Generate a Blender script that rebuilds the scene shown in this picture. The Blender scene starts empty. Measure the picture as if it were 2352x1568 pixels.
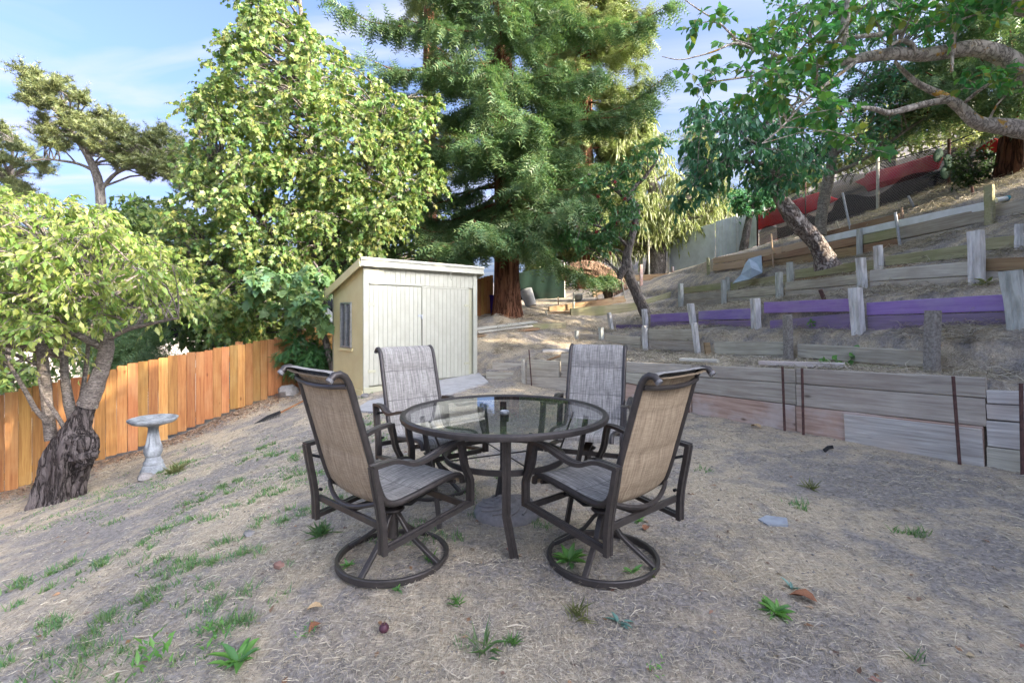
import bpy, bmesh, math, random
import numpy as np
from mathutils import Vector, Matrix
from mathutils.bvhtree import BVHTree

random.seed(7)
RNG = np.random.default_rng(7)
SC = bpy.context.scene
COL = SC.collection

# ------------------------------------------------------------------ camera, sky, sun, exposure
FPX, CX, CY, CAMZ = 1150.0, 1176.0, 720.0, 1.31      # photograph measured on a 2352 px wide copy
cam_d = bpy.data.cameras.new("camera")
cam = bpy.data.objects.new("camera", cam_d)
COL.objects.link(cam)
cam.location = (0, 0, CAMZ)
cam.rotation_euler = (math.radians(90), 0, 0)
cam_d.sensor_width = 36.0
cam_d.lens = 36.0 * FPX / 2352.0
cam_d.shift_y = -(784.0 - CY) / 2352.0
cam_d.clip_start = 0.05
cam_d.clip_end = 3000
SC.camera = cam

SUN_AZ, SUN_EL = math.radians(120), math.radians(22)   # azimuth clockwise from +Y
SUN_DIR = Vector((math.sin(SUN_AZ) * math.cos(SUN_EL), math.cos(SUN_AZ) * math.cos(SUN_EL), math.sin(SUN_EL)))
sun_d = bpy.data.lights.new("sun", 'SUN')
sun_d.energy = 2.4
sun_d.angle = math.radians(0.5)
sun_d.color = (1.0, 0.86, 0.66)
sun = bpy.data.objects.new("sun", sun_d)
COL.objects.link(sun)
sun.rotation_euler = (-SUN_DIR).to_track_quat('-Z', 'Y').to_euler()
sun.location = (20, -10, 20)

world = bpy.data.worlds.new("World")
SC.world = world
world.use_nodes = True
wn, wl = world.node_tree.nodes, world.node_tree.links
wn.clear()
w_out = wn.new("ShaderNodeOutputWorld")
w_bg = wn.new("ShaderNodeBackground")
w_sky = wn.new("ShaderNodeTexSky")
w_sky.sky_type = 'NISHITA'
w_sky.sun_disc = False
w_sky.sun_elevation = SUN_EL
w_sky.sun_rotation = SUN_AZ
w_sky.air_density = 0.45
w_sky.dust_density = 9.0
w_sky.ozone_density = 4.0
w_bg.inputs["Strength"].default_value = 0.15
# thin cirrus over the sky, by direction
w_tc = wn.new("ShaderNodeTexCoord")
w_sep = wn.new("ShaderNodeSeparateXYZ")
wl.new(w_tc.outputs["Generated"], w_sep.inputs[0])
w_z = wn.new("ShaderNodeMath"); w_z.operation = 'MAXIMUM'; w_z.inputs[1].default_value = 0.04
wl.new(w_sep.outputs["Z"], w_z.inputs[0])
w_px = wn.new("ShaderNodeMath"); w_px.operation = 'DIVIDE'
w_py = wn.new("ShaderNodeMath"); w_py.operation = 'DIVIDE'
wl.new(w_sep.outputs["X"], w_px.inputs[0]); wl.new(w_z.outputs[0], w_px.inputs[1])
wl.new(w_sep.outputs["Y"], w_py.inputs[0]); wl.new(w_z.outputs[0], w_py.inputs[1])
w_cmb = wn.new("ShaderNodeCombineXYZ")
wl.new(w_px.outputs[0], w_cmb.inputs[0]); wl.new(w_py.outputs[0], w_cmb.inputs[1])
w_map = wn.new("ShaderNodeMapping")
w_map.inputs["Rotation"].default_value = (0, 0, math.radians(60))
w_map.inputs["Scale"].default_value = (0.5, 1.3, 1)
w_map.inputs["Location"].default_value = (0.3, 5.6, 0)
wl.new(w_cmb.outputs[0], w_map.inputs[0])
w_no = wn.new("ShaderNodeTexNoise")
w_no.inputs["Scale"].default_value = 1.35
w_no.inputs["Detail"].default_value = 7
w_no.inputs["Roughness"].default_value = 0.5
w_no.inputs["Distortion"].default_value = 0.7
wl.new(w_map.outputs[0], w_no.inputs["Vector"])
w_ramp = wn.new("ShaderNodeValToRGB")
w_ramp.color_ramp.elements[0].position = 0.42; w_ramp.color_ramp.elements[0].color = (0.04, 0.04, 0.04, 1)
w_ramp.color_ramp.elements[1].position = 0.65; w_ramp.color_ramp.elements[1].color = (0.85, 0.85, 0.85, 1)
wl.new(w_no.outputs["Fac"], w_ramp.inputs[0])
w_mix = wn.new("ShaderNodeMix"); w_mix.data_type = 'RGBA'; w_mix.blend_type = 'LIGHTEN'
w_mix.inputs[7].default_value = (1.1, 1.16, 1.25, 1)
w_fade = wn.new("ShaderNodeMapRange")            # the cloud layer thins out into the haze at the horizon
w_fade.inputs["From Min"].default_value = 0.03; w_fade.inputs["From Max"].default_value = 0.16
wl.new(w_sep.outputs["Z"], w_fade.inputs["Value"])
w_mul = wn.new("ShaderNodeMath"); w_mul.operation = 'MULTIPLY'
wl.new(w_ramp.outputs[0], w_mul.inputs[0]); wl.new(w_fade.outputs[0], w_mul.inputs[1])
wl.new(w_mul.outputs[0], w_mix.inputs[0])
wl.new(w_sky.outputs[0], w_mix.inputs[6])
wl.new(w_mix.outputs[2], w_bg.inputs["Color"])
wl.new(w_bg.outputs[0], w_out.inputs[0])

SC.view_settings.view_transform = 'Standard'
SC.view_settings.look = 'None'
SC.view_settings.exposure = 2.55
SC.view_settings.gamma = 1.0
SC.view_settings.use_curve_mapping = False
SC.render.engine = 'CYCLES'
SC.cycles.max_bounces = 7
SC.cycles.diffuse_bounces = 3
SC.cycles.transmission_bounces = 5
SC.cycles.transparent_max_bounces = 10
SC.cycles.caustics_reflective = False
SC.cycles.caustics_refractive = False
SC.cycles.use_denoising = True
SC.cycles.denoising_prefilter = 'NONE'


def P(px, py, Y):
    """world point on the ray of a measured photograph point, at distance Y along the view axis"""
    return Vector(((px - CX) / FPX * Y, Y, CAMZ - (py - CY) / FPX * Y))


# ------------------------------------------------------------------ materials
class N:
    def __init__(self, name):
        self.m = bpy.data.materials.new(name)
        self.m.use_nodes = True
        self.t = self.m.node_tree
        self.t.nodes.clear()
        self.out = self.t.nodes.new("ShaderNodeOutputMaterial")

    def n(self, typ, **kw):
        nd = self.t.nodes.new("ShaderNode" + typ)
        for k, v in kw.items():
            if k.startswith("i_"):
                nd.inputs[k[2:].replace("_", " ")].default_value = v
            else:
                setattr(nd, k, v)
        return nd

    def l(self, a, b):
        self.t.links.new(a, b)

    def ramp(self, fac, stops):
        r = self.n("ValToRGB")
        e = r.color_ramp.elements
        while len(e) > 1:
            e.remove(e[-1])
        e[0].position = stops[0][0]; e[0].color = (*stops[0][1], 1)
        for p, c in stops[1:]:
            x = e.new(p); x.color = (*c, 1)
        self.l(fac, r.inputs[0])
        return r.outputs[0]

    def mixc(self, fac, a, b, blend='MIX'):
        x = self.n("Mix", data_type='RGBA', blend_type=blend)
        for sock, v in ((x.inputs[0], fac), (x.inputs[6], a), (x.inputs[7], b)):
            if isinstance(v, (int, float)):
                sock.default_value = v
            elif isinstance(v, tuple):
                sock.default_value = (*v, 1) if len(v) == 3 else v
            else:
                self.l(v, sock)
        return x.outputs[2]

    def math(self, op, a, b=None):
        x = self.n("Math", operation=op)
        for i, v in enumerate((a, b)):
            if v is None:
                continue
            if isinstance(v, (int, float)):
                x.inputs[i].default_value = v
            else:
                self.l(v, x.inputs[i])
        return x.outputs[0]

    def coords(self, scale=(1, 1, 1), kind="Object", rand=True, rot=(0, 0, 0)):
        tc = self.n("TexCoord")
        mp = self.n("Mapping")
        mp.inputs["Scale"].default_value = scale
        mp.inputs["Rotation"].default_value = rot
        self.l(tc.outputs[kind], mp.inputs[0])
        if rand:
            oi = self.n("ObjectInfo")
            mu = self.n("VectorMath", operation='SCALE')
            mu.inputs[0].default_value = (37.0, 91.0, 53.0)
            self.l(oi.outputs["Random"], mu.inputs["Scale"])
            self.l(mu.outputs[0], mp.inputs["Location"])
        return mp.outputs[0]

    def noise(self, vec, scale, detail=4, rough=0.55, dist=0.0):
        x = self.n("TexNoise")
        x.inputs["Scale"].default_value = scale
        x.inputs["Detail"].default_value = detail
        x.inputs["Roughness"].default_value = rough
        x.inputs["Distortion"].default_value = dist
        self.l(vec, x.inputs["Vector"])
        return x.outputs["Fac"]

    def bsdf(self, color, rough=0.8, metal=0.0, bump=None, bstr=0.3, bdist=0.01, spec=0.3):
        b = self.n("BsdfPrincipled")
        for k, v in (("Base Color", color), ("Roughness", rough), ("Metallic", metal)):
            if isinstance(v, (int, float)):
                b.inputs[k].default_value = v
            elif isinstance(v, tuple):
                b.inputs[k].default_value = (*v, 1)
            else:
                self.l(v, b.inputs[k])
        b.inputs["Specular IOR Level"].default_value = spec
        if bump is not None:
            bp = self.n("Bump")
            bp.inputs["Strength"].default_value = bstr
            bp.inputs["Distance"].default_value = bdist
            self.l(bump, bp.inputs["Height"])
            self.l(bp.outputs[0], b.inputs["Normal"])
        return b

    def done(self, sh):
        self.l(sh.outputs[0], self.out.inputs[0])
        return self.m


def m_plain(name, c1, c2=None, scale=8, rough=0.7, metal=0.0, bstr=0.25, bdist=0.004, detail=5, spec=0.3, stretch=(1, 1, 1)):
    n = N(name)
    v = n.coords(stretch)
    f = n.noise(v, scale, detail, 0.6)
    f2 = n.noise(v, scale * 7, 3, 0.6)
    c2 = c2 or tuple(x * 0.72 for x in c1)
    col = n.ramp(f, [(0.32, c2), (0.62, c1)])
    h = n.math('ADD', f, f2)
    return n.done(n.bsdf(col, rough, metal, h, bstr, bdist, spec))


def m_wood(name, light, dark, stain=None, rough=0.85, knots=True, var=0.35, stain_amt=0.5, bstr=0.5, streak=1.0):
    """plank wood: the grain runs along the local X axis; every board has its own tone"""
    n = N(name)
    v = n.coords((1.1, 22 * streak, 22 * streak))
    g = n.noise(v, 1.6, 6, 0.62, 0.35)
    v2 = n.coords((3, 120, 120))
    g2 = n.noise(v2, 1.0, 3, 0.6)
    col = n.ramp(g, [(0.28, dark), (0.5, tuple((a + b) / 2 for a, b in zip(light, dark))), (0.72, light)])
    v3 = n.coords((1.2, 2.2, 2.2))
    if stain:
        s = n.noise(v3, 1.5, 5, 0.6)
        sf = n.ramp(s, [(0.46, (0, 0, 0)), (0.68, (stain_amt,) * 3)])
        col = n.mixc(sf, col, stain)
    if knots:
        vo = n.n("TexVoronoi", feature='F1')
        vo.inputs["Scale"].default_value = 1.6
        n.l(n.coords((1, 2.4, 2.4)), vo.inputs["Vector"])
        k = n.ramp(vo.outputs["Distance"], [(0.035, (0.75,) * 3), (0.085, (0, 0, 0))])
        col = n.mixc(k, col, tuple(x * 0.35 for x in dark))
    oi = n.n("ObjectInfo")
    hv = n.n("HueSaturation")
    hv.inputs["Saturation"].default_value = 1.0
    vv = n.n("MapRange")
    vv.inputs["To Min"].default_value = 1 - var
    vv.inputs["To Max"].default_value = 1 + var * 0.7
    n.l(oi.outputs["Random"], vv.inputs["Value"])
    n.l(vv.outputs[0], hv.inputs["Value"])
    hh = n.math('MULTIPLY', n.math('FRACT', n.math('MULTIPLY', oi.outputs["Random"], 17.3)), 0.03)
    n.l(n.math('ADD', hh, 0.485), hv.inputs["Hue"])
    n.l(col, hv.inputs["Color"])
    h = n.math('ADD', g, n.math('MULTIPLY', g2, 0.6))
    return n.done(n.bsdf(hv.outputs[0], rough, 0, h, bstr, 0.004, 0.2))


def m_leaf(name, stops, trans=0.38, rough=0.45):
    n = N(name)
    ge = n.n("NewGeometry")
    oi = n.n("ObjectInfo")
    r = n.math('FRACT', n.math('ADD', ge.outputs["Random Per Island"], n.math('MULTIPLY', oi.outputs["Random"], 7.7)))
    k = len(stops)
    col = n.ramp(r, [(i / max(1, k - 1), c) for i, c in enumerate(stops)])
    # clumps of the crown differ a little in hue
    v = n.coords((1, 1, 1), rand=False)
    f = n.noise(v, 0.9, 2)
    hv = n.n("HueSaturation")
    mr = n.n("MapRange"); mr.inputs["From Min"].default_value = 0.3; mr.inputs["From Max"].default_value = 0.7
    mr.inputs["To Min"].default_value = 0.8; mr.inputs["To Max"].default_value = 1.2
    n.l(f, mr.inputs["Value"]); n.l(mr.outputs[0], hv.inputs["Value"]); n.l(col, hv.inputs["Color"])
    b = n.bsdf(hv.outputs[0], rough, 0, spec=0.5)
    t = n.n("BsdfTranslucent")
    tc = n.mixc(0.5, hv.outputs[0], (0.75, 0.95, 0.25), 'MULTIPLY')
    tb = n.n("HueSaturation"); tb.inputs["Value"].default_value = 1.7; n.l(tc, tb.inputs["Color"])
    n.l(tb.outputs[0], t.inputs["Color"])
    mx = n.n("MixShader"); mx.inputs[0].default_value = trans
    n.l(b.outputs[0], mx.inputs[1]); n.l(t.outputs[0], mx.inputs[2])
    return n.done(mx)


def m_bark(name, light, dark, scale=6, stretch=4.0, bstr=0.9, bdist=0.03, lichen=None, lich_at=0.6):
    n = N(name)
    v = n.coords((scale, scale, scale / stretch))
    a = n.noise(v, 1.5, 6, 0.65, 0.25)
    r1 = n.math('ABSOLUTE', n.math('SUBTRACT', n.noise(n.coords((scale * 1.5, scale * 1.5, scale * 1.5 / stretch)), 1.3, 4, 0.6, 0.35), 0.5))
    crack = n.ramp(r1, [(0.0, (0, 0, 0)), (0.05, (.7, .7, .7)), (0.14, (1, 1, 1))])
    col = n.ramp(a, [(0.3, dark), (0.68, light)])
    col = n.mixc(n.math('SUBTRACT', 1.0, crack), col, tuple(x * 0.45 for x in dark))
    if lichen:
        lv = n.noise(n.coords((1, 1, 1)), 7.5, 4, 0.6)
        lf = n.ramp(lv, [(lich_at, (0, 0, 0)), (lich_at + 0.05, (0.9,) * 3)])
        col = n.mixc(lf, col, lichen)
    h = n.math('ADD', n.math('MULTIPLY', crack, 0.8), a)
    return n.done(n.bsdf(col, 0.9, 0, h, bstr, bdist, 0.15))


# ------------------------------------------------------------------ mesh helpers
class MB:
    """collects geometry for ONE mesh"""

    def __init__(self):
        self.v, self.f, self.mi, self.uv = [], [], [], {}

    def add(self, vs, fs, mi=0):
        o = len(self.v)
        self.v.extend([tuple(x) for x in vs])
        self.f.extend([tuple(i + o for i in f) for f in fs])
        self.mi.extend([mi] * len(fs))
        return o

    def box(self, c, sx, sy, sz, M=None, bev=0.0):
        """box centred at c in the frame M (3x3 columns = local axes)"""
        M = M or Matrix.Identity(3)
        c = Vector(c)
        hx, hy, hz = sx / 2, sy / 2, sz / 2
        if bev <= 0:
            vs = [c + M @ Vector((a * hx, b * hy, d * hz)) for d in (-1, 1) for a, b in ((-1, -1), (1, -1), (1, 1), (-1, 1))]
            fs = [(3, 2, 1, 0), (4, 5, 6, 7), (0, 1, 5, 4), (1, 2, 6, 5), (2, 3, 7, 6), (3, 0, 4, 7)]
        else:
            b_ = min(bev, hx * .9, hy * .9, hz * .9)
            ring = []
            for (ex, ey, z) in ((hx - b_, hy - b_, -hz), (hx, hy, -hz + b_), (hx, hy, hz - b_), (hx - b_, hy - b_, hz)):
                cc = b_ * 0.6
                r = [(-ex, -ey + cc), (-ex + cc, -ey), (ex - cc, -ey), (ex, -ey + cc), (ex, ey - cc), (ex - cc, ey), (-ex + cc, ey), (-ex, ey - cc)]
                ring.append([c + M @ Vector((x, y, z)) for x, y in r])
            vs = [p for r in ring for p in r]
            fs = [tuple(range(7, -1, -1)), tuple(range(24, 32))]
            for k in range(3):
                for i in range(8):
                    j = (i + 1) % 8
                    fs.append((k * 8 + i, k * 8 + j, k * 8 + 8 + j, k * 8 + 8 + i))
        return self.add(vs, fs)

    def tube(self, pts, rad, n=8, cap=True, jit=0.0, rng=random):
        pts = [Vector(p) for p in pts]
        if isinstance(rad, (int, float)):
            rad = [rad] * len(pts)
        vs, fs = [], []
        up = None
        for i, p in enumerate(pts):
            t = (pts[min(i + 1, len(pts) - 1)] - pts[max(i - 1, 0)])
            if t.length < 1e-9:
                t = Vector((0, 0, 1))
            t.normalize()
            if up is None:
                up = Vector((1, 0, 0)) if abs(t.x) < 0.8 else Vector((0, 1, 0))
            s = t.cross(up)
            if s.length < 1e-6:
                s = t.orthogonal()
            s.normalize()
            up = s.cross(t).normalized()
            for k in range(n):
                a = 2 * math.pi * k / n
                r = rad[i] * (1 + (rng.uniform(-jit, jit) if jit else 0))
                vs.append(p + (s * math.cos(a) + up * math.sin(a)) * r)
        for i in range(len(pts) - 1):
            for k in range(n):
                j = (k + 1) % n
                fs.append((i * n + k, i * n + j, (i + 1) * n + j, (i + 1) * n + k))
        if cap:
            fs.append(tuple(range(n - 1, -1, -1)))
            fs.append(tuple((len(pts) - 1) * n + k for k in range(n)))
        return self.add(vs, fs)

    def bar(self, pts, side, w, h, closed=False, ribs=False):
        """rectangular bar swept along pts; `side` = direction of its width"""
        pts = [Vector(p) for p in pts]
        vs, fs = [], []
        L = len(pts)
        for i, p in enumerate(pts):
            a = pts[(i - 1) % L] if closed else pts[max(i - 1, 0)]
            b = pts[(i + 1) % L] if closed else pts[min(i + 1, L - 1)]
            t = (b - a).normalized()
            s = Vector(side(i) if callable(side) else side)
            s = (s - t * s.dot(t)).normalized()
            u = s.cross(t).normalized()
            x, y, c = w / 2, h / 2, min(w, h) * 0.18
            if ribs:
                g = min(w, h) * 0.16
                sec = [(-x, -y), (-x * .34, -y), (-x * .25, -y + g), (x * .25, -y + g), (x * .34, -y), (x, -y), (x, y), (x * .34, y), (x * .25, y - g), (-x * .25, y - g), (-x * .34, y), (-x, y)]
            else:
                sec = [(-x + c, -y), (x - c, -y), (x, -y + c), (x, y - c), (x - c, y), (-x + c, y), (-x, y - c), (-x, -y + c)]
            vs += [p + s * q[0] + u * q[1] for q in sec]
        k = 12 if ribs else 8
        for i in range(L if closed else L - 1):
            o, o2 = i * k, ((i + 1) % L) * k
            for q in range(k):
                r = (q + 1) % k
                fs.append((o + q, o + r, o2 + r, o2 + q))
        if not closed:
            fs.append(tuple(range(k - 1, -1, -1)))
            fs.append(tuple((L - 1) * k + q for q in range(k)))
        return self.add(vs, fs)

    def lathe(self, prof, n=24, c=(0, 0, 0), wob=None):
        vs, fs = [], []
        c = Vector(c)
        for i, (r, z) in enumerate(prof):
            for k in range(n):
                a = 2 * math.pi * k / n
                q = r * (wob(a, i) if wob else 1)
                vs.append(c + Vector((q * math.cos(a), q * math.sin(a), z)))
        for i in range(len(prof) - 1):
            for k in range(n):
                j = (k + 1) % n
                fs.append((i * n + k, i * n + j, (i + 1) * n + j, (i + 1) * n + k))
        fs.append(tuple(range(n - 1, -1, -1)))
        fs.append(tuple((len(prof) - 1) * n + k for k in range(n)))
        return self.add(vs, fs)

    def mesh(self, name, mats, smooth=False):
        me = bpy.data.meshes.new(name)
        me.from_pydata(self.v, [], self.f)
        for m in (mats if isinstance(mats, (list, tuple)) else [mats]):
            me.materials.append(m)
        if any(self.mi):
            me.polygons.foreach_set("material_index", self.mi)
        if smooth:
            me.polygons.foreach_set("use_smooth", [True] * len(me.polygons))
            try:
                me.set_sharp_from_angle(angle=math.radians(40))
            except Exception:
                pass
        me.update()
        return me

    def build(self, name, mats, parent=None, smooth=False):
        return link(name, self.mesh(name, mats, smooth), parent)


def link(name, me, parent=None, mw=None):
    o = bpy.data.objects.new(name, me)
    COL.objects.link(o)
    if parent is not None:
        o.parent = parent
        o.matrix_parent_inverse = PINV.get(parent.name) or parent_inv(parent)
    if mw is not None:
        o.matrix_basis = mw
    return o


PINV = {}


def full(o):
    """world matrix without waiting for a depsgraph update"""
    m = o.matrix_basis.copy()
    if o.parent is not None:
        m = full(o.parent) @ o.matrix_parent_inverse @ m
    return m


def parent_inv(parent):
    m = full(parent).inverted()
    PINV[parent.name] = m
    return m


def tag(o, label=None, cat=None, group=None, kind=None):
    if label:
        o["label"] = label
    if cat:
        o["category"] = cat
    if group:
        o["group"] = group
    if kind:
        o["kind"] = kind
    return o


def thing(name, loc, label, cat, group=None):
    o = bpy.data.objects.new(name, None)
    o.empty_display_size = 0.1
    COL.objects.link(o)
    o.location = loc
    PINV[o.name] = Matrix.Translation(-Vector(loc))
    return tag(o, label, cat, group)


def copy_tree(root, M, label=None, group=None):
    """copy of a thing with its parts and sub-parts; M = its world placement"""
    def rec(o, par):
        c = o.copy()
        COL.objects.link(c)
        if par is not None:
            c.parent = par
            c.matrix_parent_inverse = o.matrix_parent_inverse.copy()
        for ch in kids.get(o, []):
            rec(ch, c)
        return c
    kids = {}
    for o in COL.objects:
        if o.parent:
            kids.setdefault(o.parent, []).append(o)
    r = rec(root, None)
    r.matrix_basis = M
    if label:
        r["label"] = label
    if group:
        r["group"] = group
    return r


def np_mesh(name, V, F, mats, smooth=False):
    """fast mesh from arrays: V (n,3); F (m,k)"""
    V = np.asarray(V, dtype=np.float32); F = np.asarray(F, dtype=np.int32)
    me = bpy.data.meshes.new(name)
    me.vertices.add(len(V)); me.vertices.foreach_set("co", V.ravel())
    k = F.shape[1]
    me.loops.add(F.size); me.loops.foreach_set("vertex_index", F.ravel())
    me.polygons.add(len(F))
    me.polygons.foreach_set("loop_start", np.arange(0, F.size, k, dtype=np.int32))
    me.polygons.foreach_set("loop_total", np.full(len(F), k, dtype=np.int32))
    for m in (mats if isinstance(mats, (list, tuple)) else [mats]):
        me.materials.append(m)
    if smooth:
        me.polygons.foreach_set("use_smooth", np.ones(len(F), dtype=bool))
    me.update(calc_edges=True)
    return me


def vnoise(x, y, seed=0):
    """smooth 2-D value noise, -1..1"""
    x = np.asarray(x, float); y = np.asarray(y, float)
    xi, yi = np.floor(x).astype(np.int64), np.floor(y).astype(np.int64)
    xf, yf = x - xi, y - yi
    u, v = xf * xf * (3 - 2 * xf), yf * yf * (3 - 2 * yf)

    def h(a, b):
        n = (a * 374761393 + b * 668265263 + seed * 1442695041) & 0x7fffffff
        n = ((n ^ (n >> 13)) * 1274126177) & 0x7fffffff
        n = n ^ (n >> 16)
        return (n & 0xffff) / 32767.5 - 1.0
    a, b, c, d = h(xi, yi), h(xi + 1, yi), h(xi, yi + 1), h(xi + 1, yi + 1)
    return (a * (1 - u) + b * u) * (1 - v) + (c * (1 - u) + d * u) * v
# ------------------------------------------------------------------ terrain
# terrace lines, near right -> far left: x, y, height in front of the boards, height behind them
T_A = [(7.0, -8, .5, 1.2), (5.6, 0, .15, .85), (4.9, 3.0, .03, .72), (4.2, 4.13, .0, .70), (4.03, 4.28, .0, .72), (2.41, 6.7, .0, .60), (1.2, 8.15, -.01, .52), (.24, 9.3, 0, .44),
       (-.05, 9.6, .02, .15), (-.6, 10.3, .05, .12), (-1.7, 11.35, .1, .12), (-3.0, 12.15, .3, .3), (-5, 13.5, -.9, -.9), (-14, 20, -3.5, -3.5), (-40, 36, -8, -8)]
T_B = [(8.0, -8, 1.6, 1.8), (6.3, 0, 1.0, 1.05), (4.9, 3.8, .8, .82), (4.44, 5.2, .70, .90), (4.1, 7.35, .59, .83), (3.45, 8.8, .54, .86), (2.84, 10.5, .52, .90), (2.15, 11.8, .70, .82), (1.65, 12.65, .68, .80),
       (.9, 12.2, .80, .82), (0, 11.9, .86, .87), (-.9, 11.9, .86, .87), (-1.7, 12.4, .72, .72), (-2.3, 12.9, .65, .65), (-4, 14.2, -.6, -.6), (-12, 22, -3.5, -3.5), (-38, 40, -8, -8)]
T_C = [(8.7, -8, 2.1, 2.3), (6.9, 0, 1.5, 1.7), (5.5, 3.6, 1.28, 1.5), (5.02, 5.0, 1.22, 1.48), (4.59, 6.6, 1.09, 1.44), (4.25, 8.6, 1.08, 1.42), (3.94, 10.8, 1.05, 1.32), (3.4, 12.6, .93, 1.2), (2.8, 14, .85, .98),
       (1.5, 14.0, 1.05, 1.07), (.2, 14.2, 1.2, 1.2), (-1.0, 14.4, 1.22, 1.22), (-3, 15.6, .2, .2), (-11, 25, -3.5, -3.5), (-36, 46, -8, -8)]
T_D = [(9.2, -8, 2.6, 2.9), (7.5, 0, 2.0, 2.3), (6.0, 4, 1.75, 1.95), (5.42, 5.8, 1.66, 1.9), (5.3, 7.5, 1.68, 1.9), (5.18, 9.6, 1.60, 1.86), (5.13, 12, 1.53, 1.82), (4.79, 14, 1.50, 1.78),
       (3.9, 15.6, 1.48, 1.55), (2.5, 16.4, 1.5, 1.52), (1, 16.6, 1.55, 1.55), (-.3, 16.4, 1.55, 1.55), (-2.2, 17.5, .9, .9), (-10, 28, -3.5, -3.5), (-34, 50, -8, -8)]
T_E = [(9.8, -8, 3.1, 3.4), (8.1, 0, 2.5, 2.75), (6.6, 4, 2.15, 2.3), (5.92, 5.9, 2.05, 2.2), (5.91, 8.0, 2.0, 2.17), (5.72, 10.2, 1.93, 2.15), (5.64, 13, 1.9, 2.08), (5.2, 15.4, 1.75, 1.95),
       (4.0, 18, 1.95, 1.95), (2, 19, 1.9, 1.9), (0, 19, 1.9, 1.9), (-3, 21, .8, .8), (-10, 32, -3.5, -3.5), (-32, 56, -8, -8)]
T_F = [(10.8, -8, 3.8, 4.3), (9.0, 0, 3.1, 3.5), (7.4, 5, 2.95, 3.2), (6.9, 7.2, 2.6, 2.95), (6.78, 8.8, 2.46, 2.93), (6.7, 9.6, 2.42, 2.92), (6.3, 12.5, 2.44, 2.92), (5.92, 15, 2.52, 2.92),
       (5.75, 17, 2.65, 2.75), (4.6, 21, 2.5, 2.5), (2, 23, 2.4, 2.4), (-1, 24, 2.0, 2.0), (-9, 36, -2.5, -2.5), (-30, 62, -8, -8)]
T_G = [(13, -8, 5.2, 5.2), (12, 0, 4.8, 4.8), (10.4, 7, 4.3, 4.3), (9.3, 11.1, 4.05, 4.05), (9.2, 14, 3.87, 3.87), (9.2, 19, 3.75, 3.75), (7.3, 22, 3.15, 3.15), (4.6, 26, 3.0, 3.0), (0, 29, 2.9, 2.9), (-9, 42, -1, -1), (-28, 70, -7, -7)]
T_H = [(32, -14, 13, 13), (30, 10, 13, 13), (27, 30, 13, 13), (14, 48, 9, 9), (0, 60, 6, 6), (-12, 80, 2, 2), (-26, 110, -4, -4)]
T_I = [(140, -60, 30, 30), (140, 60, 30, 30), (90, 140, 24, 24), (0, 200, 14, 14), (-60, 220, 0, 0), (-120, 240, -8, -8)]
LINES = [np.array(t, float) for t in (T_A, T_B, T_C, T_D, T_E, T_F, T_G, T_H, T_I)]

# board fence along the low side
FA, FD = Vector((-7.1, 6.95, 0)), Vector((.629, .777, 0))


def fence_base(s):
    return np.interp(s, [-14, -3, 0, .636, 1.144, 1.79, 3.0, 3.9, 5.1, 6.5, 7.6, 9.6, 11], [-3.6, -1.7, -1.2, -1.1, -.99, -.88, -.52, -.32, -.02, .33, .62, 1.2, 1.35])


LAWN = [(0, 0, -.10), (0, 2, -.01), (0, 3.5, 0), (1.5, 3, 0), (1, 1.5, -.01), (-.8, 2.7, .0), (3, 3, 0), (3.2, 1, 0.03), (4.0, 4.2, 0), (2.4, 6.6, 0), (1.2, 8.1, -.01), (.24, 9.2, 0), (0, 6, 0), (-1.0, 4, -.02),
        (-2.5, 8.4, -.06), (-.7, 10.1, .02), (-1.3, 6.5, -.04), (-2.2, 3.8, -.17), (-2.4, 6, -.2), (-4.3, 6, -.66), (-5.4, 6, -.93), (-3.6, 4.2, -.55), (-3, 2.9, -.45), (-2, 1.5, -.3), (-4.5, 1.0, -.95), (-1.2, 0.6, -.2),
        (-3.6, 8.8, -.3), (4.5, -4, .1), (0, -6, -.5), (-6, -5, -2), (-1.7, 11.3, .1), (-3.0, 12.1, .3), (-3.3, 9.3, -.2), (-3.1, 10.6, -.05)]
LAWN += [(FA.x + FD.x * s, FA.y + FD.y * s, float(fence_base(s))) for s in (-8, -3, 0, 1.144, 1.79, 3, 3.9, 5.1, 6.5)]
LAWN += [(FA.x + FD.x * s - .777 * 6, FA.y + FD.y * s + .629 * 6, float(fence_base(s)) - 2.2) for s in (-8, -2, 3, 6.5)]
LAWN += [(-30, 10, -7), (-30, 30, -8), (-20, -10, -6)]


def _tps(pts):
    p = np.array(pts, float)
    n = len(p)
    r = np.hypot(p[:, None, 0] - p[None, :, 0], p[:, None, 1] - p[None, :, 1])
    K = np.where(r > 0, r * r * np.log(r + 1e-12), 0) + np.eye(n) * 0.02
    Q = np.c_[np.ones(n), p[:, :2]]
    A = np.zeros((n + 3, n + 3))
    A[:n, :n] = K; A[:n, n:] = Q; A[n:, :n] = Q.T
    w = np.linalg.solve(A, np.r_[p[:, 2], 0, 0, 0])

    def f(x, y):
        o = w[n] + w[n + 1] * x + w[n + 2] * y
        for i in range(n):
            rr = np.hypot(x - p[i, 0], y - p[i, 1])
            o = o + w[i] * np.where(rr > 0, rr * rr * np.log(rr + 1e-12), 0)
        return o
    return f


_lawn = _tps(LAWN)


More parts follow.
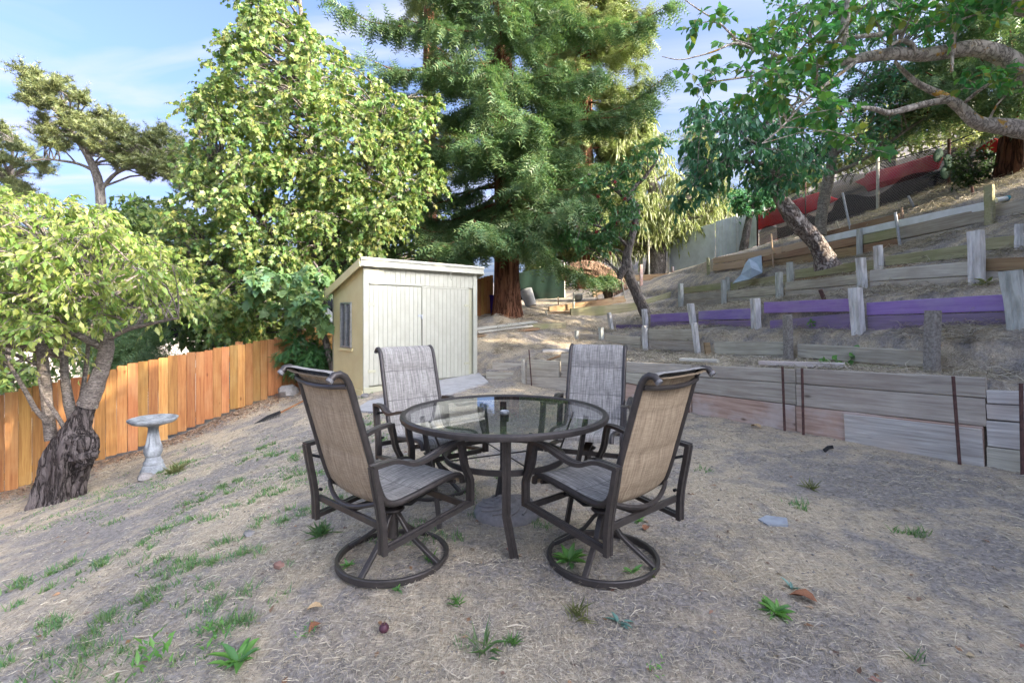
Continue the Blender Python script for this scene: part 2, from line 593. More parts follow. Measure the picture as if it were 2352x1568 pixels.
def near(line, x, y):
    """distance, side (>0 behind the line), z in front, z behind of the nearest point of a polyline"""
    best = np.full(x.shape, 1e9); side = np.zeros(x.shape); zb = np.zeros(x.shape); zt = np.zeros(x.shape)
    for a, b in zip(line[:-1], line[1:]):
        dx, dy = b[0] - a[0], b[1] - a[1]
        L2 = dx * dx + dy * dy
        t = np.clip(((x - a[0]) * dx + (y - a[1]) * dy) / L2, 0, 1)
        qx, qy = a[0] + t * dx, a[1] + t * dy
        d = np.hypot(x - qx, y - qy)
        # lines run from near right to far left: "behind" is to their right hand
        cr = (dx * (y - a[1]) - dy * (x - a[0])) / math.sqrt(L2)
        m = d < best - 1e-9
        best = np.where(m, d, best)
        side = np.where(m, np.where(cr < 0, 1.0, -1.0), side)
        zb = np.where(m, a[2] + t * (b[2] - a[2]), zb)
        zt = np.where(m, a[3] + t * (b[3] - a[3]), zt)
    return best, side, zb, zt


def hbase(x, y):
    x = np.asarray(x, float); y = np.asarray(y, float)
    info = [near(l, x, y) for l in LINES]
    sd = [i[0] * i[1] for i in info]
    d0 = -sd[0]
    # in front of the first wall: the lawn, eased onto the foot of that wall
    k = np.clip(1 - d0 / 0.9, 0, 1) ** 2
    kk = np.where((x < -2.2) | (y > 12.5), k * 0.0, k)
    z = _lawn(x, y) * (1 - kk) + info[0][2] * kk
    for i in range(len(LINES)):
        b = sd[i] > 0
        step = np.clip((sd[i] - 0.09) / 0.09, 0, 1)
        zz = info[i][2] * (1 - step) + info[i][3] * step
        if i + 1 < len(LINES):
            dn = np.maximum(-sd[i + 1], 0)
            t = info[i][0] / (info[i][0] + dn + 1e-6)
            zz = np.where(step < 1, zz, info[i][3] * (1 - t) + info[i + 1][2] * t)
        z = np.where(b, zz, z)
    return z


def hground(x, y):
    x = np.asarray(x, float); y = np.asarray(y, float)
    z = hbase(x, y)
    rough = np.clip((np.hypot(x, y - 3) - 1.2) / 3, .35, 1.0)
    z = z + rough * (0.022 * vnoise(x * 1.1, y * 1.1, 1) + 0.014 * vnoise(x * 2.7, y * 2.7, 2)) + 0.007 * vnoise(x * 7, y * 7, 3) + 0.005 * vnoise(x * 15, y * 15, 4)
    # the heap of soil and straw by the redwood
    z = z + 0.22 * np.exp(-(((x + .55) / .75) ** 2 + ((y - 13.1) / .55) ** 2))
    return z


def gz(x, y):
    return float(hground(np.array([x]), np.array([y]))[0])


def axis(stops):
    out = [stops[0][0]]
    for (a, st), (b, _) in zip(stops[:-1], stops[1:]):
        k = max(1, int(round((b - a) / st)))
        out += list(a + (b - a) * (np.arange(k) + 1) / k)
    return np.array(out)


gx = axis([(-120, 12), (-24, 1.2), (-9, .16), (-4, .07), (6.8, .12), (12, .6), (36, 6), (150, 10)])
gy = axis([(-60, 8), (-8, .7), (0.6, .07), (11, .08), (17, .2), (32, 2), (80, 9), (240, 20)])
GX, GY = np.meshgrid(gx, gy)
GZ = hground(GX.ravel(), GY.ravel())
nx, ny = len(gx), len(gy)
ii = (np.arange(ny - 1)[:, None] * nx + np.arange(nx - 1)[None, :]).ravel()
GF = np.c_[ii, ii + 1, ii + 1 + nx, ii + nx]


def m_ground():
    n = N("dry_soil")
    v = n.coords((1, 1, 1), rand=False)
    big = n.noise(v, 0.9, 4, 0.6, 0.4)
    mid = n.noise(v, 5.0, 6, 0.65, 0.3)
    fine = n.noise(v, 38, 5, 0.7)
    soil = n.ramp(fine, [(0.25, (0.12, 0.108, 0.098)), (0.75, (0.50, 0.455, 0.41))])
    # thatch of dry grass: fine streaks in two directions
    s1 = n.noise(n.coords((160, 20, 60), rand=False, rot=(0, 0, .5)), 1.0, 3, 0.6, 0.5)
    s2 = n.noise(n.coords((22, 170, 60), rand=False, rot=(0, 0, .25)), 1.0, 3, 0.6, 0.5)
    s = n.math('MAXIMUM', s1, s2)
    straw = n.ramp(s, [(0.40, (0.31, 0.245, 0.165)), (0.58, (0.65, 0.54, 0.385)), (0.75, (0.84, 0.73, 0.54))])
    f = n.ramp(n.math('ADD', n.math('MULTIPLY', big, 0.55), n.math('MULTIPLY', mid, 0.45)), [(0.45, (0.02,) * 3), (0.56, (0.9,) * 3)])
    col = n.mixc(f, soil, straw)
    h = n.math('ADD', n.math('MULTIPLY', mid, 1.2), n.math('ADD', fine, n.math('MULTIPLY', s, 0.7)))
    return n.done(n.bsdf(col, 0.95, 0, h, 0.8, 0.02, 0.1))


M_GROUND = m_ground()
g_me = np_mesh("ground", np.c_[GX.ravel(), GY.ravel(), GZ], GF, M_GROUND, smooth=True)
ground = link("ground", g_me)
tag(ground, "dry bare sloping yard and terraced hillside with thin straw", None, None, "structure")
# ------------------------------------------------------------------ materials used below
M_CEDAR = m_wood("cedar_board", (0.50, 0.255, 0.088), (0.26, 0.105, 0.04), stain=(0.48, 0.30, 0.13), var=0.34, stain_amt=0.45, bstr=0.25)
M_GREYWOOD = m_wood("weathered_timber", (0.671, 0.624, 0.504), (0.325, 0.282, 0.228), stain=(0.350, 0.285, 0.224), var=0.16, stain_amt=0.5)
M_MOSSWOOD = m_wood("mossy_timber", (0.544, 0.500, 0.315), (0.251, 0.235, 0.133), stain=(0.310, 0.332, 0.150), var=0.15, stain_amt=0.75)
M_REDWOOD_T = m_wood("redwood_timber", (0.695, 0.499, 0.392), (0.361, 0.228, 0.168), stain=(0.660, 0.582, 0.526), var=0.1, stain_amt=0.9)
M_BROWNWOOD = m_wood("brown_timber", (0.466, 0.310, 0.178), (0.202, 0.116, 0.070), stain=(0.389, 0.327, 0.202), var=0.15)
M_PINKWOOD = m_wood("new_pine_board", (0.62, 0.45, 0.32), (0.44, 0.29, 0.19), stain=(0.50, 0.36, 0.27), var=0.08, bstr=0.2)
M_SILVERWOOD = m_wood("silvered_timber", (0.720, 0.688, 0.623), (0.317, 0.274, 0.242), stain=(0.540, 0.422, 0.345), var=0.08, stain_amt=0.5, bstr=0.8)
M_PALEWOOD = m_wood("bleached_timber", (0.720, 0.710, 0.600), (0.443, 0.401, 0.334), stain=(0.358, 0.306, 0.251), var=0.1)
M_PURPLE = m_wood("purple_painted_timber", (0.36, 0.25, 0.54), (0.25, 0.165, 0.41), stain=(0.42, 0.36, 0.48), var=0.08, knots=False, stain_amt=0.55, bstr=0.25)
M_PURPLEGREY = m_wood("worn_purple_timber", (0.341, 0.261, 0.377), (0.203, 0.160, 0.217), stain=(0.275, 0.174, 0.435), var=0.1, knots=False, stain_amt=0.7)
M_WHITEPLANK = m_plain("white_painted_plank", (0.84, 0.87, 0.86), (0.72, 0.75, 0.72), 5, 0.6)
M_WHITEPOST = m_plain("white_weathered_post", (0.82, 0.81, 0.77), (0.46, 0.44, 0.40), 7, 0.85, bstr=0.6, bdist=0.006, stretch=(2.5, 2.5, .5))
M_GREYPOST = m_plain("grey_green_post", (0.64, 0.66, 0.60), (0.36, 0.37, 0.32), 7, 0.85, bstr=0.6, bdist=0.006, stretch=(2.5, 2.5, .5))
M_AGG = m_plain("exposed_aggregate_concrete", (0.46, 0.42, 0.36), (0.22, 0.20, 0.18), 42, 0.95, bstr=0.9, bdist=0.012)
M_RUST = m_plain("rusty_iron", (0.155, 0.085, 0.07), (0.085, 0.05, 0.045), 30, 0.85, 0.2, bstr=0.5)
M_GALV = m_plain("galvanised_pipe", (0.52, 0.55, 0.57), (0.38, 0.40, 0.42), 20, 0.5, 0.5)
M_CONC = m_plain("pale_concrete", (0.47, 0.46, 0.45), (0.36, 0.35, 0.34), 6, 0.9, bstr=0.5, bdist=0.004)
M_STONE = m_plain("grey_stone", (0.36, 0.34, 0.32), (0.19, 0.175, 0.165), 7, 0.95, bstr=0.8, bdist=0.02)
M_BATH = m_plain("blue_grey_cast_concrete", (0.34, 0.36, 0.375), (0.13, 0.14, 0.15), 7, 0.9, bstr=0.7, bdist=0.01)
M_FRAME = m_plain("bronze_powder_coat", (0.072, 0.062, 0.057), (0.05, 0.044, 0.041), 25, 0.42, 0.3, bstr=0.06, spec=0.5)
M_SHEDY = m_plain("pale_yellow_paint", (0.54, 0.525, 0.375), (0.48, 0.465, 0.32), 3, 0.6, bstr=0.12)
M_SHEDW = m_plain("cream_paint", (0.53, 0.525, 0.43), (0.47, 0.46, 0.37), 4, 0.6, bstr=0.2)
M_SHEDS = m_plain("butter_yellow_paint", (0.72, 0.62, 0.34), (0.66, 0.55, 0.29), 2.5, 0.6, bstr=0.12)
M_DARK = m_plain("dark_metal", (0.03, 0.03, 0.032), None, 20, 0.5, 0.6)
M_ALU = m_plain("aluminium_frame", (0.55, 0.56, 0.57), None, 20, 0.4, 0.8)
M_BLACKPL = m_plain("black_plastic", (0.025, 0.025, 0.027), None, 20, 0.5)
M_TARP = m_plain("grey_blue_tarp", (0.45, 0.54, 0.60), (0.35, 0.43, 0.49), 5, 0.45, bstr=0.5, bdist=0.02)
M_REDP = m_plain("faded_red_paint", (0.62, 0.04, 0.045), (0.46, 0.035, 0.045), 2.5, 0.95, spec=0.05)
M_PINKP = m_plain("dull_crimson_paint", (0.42, 0.045, 0.075), (0.46, 0.15, 0.13), 1.6, 0.95, spec=0.05)
M_CORR = m_plain("grey_sheet_metal", (0.60, 0.66, 0.74), (0.48, 0.53, 0.60), 3.5, 0.5, 0.35, bstr=0.3)
M_VIOLETBIN = m_plain("dark_violet_plastic", (0.045, 0.02, 0.20), None, 12, 0.45)
M_HOUSE = m_plain("pale_house_wall", (0.62, 0.68, 0.72), None, 3, 0.8)
M_TEAL = m_plain("teal_board", (0.10, 0.42, 0.52), (0.08, 0.34, 0.44), 3, 0.6)
M_STRAWC = m_leaf("dry_straw", [(0.34, 0.28, 0.20), (0.54, 0.46, 0.34), (0.64, 0.56, 0.43), (0.20, 0.165, 0.13), (0.72, 0.64, 0.50), (0.13, 0.11, 0.095), (0.46, 0.40, 0.30)], 0.1, 0.8)


def m_glass(name, tint=(0.75, 0.80, 0.80), alpha=0.5, dark=(0.02, 0.022, 0.022)):
    """thin sheet of glass: mirror reflection by Fresnel over a tinted see-through body"""
    n = N(name)
    tr = n.n("BsdfTransparent"); tr.inputs[0].default_value = (*tint, 1)
    df = n.n("BsdfDiffuse"); df.inputs[0].default_value = (*dark, 1)
    gl = n.n("BsdfGlossy"); gl.inputs["Roughness"].default_value = 0.02
    gl.inputs["Color"].default_value = (0.9, 0.92, 0.93, 1)
    m1 = n.n("MixShader"); m1.inputs[0].default_value = 1 - alpha
    n.l(tr.outputs[0], m1.inputs[1]); n.l(df.outputs[0], m1.inputs[2])
    fr = n.n("Fresnel"); fr.inputs[0].default_value = 2.0
    m2 = n.n("MixShader")
    n.l(fr.outputs[0], m2.inputs[0])
    n.l(m1.outputs[0], m2.inputs[1]); n.l(gl.outputs[0], m2.inputs[2])
    return n.done(m2)


M_TABLEGLASS = m_glass("tinted_table_glass", (0.80, 0.83, 0.83), 0.88, (0.16, 0.16, 0.155))
M_PANE = m_glass("window_glass", (0.3, 0.32, 0.33), 0.4)


def m_net(name, color, alpha):
    n = N(name)
    v = n.coords((1, 1, 1))
    f = n.noise(v, 2.0, 4)
    col = n.ramp(f, [(0.3, tuple(c * .6 for c in color)), (0.7, color)])
    b = n.bsdf(col, 0.9, spec=0.1)
    t = n.n("BsdfTransparent")
    mx = n.n("MixShader"); mx.inputs[0].default_value = alpha
    n.l(t.outputs[0], mx.inputs[1]); n.l(b.outputs[0], mx.inputs[2])
    return n.done(mx)


M_NETG = m_net("dark_green_netting", (0.010, 0.022, 0.015), 0.98)
M_NETB = m_net("black_netting", (0.018, 0.02, 0.026), 0.78)
_bvh = BVHTree.FromPolygons([tuple(v) for v in np.c_[GX.ravel(), GY.ravel(), GZ].tolist()], [tuple(f) for f in GF.tolist()])


def hit(px, py, default=12.0):
    """point of the terrain seen at a measured photograph point"""
    d = Vector(((px - CX) / FPX, 1.0, -(py - CY) / FPX)).normalized()
    r = _bvh.ray_cast(Vector((0, 0, CAMZ)), d)
    return r[0] if r[0] is not None else P(px, py, default)
# ------------------------------------------------------------------ foliage tools
def _fan(outline, c):
    V = [c] + outline
    n = len(outline)
    F = [(0, i + 1, (i + 1) % n + 1) for i in range(n)]
    return np.array(V, float), np.array(F, int)


L_OVAL = (np.array([(0, 0, 0), (.24, .38, .07), (0, 1, -.14), (-.24, .38, .07), (0, .45, .0)], float), np.array([(0, 1, 4), (1, 2, 4), (0, 4, 3), (4, 2, 3)]))
L_BROAD = (np.array([(0, 0, 0), (.27, .22, .05), (.33, .5, .07), (.17, .8, .0), (0, 1, -.12), (-.17, .8, .0), (-.33, .5, .07), (-.27, .22, .05), (0, .5, -.01)], float),
           np.array([(8, 0, 1), (8, 1, 2), (8, 2, 3), (8, 3, 4), (8, 4, 5), (8, 5, 6), (8, 6, 7), (8, 7, 0)]))
L_LANCE = (np.array([(0, 0, 0), (.10, .4, .03), (0, 1, -.12), (-.10, .4, .03)], float), np.array([(0, 1, 2), (0, 2, 3)]))
L_MAPLE_S = _fan([(0, 0, 0), (.46, .10, -.08), (.32, .30, .0), (.56, .56, -.12), (.22, .60, .0), (0, 1.02, -.16), (-.22, .60, .0), (-.56, .56, -.12), (-.32, .30, .0), (-.46, .10, -.08)], (0, .36, .05))
L_MAPLE = _fan([(0, 0, 0), (.20, -.02, -.02), (.50, .08, -.08), (.34, .26, .0), (.60, .55, -.10), (.30, .55, .0), (.24, .72, .0), (0, 1.02, -.12), (-.24, .72, .0), (-.30, .55, .0), (-.60, .55, -.10), (-.34, .26, .0), (-.50, .08, -.08), (-.20, -.02, -.02)], (0, .36, .04))


def _frond(k=5, w=.16, drop=.10):
    V, F = [], []
    V += [(-.018, 0, 0), (.018, 0, 0), (0, 1, -drop)]; F += [(0, 1, 2)]
    for i in range(k):
        t = .08 + .78 * i / (k - 1)
        ln = w * (1.15 - .6 * abs(t - .4))
        for sx in (-1, 1):
            o = len(V)
            V += [(0, t, -drop * t * t), (0, t + .075, -drop * (t + .07) ** 2), (sx * ln, t + .17, -drop * t * t - .05)]
            F += [(o, o + 1, o + 2)]
    return np.array(V, float), np.array(F, int)


L_FROND = _frond(5, .22, .18)
L_FERN = _frond(8, .16, .25)
_tv, _tf = [], []
for i in range(7):
    a = 2 * math.pi * i / 7; el = .25 + .5 * (i % 3) / 2
    d_ = np.array([math.cos(a) * math.cos(el), math.sin(a) * math.cos(el), math.sin(el)]); p_ = np.array([-math.sin(a), math.cos(a), 0]) * .075
    o_ = len(_tv); _tv += [-p_ + d_ * .05, p_ + d_ * .05, d_]; _tf += [(o_, o_ + 1, o_ + 2)]
L_TUFT = (np.array(_tv), np.array(_tf))


def unit(a):
    return a / (np.linalg.norm(a, axis=1, keepdims=True) + 1e-9)


def frames(d, nrm):
    d = unit(d)
    x = unit(np.cross(d, nrm)); z = np.cross(x, d)
    return x, d, z


def leaf_arrays(tpl, pos, d, nrm, size):
    V, F = tpl
    x, y, z = frames(d, nrm)
    P_ = pos[:, None, :] + (V[None, :, 0, None] * x[:, None, :] + V[None, :, 1, None] * y[:, None, :] + V[None, :, 2, None] * z[:, None, :]) * size[:, None, None]
    n, k = len(pos), len(V)
    return P_.reshape(-1, 3), (F[None] + (np.arange(n) * k)[:, None, None]).reshape(-1, 3)


def in_poly(px, py, poly):
    p = np.array(poly, float); r = np.zeros(px.shape, bool)
    for (x1, y1), (x2, y2) in zip(p, np.roll(p, -1, 0)):
        c = ((y1 > py) != (y2 > py)) & (px < (x2 - x1) * (py - y1) / (y2 - y1 + 1e-12) + x1)
        r ^= c
    return r


def edge_dist(px, py, poly):
    p = np.array(poly, float); best = np.full(px.shape, 1e9)
    for a, b in zip(p, np.roll(p, -1, 0)):
        d = b - a; t = np.clip(((px - a[0]) * d[0] + (py - a[1]) * d[1]) / (d @ d + 1e-9), 0, 1)
        best = np.minimum(best, np.hypot(px - a[0] - t * d[0], py - a[1] - t * d[1]))
    return best


def clump_centres(poly, n, Y0, dep, inset, rng, skew=0.0):
    """n clump centres filling a crown whose outline was measured at distance Y0; dep = half depth of the crown"""
    p = np.array(poly, float)
    out = []
    tries = 0
    sep = math.sqrt((np.ptp(p[:, 0]) * np.ptp(p[:, 1])) / n) * .42
    while len(out) < n and tries < 60:
        tries += 1
        px = rng.uniform(p[:, 0].min(), p[:, 0].max(), n * 2); py = rng.uniform(p[:, 1].min(), p[:, 1].max(), n * 2)
        ok = in_poly(px, py, poly)
        ed = edge_dist(px, py, poly)
        ok &= ed > inset
        for a, b, e in zip(px[ok], py[ok], ed[ok]):
            dd = dep * math.sqrt(min(1, e / (inset * 4 + 1)))
            Y = Y0 + rng.uniform(-1, 1) * dd
            if any(abs(a - q[0]) < sep and abs(b - q[1]) < sep and abs(Y - q[2]) < dep * .35 for q in out) and tries < 30:
                continue
            out.append((a, b, Y))
            if len(out) >= n:
                break
    return np.array([tuple(P(a, b, Y)) for a, b, Y in out])


def sprays(centres, radii, per, tw, rng, droop=.35, flat=.75, spread=.5, up=.25):
    """leaf positions and directions: twigs radiate inside every clump, leaves sit along the twigs"""
    m = len(centres) * per
    c = np.repeat(centres, per, 0); R = np.repeat(radii, per)[:, None]
    d = unit(rng.normal(size=(m, 3)) * np.array([1, 1, flat])); d[:, 2] += up; d = unit(d)
    st = c + unit(rng.normal(size=(m, 3))) * R * rng.uniform(0, .45, (m, 1))
    ln = R * rng.uniform(.45, 1.0, (m, 1))
    t = np.tile(np.linspace(.15, 1, tw), m)[:, None] + rng.uniform(-.07, .07, (m * tw, 1))
    D = np.repeat(d, tw, 0); S_ = np.repeat(st, tw, 0); LN = np.repeat(ln, tw, 0)
    pos = S_ + D * LN * t
    pos[:, 2] -= (LN[:, 0] * t[:, 0] ** 2) * droop * .5
    ld = unit(D * .6 + rng.normal(size=pos.shape) * spread - np.array([0, 0, droop]))
    nr = unit(rng.normal(size=pos.shape) * .55 + np.array([0, 0, 1.0]))
    return pos, ld, nr, (st, d, ln)


def branch_to(m, a, b, r0, r1, rng, n=5, sag=.12, sides=5):
    a, b = Vector(a), Vector(b)
    L = (b - a).length
    j = Vector(rng.normal(size=3) * L * .06)
    pts = [a.lerp(b, t) + Vector((0, 0, L * sag * math.sin(math.pi * t))) + j * math.sin(math.pi * t) for t in np.linspace(0, 1, n)]
    m.tube(pts, [r0 + (r1 - r0) * t for t in np.linspace(0, 1, n)], sides, cap=False)


def grow(name, label, cat, base, stems, poly, Y0, dep, n_cl, r_cl, per, tw, tpl, size, leaf_mat, bark, seed, droop=.35, spread=.5, flat=.75, up=.25, inset=18, group=None, big=0, twigs=True, extra=None, trunk_name="trunk", sides=9, jit=.06, leafname="leaf", br=(.03, .008), twig_r=.003):
    """tree or shrub: trunk, limbs, branches to every clump, foliage; `stems` = list of (name, points with radius)"""
    rng = np.random.default_rng(seed)
    random.seed(seed)
    root = thing(name, base, label, cat, group)
    sk = []
    for nm, pts in stems:
        m = MB()
        pv = [Vector(p[:3]) for p in pts]
        q = np.array([tuple(p) + (r[3],) for p, r in zip(pv, pts)])
        k = max(6, len(pts) * 4)
        s_ = np.r_[0, np.cumsum(np.linalg.norm(np.diff(q[:, :3], axis=0), axis=1))]
        fine = []
        for t in np.linspace(0, s_[-1], k):
            fine.append([np.interp(t, s_, q[:, i]) for i in range(4)])
        fine = np.array(fine)
        for it in range(2):
            fine[1:-1] = (fine[:-2] + 2 * fine[1:-1] + fine[2:]) / 4
        m.tube(fine[:, :3].tolist(), fine[:, 3].tolist(), sides, jit=jit)
        m.build(nm, bark, root, True)
        sk += [tuple(f) for f in fine]
    sk = np.array(sk)
    if poly is not None:
        cen = clump_centres(poly, n_cl, Y0, dep, inset, rng)
    else:
        cen = np.zeros((0, 3))
    if extra is not None:
        cen = np.vstack([cen, np.array([tuple(e) for e in extra])])
    rad = rng.uniform(r_cl[0], r_cl[1], len(cen))
    bm_ = MB()
    for c in cen:
        # branches leave the skeleton below the clump they carry
        dd = np.linalg.norm(sk[:, :3] - c, axis=1) + np.maximum(0, sk[:, 2] - c[2]) * 1.5
        i = int(np.argmin(dd))
        r0 = min(br[0], sk[i, 3] * .7)
        branch_to(bm_, sk[i, :3], c, r0, br[1], rng)
    pos, ld, nr, (st, d, ln) = sprays(cen, rad, per, tw, rng, droop, flat, spread, up)
    if twigs:
        for a, b, l in zip(st, d, ln[:, 0]):
            e = a + b * l; e[2] -= l * droop * .5
            mid = (a + e) / 2; mid[2] += l * droop * .12
            bm_.tube([a, mid, e], [twig_r * 1.6, twig_r, twig_r * .5], 3, cap=False)
    if bm_.v:
        o = bm_.build("branches", bark, root, True)
        o["kind"] = "stuff"
    sz = rng.uniform(size[0], size[1], len(pos))
    if big:
        # the leaves that show largest are leaves of their own
        Yv = np.maximum(pos[:, 1], .3)
        px = CX + FPX * pos[:, 0] / Yv; py = CY - FPX * (pos[:, 2] - CAMZ) / Yv
        vis = (px > -5) & (px < 2357) & (py > -5) & (py < 1570) & (pos[:, 1] > .5)
        score = np.where(vis, sz / Yv, -1)
        idx = np.argsort(-score)[:big]
        idx = idx[score[idx] > 0]
        mask = np.ones(len(pos), bool); mask[idx] = False
        lm = np_mesh(leafname, tpl[0], tpl[1], leaf_mat)
        x, y, z = frames(ld[idx], nr[idx])
        for j, i in enumerate(idx):
            s_ = sz[i]
            M = Matrix(((x[j][0] * s_, y[j][0] * s_, z[j][0] * s_, pos[i][0]), (x[j][1] * s_, y[j][1] * s_, z[j][1] * s_, pos[i][1]), (x[j][2] * s_, y[j][2] * s_, z[j][2] * s_, pos[i][2]), (0, 0, 0, 1)))
            link(leafname, lm, root, M)
        pos, ld, nr, sz = pos[mask], ld[mask], nr[mask], sz[mask]
    V, F = leaf_arrays(tpl, pos, ld, nr, sz)
    fo = link("foliage", np_mesh("foliage", V, F, leaf_mat), root)
    fo["kind"] = "stuff"
    return root


def stem(*pts):
    """(px, py, Y, width in px) -> world points with radius"""
    out = []
    for px, py, Y, w in pts:
        p = P(px, py, Y)
        out.append((p.x, p.y, p.z, w / FPX * Y / 2))
    return out


# leaf colours
M_CHERRY = m_leaf("cherry_leaves", [(0.129, 0.228, 0.048), (0.183, 0.274, 0.065), (0.259, 0.304, 0.076), (0.335, 0.358, 0.120), (0.152, 0.251, 0.065)], .42)
M_MAPLE = m_leaf("maple_leaves", [(0.09, 0.19, 0.055), (0.15, 0.235, 0.065), (0.22, 0.285, 0.08), (0.30, 0.33, 0.11), (0.12, 0.21, 0.065), (0.32, 0.30, 0.09), (0.10, 0.20, 0.07), (0.19, 0.265, 0.075)], .42)
M_MAPLEG = m_leaf("green_maple_leaves", [(0.11, 0.22, 0.11), (0.15, 0.26, 0.11), (0.20, 0.29, 0.11), (0.12, 0.22, 0.09), (0.25, 0.31, 0.11), (.09, .2, .12)], .40)
M_RWOOD = m_leaf("redwood_needles", [(0.07, 0.145, 0.06), (0.10, 0.185, 0.07), (0.17, 0.235, 0.085), (0.08, 0.16, 0.075), (0.21, 0.255, 0.10)], .25)
M_RWOOD_SUNLIT = m_leaf("redwood_needles_sunlit_tone", [(0.135, 0.182, 0.054), (0.196, 0.223, 0.074), (0.250, 0.270, 0.108), (0.121, 0.176, 0.054)], .25)  # lighter needle colour carries the sunlit look of the redwood fronds
M_WILLOW = m_leaf("willow_leaves", [(0.22, 0.25, 0.10), (0.28, 0.30, 0.14), (0.34, 0.345, 0.17), (0.18, 0.225, 0.09)], .4)
M_CYPR = m_leaf("cypress_needles", [(0.075, 0.112, 0.042), (0.135, 0.158, 0.053), (0.188, 0.203, 0.075), (0.053, 0.083, 0.036)], .12)
M_BERRYT = m_leaf("berry_tree_leaves", [(0.058, 0.160, 0.058), (0.080, 0.203, 0.072), (0.123, 0.232, 0.072), (0.072, 0.174, 0.087)], .35)
M_DARKL = m_leaf("dark_cherry_leaves", [(0.045, 0.155, 0.075), (0.065, 0.19, 0.085), (0.10, 0.23, 0.085), (0.055, 0.17, 0.09)], .3)
M_BRIGHT = m_leaf("bright_green_leaves", [(0.056, 0.213, 0.069), (0.088, 0.263, 0.075), (0.138, 0.300, 0.056), (0.075, 0.225, 0.094), (0.250, 0.275, 0.037)], .45)
M_HEDGE = m_leaf("background_leaves", [(0.064, 0.136, 0.040), (0.120, 0.184, 0.051), (0.192, 0.232, 0.072), (0.056, 0.112, 0.048)], .3)
M_OAKL = m_leaf("oak_leaves", [(0.035, 0.075, 0.025), (0.05, 0.095, 0.03), (0.07, 0.11, 0.035)], .25)
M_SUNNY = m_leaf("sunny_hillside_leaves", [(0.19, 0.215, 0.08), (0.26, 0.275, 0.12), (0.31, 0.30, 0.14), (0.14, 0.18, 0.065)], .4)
M_FERNL = m_leaf("fern_leaves", [(0.035, 0.119, 0.042), (0.070, 0.168, 0.042), (0.049, 0.140, 0.070)], .3)
M_GRASS = m_leaf("green_grass", [(0.10, 0.23, 0.07), (0.14, 0.27, 0.09), (0.20, 0.30, 0.10), (0.10, 0.22, 0.11), (.26, .29, .13)], .35)
M_WEED = m_leaf("weed_leaves", [(0.13, 0.32, 0.07), (0.18, 0.37, 0.08), (0.12, 0.28, 0.10)], .4)
M_AGAVE = m_leaf("blue_green_succulent", [(0.14, 0.27, 0.22), (0.18, 0.31, 0.26)], .15)

B_STUMP = m_bark("gnarled_bark", (0.20, 0.17, 0.16), (0.085, 0.07, 0.067), 7, 4.5, 1.0, .05)
B_CHERRY = m_bark("cherry_bark", (0.30, 0.265, 0.235), (0.155, 0.13, 0.115), 9, .35, .5, .012, lichen=(.33, .35, .24), lich_at=.66)
B_GREY = m_bark("grey_bark", (0.28, 0.25, 0.22), (0.14, 0.12, 0.105), 8, 3, .7, .02)
B_RED = m_bark("redwood_bark", (0.40, 0.20, 0.115), (0.20, 0.085, 0.05), 4.2, 9, 1.0, .06)
B_DRED = m_bark("dark_redwood_bark", (0.21, 0.095, 0.055), (0.10, 0.042, 0.028), 5, 8, 1.0, .05)
B_LOG = m_bark("furrowed_log_bark", (0.40, 0.27, 0.18), (0.19, 0.12, 0.08), 4.5, 3.5, 1.0, .06)
B_LICHEN = m_bark("lichen_bark", (0.64, 0.57, 0.47), (0.42, 0.36, 0.29), 9, 2, .6, .015, lichen=(.48, .27, .035), lich_at=.60)
B_PALE = m_bark("pale_smooth_bark", (0.38, 0.34, 0.27), (0.25, 0.22, 0.17), 7, .6, .4, .012)
B_PEEL = m_bark("peeling_cherry_bark", (0.58, 0.54, 0.49), (0.22, 0.16, 0.13), 6, 1.3, .9, .04, lichen=(.42, .17, .04), lich_at=.66)
B_PINE = m_bark("cypress_bark", (0.36, 0.33, 0.29), (0.23, 0.20, 0.175), 4, 3, .5, .03)
# ------------------------------------------------------------------ retaining walls on the right
def on_line(line, px):
    """point of a terrace line on the ray through px"""
    k = (px - CX) / FPX
    for a, b in zip(line[:-1], line[1:]):
        fa, fb = a[0] - k * a[1], b[0] - k * b[1]
        if fa * fb <= 0 and max(a[1], b[1]) > 0.3 and abs(fa - fb) > 1e-9:
            t = fa / (fa - fb)
            q = a + (b - a) * t
            d = Vector((b[0] - a[0], b[1] - a[1], 0)).normalized()
            return q, d, Vector((d.y, -d.x, 0))          # normal points behind
    raise ValueError(px)


